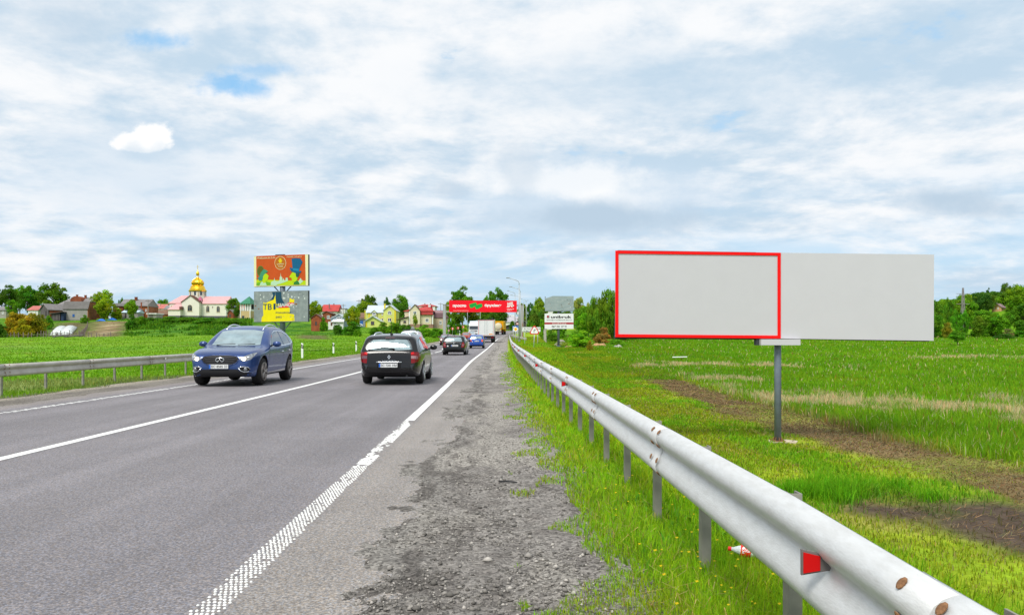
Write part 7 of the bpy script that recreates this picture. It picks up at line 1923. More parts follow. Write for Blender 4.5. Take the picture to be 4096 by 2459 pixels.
for po in ([(1.72, 1.11), (2.0, 1.30), (2.3, 1.455), (2.62, 1.52), (2.92, 1.535), (2.98, 1.125)], [(3.06, 1.13), (3.02, 1.535), (3.35, 1.51), (3.62, 1.45), (3.78, 1.17)], [(3.84, 1.18), (3.70, 1.425), (3.98, 1.34), (4.22, 1.235), (4.12, 1.20)]):
    c.both(po, M_SGLASS, 'side_window', off=.005, res=.07)
c.band('side', [(1.60, 1.08), (2.3, 1.105), (3.1, 1.12), (3.9, 1.165), (4.28, 1.225)], .022, M_CHROME, 'window_trim', off=.007)
c.band('side', [(1.66, 1.11), (1.98, 1.32), (2.3, 1.485), (2.62, 1.55), (3.0, 1.562), (3.4, 1.535), (3.75, 1.455), (4.05, 1.35), (4.27, 1.235)], .02, M_CHROME, 'window_trim', off=.007)
for xx in ([(1.42, .42), (1.40, .75), (1.50, 1.06)], [(3.02, .42), (3.03, .8), (3.02, 1.10)], [(3.55, .82), (3.68, .95), (3.80, 1.14)]): c.band('side', xx, .010, M_TRIM, 'door_gap', off=.003)
c.band('side', [(1.38, .335), (2.2, .345), (3.32, .37)], .05, M_CHROME, 'sill_trim', off=.006)
c.both([(1.35, .27), (3.35, .30), (3.33, .335), (1.36, .305)], M_TRIM, 'sill', off=.005)
for x in (2.82, 3.62):
    for sg in (1, -1):
        p, n = c.cast('side', x, .93 + (.03 if x > 3 else 0), sg); mb = MB(); mb.tube([p + Vector((-.10, sg * .012, 0)), p + Vector((-.05, sg * .038, .004)), p + Vector((.05, sg * .038, .008)), p + Vector((.10, sg * .012, .01))], .015, 6); mb.build('door_handle', M_CHROME, c.r, True)
g = c.patch('front', [(-.50, .755), (-.44, .655), (-.30, .60), (0, .585), (.30, .60), (.44, .655), (.50, .755), (.44, .825), (.25, .85), (0, .855), (-.25, .85), (-.44, .825)], M_TRIM, 'grille', .008, res=.05)
for z, w in ((.625, .36), (.67, .43), (.715, .46), (.76, .47), (.805, .43)):
    pts = [c.cast('front', w * t, z - .02 * (1 - t * t))[0] + Vector((-.018, 0, 0)) for t in np.linspace(-1, 1, 13)]; mb = MB(); mb.tube(pts, .0085, 5); mb.build('grille_bar', pm('dark chrome', (.035, .036, .042), .35, .5) if z == .625 else bpy.data.materials['dark chrome'], g, True)
pts = [c.cast('front', a, b)[0] + Vector((-.012, 0, 0)) for a, b in [(-.51, .755), (-.45, .83), (-.25, .858), (0, .864), (.25, .858), (.45, .83), (.51, .755), (.45, .648), (.3, .592), (0, .576), (-.3, .592), (-.45, .648), (-.51, .755)]]
mb = MB(); mb.tube(pts, .011, 6); mb.build('grille_surround', P_BLUE, g, True)
xg = c.cast('front', 0, .73)[0].x - .035
mb = MB(); mb.tube([(xg, .115 * math.cos(a), .735 + .058 * math.sin(a)) for a in np.linspace(-math.pi / 2 + .35, 1.5 * math.pi - .35, 26)], .0125, 6)
mb.tube([(xg, .042, .683), (xg, .0, .755), (xg, -.042, .683)], .012, 6); mb.build('emblem', M_CHROME, g, True)
for sg in (1, -1):
    hl = c.patch('front', [(sg * a, b) for a, b in [(.50, .775), (.58, .715), (.70, .70), (.80, .745), (.86, .84), (.885, .93), (.80, .90), (.66, .835)]], M_HEAD, 'headlight', .008, res=.04)
    p, n = c.cast('front', sg * .64, .757); mb = MB(); mb.lathe([(.052, 0), (.050, .016), (.03, .024)], 16); o = mb.build('bulb', M_BULB, hl, True, loc=p + n * .006); o.rotation_euler = (Vector((-1, sg * .25, .15))).to_track_quat('Z', 'Y').to_euler()
    p, n = c.cast('front', sg * .745, .80); mb = MB(); mb.lathe([(.034, 0), (.033, .012), (.02, .018)], 14); o = mb.build('side_lamp', M_CHROME, hl, True, loc=p + n * .006); o.rotation_euler = n.to_track_quat('Z', 'Y').to_euler()
    fl = c.patch('front', arcpts(sg * .66, .475, .125, .075) if sg else [], M_TRIM, 'fog_light', .006, res=.05)
    pts = [c.cast('front', sg * a, b)[0] + Vector((-.010, 0, 0)) for a, b in [(.50, .515), (.57, .545), (.66, .55), (.75, .53), (.785, .475), (.75, .415), (.66, .40), (.58, .43), (.50, .515)]]
    mb = MB(); mb.tube(pts, .011, 6); mb.build('fog_surround', M_CHROME, fl, True)
    p, n = c.cast('front', sg * .68, .475); mb = MB(); mb.lathe([(.055, 0), (.05, .012), (.02, .02)], 16); o = mb.build('fog_lamp', pm('fog lamp', (.2, .21, .22), .15, .3, coat=.8), fl, True, loc=p + n * .004); o.rotation_euler = (Vector((-1, 0, 0))).to_track_quat('Z', 'Y').to_euler()
c.patch('front', [(-.50, .475), (.50, .475), (.54, .43), (.80, .37), (.82, .30), (-.82, .30), (-.80, .37), (-.54, .43)], M_TRIM, 'lower_bumper', .006, res=.06)
c.plate('ВС 8585 ІЕ', False, .02, .555, face_x=c.cast('front', 0, .555)[0].x - .015)
c.mirror(1.78, 1.10, P_BLUE, (.13, .235, .17)); rail_pair(c, 2.25, 3.95, .545, .055, M_CHROME, .02)
for sg in (1, -1):
    p = c.cast('side', 2, 1.0, sg)[0]
c.place(-7.52, 22.2, True)
# wiper blades
for y0, y1 in ((.55, .02), (-.08, -.55)):
    pts = [c.cast('front', y0 + (y1 - y0) * t, 1.125 + .03 * t)[0] + Vector((-.015, 0, .012)) for t in np.linspace(0, 1, 6)]; mb = MB(); mb.tube(pts, .009, 5); mb.build('wiper', M_TRIM, c.r)

# --- black estate car going away
def estate(label, mat, kind):
    L = 4.80 if kind == 'near' else 4.57
    c = Car('estate_car', label, L,
            [(0, .55), (.06, .66), (.3, .78), (.8, .88), (1.25, .96), (1.6, 1.14), (2.0, 1.34), (2.35, 1.43), (2.9, 1.455), (3.6, 1.44), (L - .55, 1.40), (L - .38, 1.355), (L - .25, 1.20), (L - .13, 1.0), (L - .06, .92), (L - .03, .72), (L, .58)],
            [(0, .30), (.4, .20), (1, .19), (3.8, .19), (L - .35, .24), (L, .34)],
            [(0, .55), (.08, .68), (.25, .79), (.6, .87), (1.1, .905), (3.5, .905), (L - .5, .87), (L - .2, .82), (L - .05, .75), (L, .69)],
            [(0, .62), (.5, .74), (1.3, .90), (2.5, .94), (L - .6, .98), (L - .1, .90), (L, .75)], .44, (.95, 3.71 if kind == 'near' else 3.53), .328, mat, .215, rim=M_RIM, arch=.04)
    return c
P_BLACK = paint('black paint with a warm sheen', (.006, .0055, .0065), .1, .22, .0)
c = estate('black estate car with chrome strip seen from behind in the near lane', P_BLACK, 'near'); L = c.L
c.patch('rear', [(-.60, 1.005), (-.3, .985), (.3, .985), (.60, 1.005), (.565, 1.15), (.48, 1.29), (.25, 1.32), (-.25, 1.32), (-.48, 1.29), (-.565, 1.15)], M_CGLASS, 'rear_window', .006, res=.05)
c.sym('rear', [(.605, 1.0), (.65, 1.0), (.605, 1.15), (.53, 1.28), (.485, 1.29), (.57, 1.15)], M_SGLASS, 'rear_corner_glass', off=.0055, res=.05)
mb = MB(); pts = []
for t in np.linspace(-1, 1, 15):
    pts.append(c.cast('rear', .56 * t, 1.345 - .03 * abs(t) ** 2.5)[0] + Vector((.03 - .02 * abs(t), 0, .006)))
rings = [[p + Vector((a, 0, b)) for a, b in ((-.09, .012), (.035, -.012), (.035, -.038), (-.05, -.03))] for p in pts]
mb.loft(rings); sp_ = mb.build('spoiler', P_BLACK, c.r, False, fixn=True)
mb = MB(); p = c.cast('rear', 0, 1.335)[0]; mb.box(p.x + .02, p.x + .075, -.13, .13, 1.335, 1.352); mb.build('brake_light', M_TAILW, sp_)
for po in ([(1.75, .98), (2.1, 1.24), (2.4, 1.345), (2.62, 1.36), (2.66, .985)], [(2.74, .985), (2.70, 1.365), (3.2, 1.37), (3.55, 1.345), (3.58, .99)], [(3.66, .99), (3.63, 1.335), (4.0, 1.29), (4.25, 1.16), (4.3, 1.03), (4.2, 1.0)]): c.both(po, M_SGLASS, 'side_window', off=.005)
for xx in ([(1.45, .38), (1.42, .7), (1.55, .93)], [(2.70, .36), (2.72, .7), (2.70, .965)], [(3.42, .68), (3.52, .82), (3.62, .97)]): c.band('side', xx, .010, M_TRIM, 'door_gap', off=.003)
c.band('side', [(1.5, .255), (3.3, .26)], .07, M_TRIM, 'sill', off=.004)
for sg in (1, -1):
    tl = c.patch('rear', [(sg * a, b) for a, b in [(.610, .935), (.70, .945), (.79, .84), (.805, .67), (.70, .63), (.625, .625)]], M_TAIL, 'tail_light', .007, res=.04)
    c.patch('side', [(L - .42, .77), (L - .2, .94), (L - .10, .93), (L - .10, .66), (L - .2, .665)], M_TAIL, 'tail_light_side', .006, sg, res=.05, parent=tl)
    c.patch('rear', [(sg * a, b) for a, b in [(.618, .835), (.785, .825), (.800, .745), (.620, .755)]], M_TAILW if sg > 0 else M_TAILD, 'reverse_lamp', .010, res=.05, parent=tl)
    c.patch('rear', [(sg * a, b) for a, b in [(.618, .92), (.69, .925), (.70, .885), (.618, .87)]], pm('bright tail red', (.62, .010, .014), .2, coat=.4) if sg > 0 else bpy.data.materials['bright tail red'], 'stop_lamp', .010, res=.05, parent=tl)
    c.band('rear', [(sg * .585, .98), (sg * .585, .60), (sg * .55, .44), (sg * .50, .40)], .010, M_TRIM, 'hatch_gap', off=.004)
c.band('rear', [(-.51, .40), (0, .385), (.51, .40)], .010, M_TRIM, 'hatch_gap', off=.004)
pts = [c.cast('rear', t * .36, .655)[0] + Vector((.012, 0, 0)) for t in np.linspace(-1, 1, 9)]; mb = MB(); mb.tube(pts, .016, 8); mb.build('chrome_strip', M_CHROME, c.r, True)
xe = c.cast('rear', 0, .80)[0].x + .022
mb = MB()
for k in (0, 1):
    pass
dia = [(0, .862), (.048, .80), (0, .738), (-.048, .80)]; din = [(0, .826), (.020, .80), (0, .774), (-.020, .80)]
for i in range(4):
    a, b, cc_, d_ = dia[i], dia[(i + 1) % 4], din[(i + 1) % 4], din[i]
    mb.add([(xe, a[0], a[1]), (xe, b[0], b[1]), (xe, cc_[0], cc_[1]), (xe, d_[0], d_[1]), (xe - .016, a[0], a[1]), (xe - .016, b[0], b[1]), (xe - .016, cc_[0], cc_[1]), (xe - .016, d_[0], d_[1])], [(0, 1, 2, 3), (7, 6, 5, 4), (0, 4, 5, 1), (2, 6, 7, 3)])
mb.build('emblem', M_CHROME, c.r, fixn=True)
me_ = text_mesh('L A G U N A', -.185, .185, .685, .708, 0, M_CHROME, .01)
for v in me_.vertices: a, _, b = v.co; v.co = (c.cast('rear', a, b)[0].x + .006, a, b)
me_.update(); link('lettering', me_, c.r)
c.patch('rear', [(-.34, .63), (.34, .63), (.33, .47), (-.33, .47)], pm('plate recess', (.010, .010, .011), .4), 'plate_recess', .003, res=.06)
c.plate('ВС 7281 НМ', True, -.02, .565, .52, .112, face_x=c.cast('rear', 0, .565)[0].x)
c.band('rear', [(-.70, .345), (0, .33), (.70, .345)], .02, pm('bumper edge', (.03, .03, .032), .35), 'bumper_edge', off=.004)
c.sym('rear', [(.60, .575), (.79, .60), (.77, .46), (.64, .445)], pm('bumper reflection panel', (.022, .022, .026), .18, coat=1.0), 'bumper_corner', off=.004)
p0 = c.cast('rear', -.37, 1.035)[0] + Vector((.025, 0, 0)); p1 = c.cast('rear', .08, 1.02)[0] + Vector((.03, 0, .02)); mb = MB(); mb.tube([p0, p0.lerp(p1, .5) + Vector((.012, 0, .03)), p1, p1 + Vector((.005, .06, -.035))], [.012, .017, .022, .03], 6); mb.build('rear_wiper', M_TRIM, c.r, True)
p = c.cast('top', L - .62, 0)[0]; mb = MB(); mb.lathe([(.05, -.01), (.04, .03), (.02, .05)], 10, 'z', tuple(p)); mb.tube([p + Vector((0, 0, .04)), p + Vector((.10, 0, .40))], [.008, .005], 5); mb.build('aerial', M_TRIM, c.r)
c.mirror(1.72, .98, P_BLACK, (.12, .22, .16)); rail_pair(c, 2.0, L - .75, .52, .05, M_CHROME, .019)
mb = MB(); mb.tube([(L - .28, .5, .27), (L - .02, .5, .27)], .03, 8); mb.build('exhaust', M_TRIM, c.r)
c.place(-2.99, 22.9, False)

# --- second black estate ahead
P_BLK2 = paint('dark green black paint', (.006, .008, .008), .1, .25, .0)
c = estate('smaller black estate car with red tail lamps farther ahead in the near lane', P_BLK2, 'far'); L = c.L
c.patch('rear', [(-.60, .99), (.60, .99), (.52, 1.29), (.3, 1.315), (-.3, 1.315), (-.52, 1.29)], M_CGLASS, 'rear_window', .006, res=.06)
c.patch('rear', [(-.2, 1.355), (.2, 1.355), (.2, 1.335), (-.2, 1.335)], M_TAIL, 'brake_light', .02)
for sg in (1, -1):
    tl = c.patch('rear', [(sg * a, b) for a, b in [(.60, .93), (.72, .95), (.80, .78), (.80, .58), (.56, .57), (.57, .72)]], M_TAIL, 'tail_light', .008, res=.05)
    c.patch('rear', [(sg * a, b) for a, b in [(.61, .80), (.76, .80), (.76, .76), (.61, .76)]], M_TAILW, 'reverse_lamp', .011, parent=tl)
    c.patch('rear', [(sg * a, b) for a, b in [(.61, .72), (.76, .72), (.76, .68), (.61, .68)]], M_TAILW, 'reverse_lamp', .011, parent=tl)
for po in ([(1.75, .98), (2.1, 1.24), (2.4, 1.345), (2.62, 1.36), (2.66, .985)], [(2.74, .985), (2.70, 1.365), (3.2, 1.37), (3.5, 1.345), (3.5, .99)], [(3.6, .99), (3.6, 1.335), (3.9, 1.28), (4.1, 1.05)]): c.both(po, M_SGLASS, 'side_window', off=.005)
c.band('rear', [(-.56, .54), (-.5, .48), (0, .465), (.5, .48), (.56, .54)], .012, M_TRIM, 'hatch_gap', off=.004)
c.plate('ВС 7589 НТ', True, .06, .70); x = c.cast('rear', 0, .87)[0].x
mb = MB(); mb.lathe([(.045, 0), (.045, .012)], 16, 'x', (x + .005, 0, .87)); mb.build('emblem', M_CHROME, c.r)
mb = MB(); p = c.cast('rear', -.44, .67)[0]; mb.lathe([(.055, 0), (.055, .004)], 14, 'x', (p.x + .006, -.44, .67)); mb.build('sticker', M_WHITE, c.r)
me_ = text_mesh('TDI', .44, .54, .80, .84, 0, M_CHROME, .01)
for v in me_.vertices: a, _, b = v.co; v.co = (c.cast('rear', a, b)[0].x + .006, a, b)
me_.update(); link('lettering', me_, c.r)
mb = MB(); p0 = c.cast('rear', .02, 1.0)[0] + Vector((.02, 0, 0)); p1 = c.cast('rear', .36, .985)[0] + Vector((.02, 0, 0)); mb.tube([p0, p1], [.02, .01], 6); mb.build('rear_wiper', M_TRIM, c.r)
p = c.cast('top', L - .7, 0)[0]; mb = MB(); mb.tube([p, p + Vector((.02, 0, .42))], [.012, .006], 5); mb.build('aerial', M_TRIM, c.r)
c.mirror(1.72, .98, P_BLK2); rail_pair(c, 2.0, L - .6, .53, .05, M_TRIM, .018); c.place(-2.96, 59.5, False)

# --- hatchback shapes
def hatch(name, label, mat, L=3.99, W_=.822, H_=1.46, group='cars on the road'):
    s = H_ / 1.46
    return Car(name, label, L,
               [(0, .58), (.06, .72), (.3, .84), (.75, .93), (1.02, .99), (1.35, 1.17), (1.7, 1.36 * s), (2.05, 1.44 * s), (2.6, 1.46 * s), (3.2, 1.43 * s), (L - .38, 1.38 * s), (L - .22, 1.22 * s), (L - .09, .98), (L - .04, .92), (L - .02, .7), (L, .56)],
               [(0, .30), (.4, .20), (3.2, .20), (L, .34)], [(0, .5), (.08, .62), (.25, .73), (.6, W_ - .03), (1, W_), (3, W_), (L - .3, W_ - .05), (L - .05, W_ - .11), (L, W_ - .18)],
               [(0, .62), (.5, .76), (1.2, .92), (2.4, .97), (L - .4, 1.0), (L, .8)], .36, (.82, 3.28 * L / 3.99), .305, mat, .19, group=group)
P_BLU2 = paint('bright blue paint', (.012, .075, .36), .1, .25, .3)
c = hatch('hatchback', 'bright blue hatchback with orange red lamps beside the black estate ahead', P_BLU2); L = c.L
c.patch('rear', [(-.60, 1.02), (.60, 1.02), (.53, 1.31), (-.53, 1.31)], M_CGLASS, 'rear_window', .006); bpy.data.materials
for sg in (1, -1):
    tl = c.patch('rear', [(sg * a, b) for a, b in [(.53, .95), (.62, .98), (.70, .90), (.72, .78), (.66, .70), (.54, .72), (.51, .83)]], pm('orange red lamp', (.70, .10, .03), .2, coat=.7) if sg > 0 else bpy.data.materials['orange red lamp'], 'tail_light', .008, res=.04)
    c.patch('rear', [(sg * a, b) for a, b in [(.35, .50), (.48, .50), (.48, .47), (.35, .47)]], M_TAIL, 'reflector', .007)
for po in ([(1.45, 1.0), (1.75, 1.24), (2.0, 1.36), (2.3, 1.37), (2.32, 1.0)], [(2.4, 1.0), (2.38, 1.37), (2.9, 1.35), (3.25, 1.28), (3.3, 1.02)]): c.both(po, M_SGLASS, 'side_window', off=.005)
c.band('rear', [(-.56, .62), (0, .60), (.56, .62)], .012, M_TRIM, 'hatch_gap', off=.004); c.plate('ВС 9134 МЕ', True, .0, .79); p = c.cast('rear', -.42, .72)[0]
mb = MB(); mb.lathe([(.05, 0), (.05, .004)], 14, 'x', (p.x + .006, -.42, .72)); mb.build('sticker', M_WHITE, c.r)
x = c.cast('rear', 0, .93)[0].x; mb = MB(); mb.lathe([(.04, 0), (.04, .012)], 14, 'x', (x + .004, 0, .935)); mb.build('emblem', M_CHROME, c.r)
mb = MB(); p0 = c.cast('rear', -.2, 1.04)[0] + Vector((.02, 0, 0)); p1 = c.cast('rear', .2, 1.03)[0] + Vector((.02, 0, 0)); mb.tube([p0, p1], [.018, .01], 6); mb.build('rear_wiper', M_TRIM, c.r)
c.mirror(1.4, 1.0, P_BLU2); c.place(-1.92, 86.5, False)

def oncoming_bits(c, plate=None, lit=True, gw=.36, gz=(.62, .70), hz=(.64, .78)):
    c.patch('front', [(-.62, 1.02), (.62, 1.02), (.54, 1.33 * c.top(2.3) / 1.46), (-.54, 1.33 * c.top(2.3) / 1.46)], M_CGLASS, 'windscreen', .006)
    c.patch('front', [(-gw, gz[0]), (gw, gz[0]), (gw, gz[1]), (-gw, gz[1])], M_TRIM, 'grille', .006)
    for sg in (1, -1):
        h = c.patch('front', [(sg * .40, hz[0]), (sg * .60, hz[0] + .01), (sg * .66, hz[1]), (sg * .44, hz[1] - .02)], M_HEAD, 'headlight', .007, res=.05)
        if lit:
            p, n = c.cast('front', sg * .52, sum(hz) / 2); mb = MB(); mb.lathe([(.06, 0), (.05, .02)], 12); o = mb.build('bulb', M_BULB, h, True, loc=p + n * .006); o.rotation_euler = (Vector((-1, 0, 0))).to_track_quat('Z', 'Y').to_euler()
        c.patch('front', [(sg * .42, hz[0] - .05), (sg * .60, hz[0] - .05), (sg * .60, hz[0] - .01), (sg * .42, hz[0] - .01)], M_AMBER, 'indicator', .007)
    c.patch('front', [(-.55, .32), (.55, .32), (.55, .45), (-.55, .45)], M_TRIM, 'lower_bumper', .005)
    for po in ([(1.45, 1.0), (1.75, 1.22), (2.0, 1.33), (2.3, 1.34), (2.32, 1.0)], [(2.4, 1.0), (2.38, 1.34), (2.85, 1.32), (3.15, 1.25), (3.2, 1.02)]): c.both(po, M_SGLASS, 'side_window', off=.005)
    if plate: c.plate(plate, False, 0, .50)
P_MAR = paint('faded maroon paint', (.16, .055, .075), .12, .3, .3)
c = hatch('saloon_car', 'maroon saloon with lit headlamps coming the other way', P_MAR, 4.2, .82, 1.40); oncoming_bits(c, 'ВС 3604 АХ'); c.mirror(1.35, 1.0, P_MAR); c.place(-6.35, 104, True)
P_ORR = paint('orange red paint', (.48, .045, .018), .1, .3, .1)
c = hatch('saloon_car', 'orange red car half hidden behind the second black estate', P_ORR, 4.1, .80, 1.42); oncoming_bits(c, None, False); c.mirror(1.35, 1.0, P_ORR); c.place(-5.35, 148, True)
P_SIL = paint('pale silver paint', (.50, .53, .55), .06, .3, .4)
c = hatch('saloon_car', 'pale silver car coming on in front of the white lorry', P_SIL, 4.2, .84, 1.45); oncoming_bits(c, None, False); c.mirror(1.35, 1.0, P_SIL); c.place(-5.1, 172, True)
P_WHT = paint('white car paint', (.62, .64, .66), .05, .3, .05)
c = hatch('suv', 'white car with black roof rack, its roof showing over the near black estate', P_WHT, 4.6, .92, 1.80); oncoming_bits(c, 'ВС 5120 ЕК'); c.mirror(1.45, 1.06, P_WHT, (.14, .26, .22)); rail_pair(c, 1.9, 3.7, .50, .09, M_TRIM, .022)
for x in (2.2, 3.2): mb = MB(); z = c.top(x) + .10; mb.box(x - .03, x + .03, -.62, .62, z, z + .04); mb.build('rack_bar', M_TRIM, c.r)
c.place(-6.35, 58.5, True)

# --- lorries
def wheel_set(r, xs, ys_, R, ww, dual=False):
    mb = MB(); mb.lathe([(R * .6, -ww / 2), (R * .95, -ww / 2), (R, -ww * .35), (R, ww * .35), (R * .95, ww / 2), (R * .6, ww / 2)], 24, 'y'); wm = mb.mesh('wheel', M_TYRE, False)
    mb = MB(); mb.lathe([(R * .58, -ww * .5 - .004), (R * .5, -ww * .2), (R * .2, -ww * .2), (R * .18, -ww * .55), (.05, -ww * .56)], 16, 'y'); rm = mb.mesh('rim', M_RIMD)
    for x in xs:
        for y in ys_:
            o = link('wheel', wm, r, (x, y, R)); q = link('rim', rm, o, None, (0, 0, 0 if y < 0 else math.pi))
def lorry_root(name, label, X, Y, oncoming):
    r = thing(name, label, 'lorry', (X, Y, float(zr(Y))), 0, 'lorries on the road')
    sl_ = math.atan((float(zr(Y + 4)) - float(zr(Y))) / 4); hd = math.atan((float(dr(Y + 4)) - float(dr(Y))) / 4)
    r.rotation_euler = (sl_, 0, -hd); return r
# box truck, rear doors towards the camera (x across, y forward)
M_BOXW = pm('white box panels', (.66, .67, .66), .45, ns=.8, na=.04); M_MARK = pm('red marking tape', (.52, .04, .035), .4)
r = lorry_root('box_truck', 'white box truck with two rear doors edged in red tape', -1.36, 125, False)
mb = MB(); mb.bbox(-1.27, 1.27, .06, 7.4, 1.02, 3.62, .05); mb.build('box', M_BOXW, r)
for a, b in ((-1.22, -.02), (.02, 1.22)):
    mb = MB(); mb.box(a, b, .0, .055, 1.10, 3.5); d = mb.build('door', M_BOXW, r)
    for x in (a + .22, b - .22): mb = MB(); mb.tube([(x, -.015, 1.12), (x, -.015, 3.48)], .014, 6); mb.build('lock_rod', M_CHROME, d)
for (a, b, z0, z1) in ((-1.20, 1.20, 3.42, 3.47), (-1.20, -1.15, 1.13, 3.415), (1.15, 1.20, 1.13, 3.415), (-1.145, 1.145, 1.13, 1.17)):
    mb = MB(); mb.box(a, b, -.006, -.001, z0, z1); mb.build('marking_tape', M_MARK, r)
mb = MB(); mb.box(-1.27, 1.27, -.03, .058, 3.525, 3.66); mb.build('top_rail', M_TRIM, r)
mb = MB(); mb.box(.42, 1.02, -.010, -.0065, 1.28, 1.40); mb.build('marker_plate', pm('orange marker plate', (.80, .30, .01), .4), r)
mb = MB(); mb.box(-1.2, 1.2, .05, .2, .52, .72); mb.build('bumper', M_TRIM, r); mb = MB(); mb.box(-1.0, 1.0, .25, 9.5, .75, 1.015); mb.build('chassis', M_TRIM, r)
for sg in (-1, 1): mb = MB(); mb.box(sg * .95 - .2, sg * .95 + .2, .02, .048, .74, .88); mb.build('tail_light', M_TAIL, r)
mb = MB(); mb.box(-.95, -.45, .02, .048, .88, .99); mb.build('number_plate', M_PLATE, r)
mb = MB(); mb.bbox(-1.2, 1.2, 7.6, 9.6, .8, 3.0, .1); mb.build('cab', M_BOXW, r)
for sg in (-1, 1): mb = MB(); mb.box(sg * .95 - .25, sg * .95 + .25, .9, .94, .25, .9); mb.build('mud_flap', M_TRIM, r)
wheel_set(r, [-1.05, 1.05], [0], .001, .001) if False else None
def wheels_fwd(r, ysx, xs, R, ww):
    mb = MB(); mb.lathe([(R * .6, -ww / 2), (R * .95, -ww / 2), (R, -ww * .35), (R, ww * .35), (R * .95, ww / 2), (R * .6, ww / 2)], 24, 'x'); wm = mb.mesh('wheel', M_TYRE)
    mb = MB(); mb.lathe([(R * .58, ww * .5 + .004), (R * .5, ww * .2), (R * .2, ww * .2), (R * .18, ww * .5)], 16, 'x'); rm = mb.mesh('rim', M_RIMD, False, True)
    for y in ysx:
        for x in xs:
            o = link('wheel', wm, r, (x, y, R)); link('rim', rm, o, None, (0, 0, 0 if x > 0 else math.pi))
wheels_fwd(r, [1.6, 8.6], [-1.0, 1.0], .48, .5)
# white tractor unit coming towards the camera
r = lorry_root('lorry', 'white tractor lorry with dark windscreen coming round the bend', -5.1, 196, True)
M_CABW = pm('white cab paint', (.66, .68, .70), .35, ns=1, na=.03, coat=.5)
mb = MB()
rings = []
for z, f, w in ((.45, .10, 1.18), (.9, .02, 1.22), (1.55, .0, 1.24), (2.45, .14, 1.23), (2.75, .22, 1.2), (3.2, .55, 1.12), (3.62, 1.0, 1.02), (3.72, 1.5, .98)):
    q = .16; rings.append([(-w, 2.3, z), (-w, f + q, z), (-w + q, f, z), (w - q, f, z), (w, f + q, z), (w, 2.3, z)])
mb.loft(rings, True, True); mb.build('cab', M_CABW, r, fixn=True)
mb = MB(); mb.add([(-1.08, -.03, 1.72), (1.08, -.03, 1.72), (1.05, .08, 2.48), (-1.05, .08, 2.48), (-1.08, .0, 1.72), (1.08, .0, 1.72), (1.05, .16, 2.48), (-1.05, .16, 2.48)], HEX); mb.build('windscreen', pm('dark windscreen', (.03, .04, .05), .08, spec=.9), r, fixn=True)
mb = MB(); mb.slab([(-1.12, 2.46), (1.12, 2.46), (1.12, 2.62), (-1.12, 2.62)], -.16, .12); mb.build('sun_visor', M_CABW, r)
for z in (1.16, 1.30, 1.44): mb = MB(); mb.box(-.85, .85, -.03, .01, z, z + .055); mb.build('grille_bar', M_TRIM, r)
mb = MB(); mb.box(-1.2, 1.2, -.10, .2, .42, .86); mb.build('bumper', M_CABW, r); mb = MB(); mb.box(-.7, .7, -.106, -.101, .48, .70); mb.build('bumper_grille', M_TRIM, r)
for sg in (-1, 1):
    mb = MB(); mb.box(sg * .92 - .2, sg * .92 + .2, -.12, -.101, .58, .78); mb.build('headlight', M_HEAD, r)
    mb = MB(); mb.bbox(sg * 1.42 - .12, sg * 1.42 + .12, .1, .3, 1.75, 2.5, .04); m = mb.build('mirror', M_TRIM, r); mb = MB(); mb.tube([(sg * 1.2, .25, 2.42), (sg * 1.42, .22, 2.5)], .03, 6); mb.build('mirror_arm', M_TRIM, m)
    mb = MB(); mb.lathe([(.09, 0), (.07, -.05)], 12, 'y', (sg * .75, .42, 3.02)); mb.build('spot_lamp', M_TRIM, r)
mb = MB(); mb.bbox(-1.27, 1.27, 3.0, 15, 1.1, 3.75, .05); mb.build('trailer', pm('teal trailer curtain', (.05, .30, .33), .5), r)
wheels_fwd(r, [1.35, 5.2, 12], [-1.0, 1.0], .5, .36)
# yellow tanker lorry ahead
r = lorry_root('tanker_lorry', 'yellow lorry carrying a cream round tank, about to enter the bend', .95, 222, False); r.rotation_euler[2] = rad(-6)
M_YLOR = pm('yellow lorry paint', (.72, .36, .006), .4, ns=1, na=.05); M_CRT = pm('cream tank', (.58, .52, .36), .45, ns=1.2, na=.08)
mb = MB(); mb.slab([(-1.25, 1.5), (-1.25, 3.55), (-1.1, 3.72), (1.1, 3.72), (1.25, 3.55), (1.25, 1.5)], 1.6, 7.5); mb.build('hull', M_YLOR, r)
mb = MB(); mb.box(-1.27, 1.27, 1.5, 1.6, 3.4, 3.75); mb.box(1.05, 1.27, .9, 1.598, 1.45, 3.60); mb.build('frame', M_YLOR, r)
mb = MB(); mb.lathe([(.75, -.12), (1.0, .1), (1.02, .5), (1.02, 1.6)], 24, 'y', (-.1, 0, 2.25)); mb.build('tank', M_CRT, r, True)
mb = MB(); mb.box(-.8, .75, .1, .7, 1.0, 1.9); mb.build('valve_box', M_CRT, r); mb = MB(); mb.box(.55, .8, .02, .095, 1.35, 1.95); mb.build('warning_plate', M_AMBER, r)
mb = MB(); mb.hprism([(-.1, 0.09), (.1, 0.09), (.1, .06), (-.1, .06)], 1.5, 1.7); mb.build('hazard_mark', M_DGREEN, r)
mb = MB(); mb.box(-1.2, 1.2, .3, .5, .75, .98); mb.build('bumper', M_TRIM, r); mb = MB(); mb.box(-.9, .9, .5, 9.4, .8, 1.0); mb.build('chassis', M_TRIM, r)
for sg in (-1, 1): mb = MB(); mb.box(sg * .95 - .18, sg * .95 + .18, .27, .298, .78, .94); mb.build('tail_light', M_TAIL, r)
mb = MB(); mb.bbox(-1.2, 1.2, 7.7, 9.6, .8, 2.9, .1); mb.build('cab', M_YLOR, r)
wheels_fwd(r, [1.3, 2.6, 8.4], [-.98, .98], .5, .5)

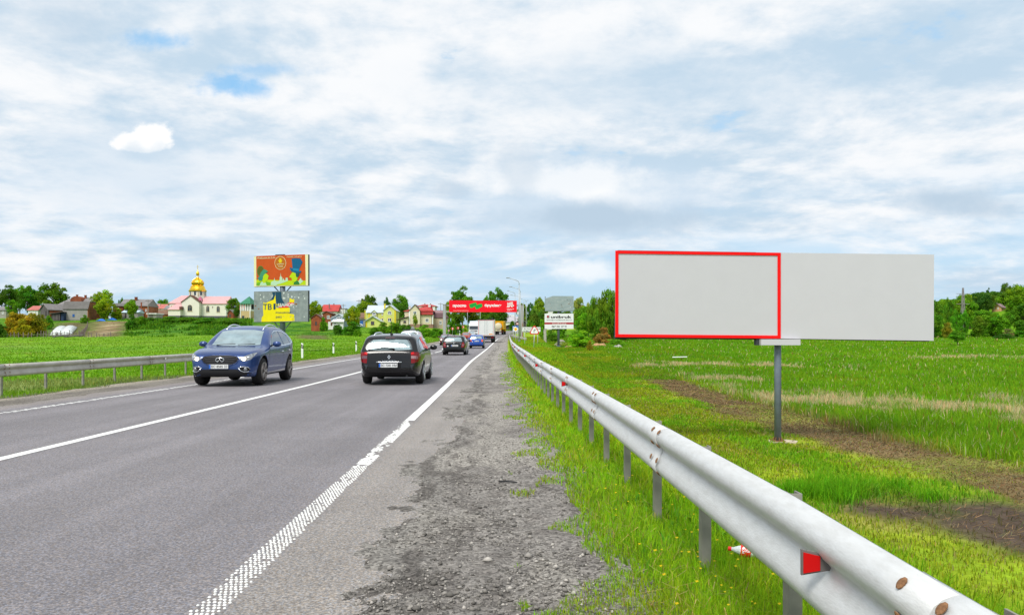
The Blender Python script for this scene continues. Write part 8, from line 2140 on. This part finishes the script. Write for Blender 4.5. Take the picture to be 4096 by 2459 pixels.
# ------------------------------------------------------------------ small things
# plastic bottle in the grass
p = W(3010, 2222, 4.72); p.z = tz(p.x, p.y) + .075
r = thing('plastic_bottle', 'crushed clear plastic bottle with a red label lying in the grass by the rail', 'bottle', p, rad(-14))
M_PET = pm('clear plastic bottle', (.70, .76, .77), .12, spec=.8, ns=14, na=.12, bump=.5, bs=22); M_REDL = pm('red label', (.78, .03, .02), .35)
rg = np.random.default_rng(3)
mb = MB(); rings = []
for x, rr_ in ((-.155, .012), (-.135, .013), (-.13, .018), (-.10, .030), (-.07, .042), (-.04, .043), (-.035, .041), (.05, .040), (.055, .043), (.10, .042), (.14, .040), (.155, .034), (.16, .018)):
    rings.append([(x, rr_ * (1 + rg.normal(0, .07)) * math.cos(a), rr_ * (1 + rg.normal(0, .07)) * math.sin(a) * (.86 if x > .02 else 1)) for a in np.linspace(0, 6.283, 14, endpoint=False)])
mb.loft(rings); mb.build('body', M_PET, r, True, fixn=True)
mb = MB(); mb.lathe([(.0432, -.085), (.0445, -.07), (.0445, -.018), (.043, -.014)], 18, 'x'); lb = mb.build('label_band', M_REDL, r, True)
mb = MB(); mb.lathe([(.0158, -.172), (.016, -.150)], 12, 'x'); mb.build('cap', M_REDL, r)
me_ = text_mesh('Coca', -.078, -.022, -.012, .020, 0, M_WHITE, .02)
for v in me_.vertices: a, _, b = v.co; v.co = (a, -math.sqrt(max(.0458 ** 2 - b * b, 0)), b)
me_.update(); link('lettering', me_, lb)
r.rotation_euler = (rad(-20), rad(6), rad(-14)); r.scale = (.8, .8, .8)
# stick on the gravel
p = W(2030, 1925, 7.2); p.z = float(grav_z(np.array([p.x]), np.array([p.y]))[0]) + .012
r = thing('dark_stick', 'short dark stick lying across the gravel shoulder', 'stick', p); mb = MB(); mb.tube([(-.075, .03, 0), (0, -.004, .006), (.085, -.035, .002)], [.0065, .0075, .006], 6); mb.build('stick', M_TRIM, r)
# footpath, sand heaps and stone pillar under the adverts
pp_ = [(2246, 1374, 163), (2240, 1368, 170), (2243, 1360, 182), (2252, 1352, 200), (2262, 1345, 222)]
vs_ = []
for a, b_, Y in pp_:
    q = W(a, b_, Y)
    for s_ in (-1.3, 1.3): vs_.append((q.x + s_, Y, tz(q.x + s_, Y) + .06))
mb = MB(); mb.add(vs_, [(2 * i, 2 * i + 1, 2 * i + 3, 2 * i + 2) for i in range(len(pp_) - 1)])
setp(mb.build('footpath', pm('trodden footpath', (.27, .24, .21), .95, ns=1, na=.2)), kind='structure')
def heap(name, label, px, Y, w_, hgt, mat, cat):
    q = W(px, 1370, Y); g0 = tz(q.x, Y); r = thing(name, label, cat, (q.x, Y, g0)); g = 15; vv = []
    for j in range(g):
        for i in range(g):
            x, y = (i / (g - 1) * 2 - 1), (j / (g - 1) * 2 - 1); rr_ = math.hypot(x, y)
            vv.append((x * w_, y * 1.6, -.3 + (hgt + .3) * max(0, 1 - rr_ ** 1.6) * (.55 + .9 * float(vnoise(i * .7 + px, j * .7, 5)))))
    mb = MB(); mb.add(vv, [(j * g + i, j * g + i + 1, (j + 1) * g + i + 1, (j + 1) * g + i) for j in range(g - 1) for i in range(g - 1)]); mb.build('heap', mat, r)
M_SAND = pm('reddish sand', (.42, .24, .13), .95, ns=1.4, na=.25, bump=.6, bs=6)
heap('sand_heap', 'long reddish sand heap in the meadow left of the red frame', 2398, 168, 2.4, .85, M_SAND, 'sand heap')
heap('sand_heap', 'small sand heap at the left foot of the bright shrub', 2276, 165, 1.1, .6, M_SAND, 'sand heap')
heap('rubble_heap', 'flat grey rubble heap under the red frame', 2472, 160, 1.4, .5, M_CONC, 'rubble heap')
q = W(2180, 1366, 186); r = thing('stone_pillar', 'old rough stone gate pillar left of the footpath', 'pillar', (q.x, 186, tz(q.x, 186)))
hh = W(0, 1316, 186).z - tz(q.x, 186)
for k in range(8):
    mb = MB(); z0 = hh * k / 8; o_ = random.uniform(-.03, .03); mb.bbox(-.30 + o_, .30 + o_, -.3, .3, z0 - (.4 if k == 0 else 0) + .004, z0 + hh / 8 - .01, .04); mb.build('stone', M_CONC, r)
q = W(2720, 1383, 108); r = thing('fallen_pipe', 'pale pipe lying in the meadow below the billboard', 'pipe', (q.x, 108, tz(q.x, 108) + .5)); mb = MB(); mb.tube([(-1, 0, 0), (1, .3, .04)], .07, 8); mb.build('pipe', M_WHITE, r)
# parked car and yard fence by the yellow house
c = hatch('parked_car', 'white car with dark lower half parked left of the yellow house', P_WHT, 4.0, .8, 1.42, group=None); q = W(1452, 1312, 238); c.r.location = (q.x, q.y, tz(q.x, q.y) + .1); c.r.rotation_euler = (0, 0, rad(195))
c.both([(1.45, 1.0), (1.75, 1.22), (2.0, 1.33), (2.9, 1.31), (3.2, 1.02)], M_SGLASS, 'side_window', off=.005); oncoming_bits(c, None, False)
q = W(1447, 1300, 243); r = thing('garden_shed', 'little blue and grey shed left of the yellow house', 'shed', (q.x, q.y, tz(q.x, q.y)))
mb = MB(); mb.box(-1.2, 1.0, 0, 2, -.5, 2.1); mb.build('wall', M_SIGNG, r); mb = MB(); mb.box(-1.4, 1.2, -.3, 2.3, 2.1, 2.28); mb.build('roof', M_SLATED, r); mb = MB(); mb.box(-.5, .4, -.05, -.002, 0, 1.8); mb.build('door', M_BLUEW, r)
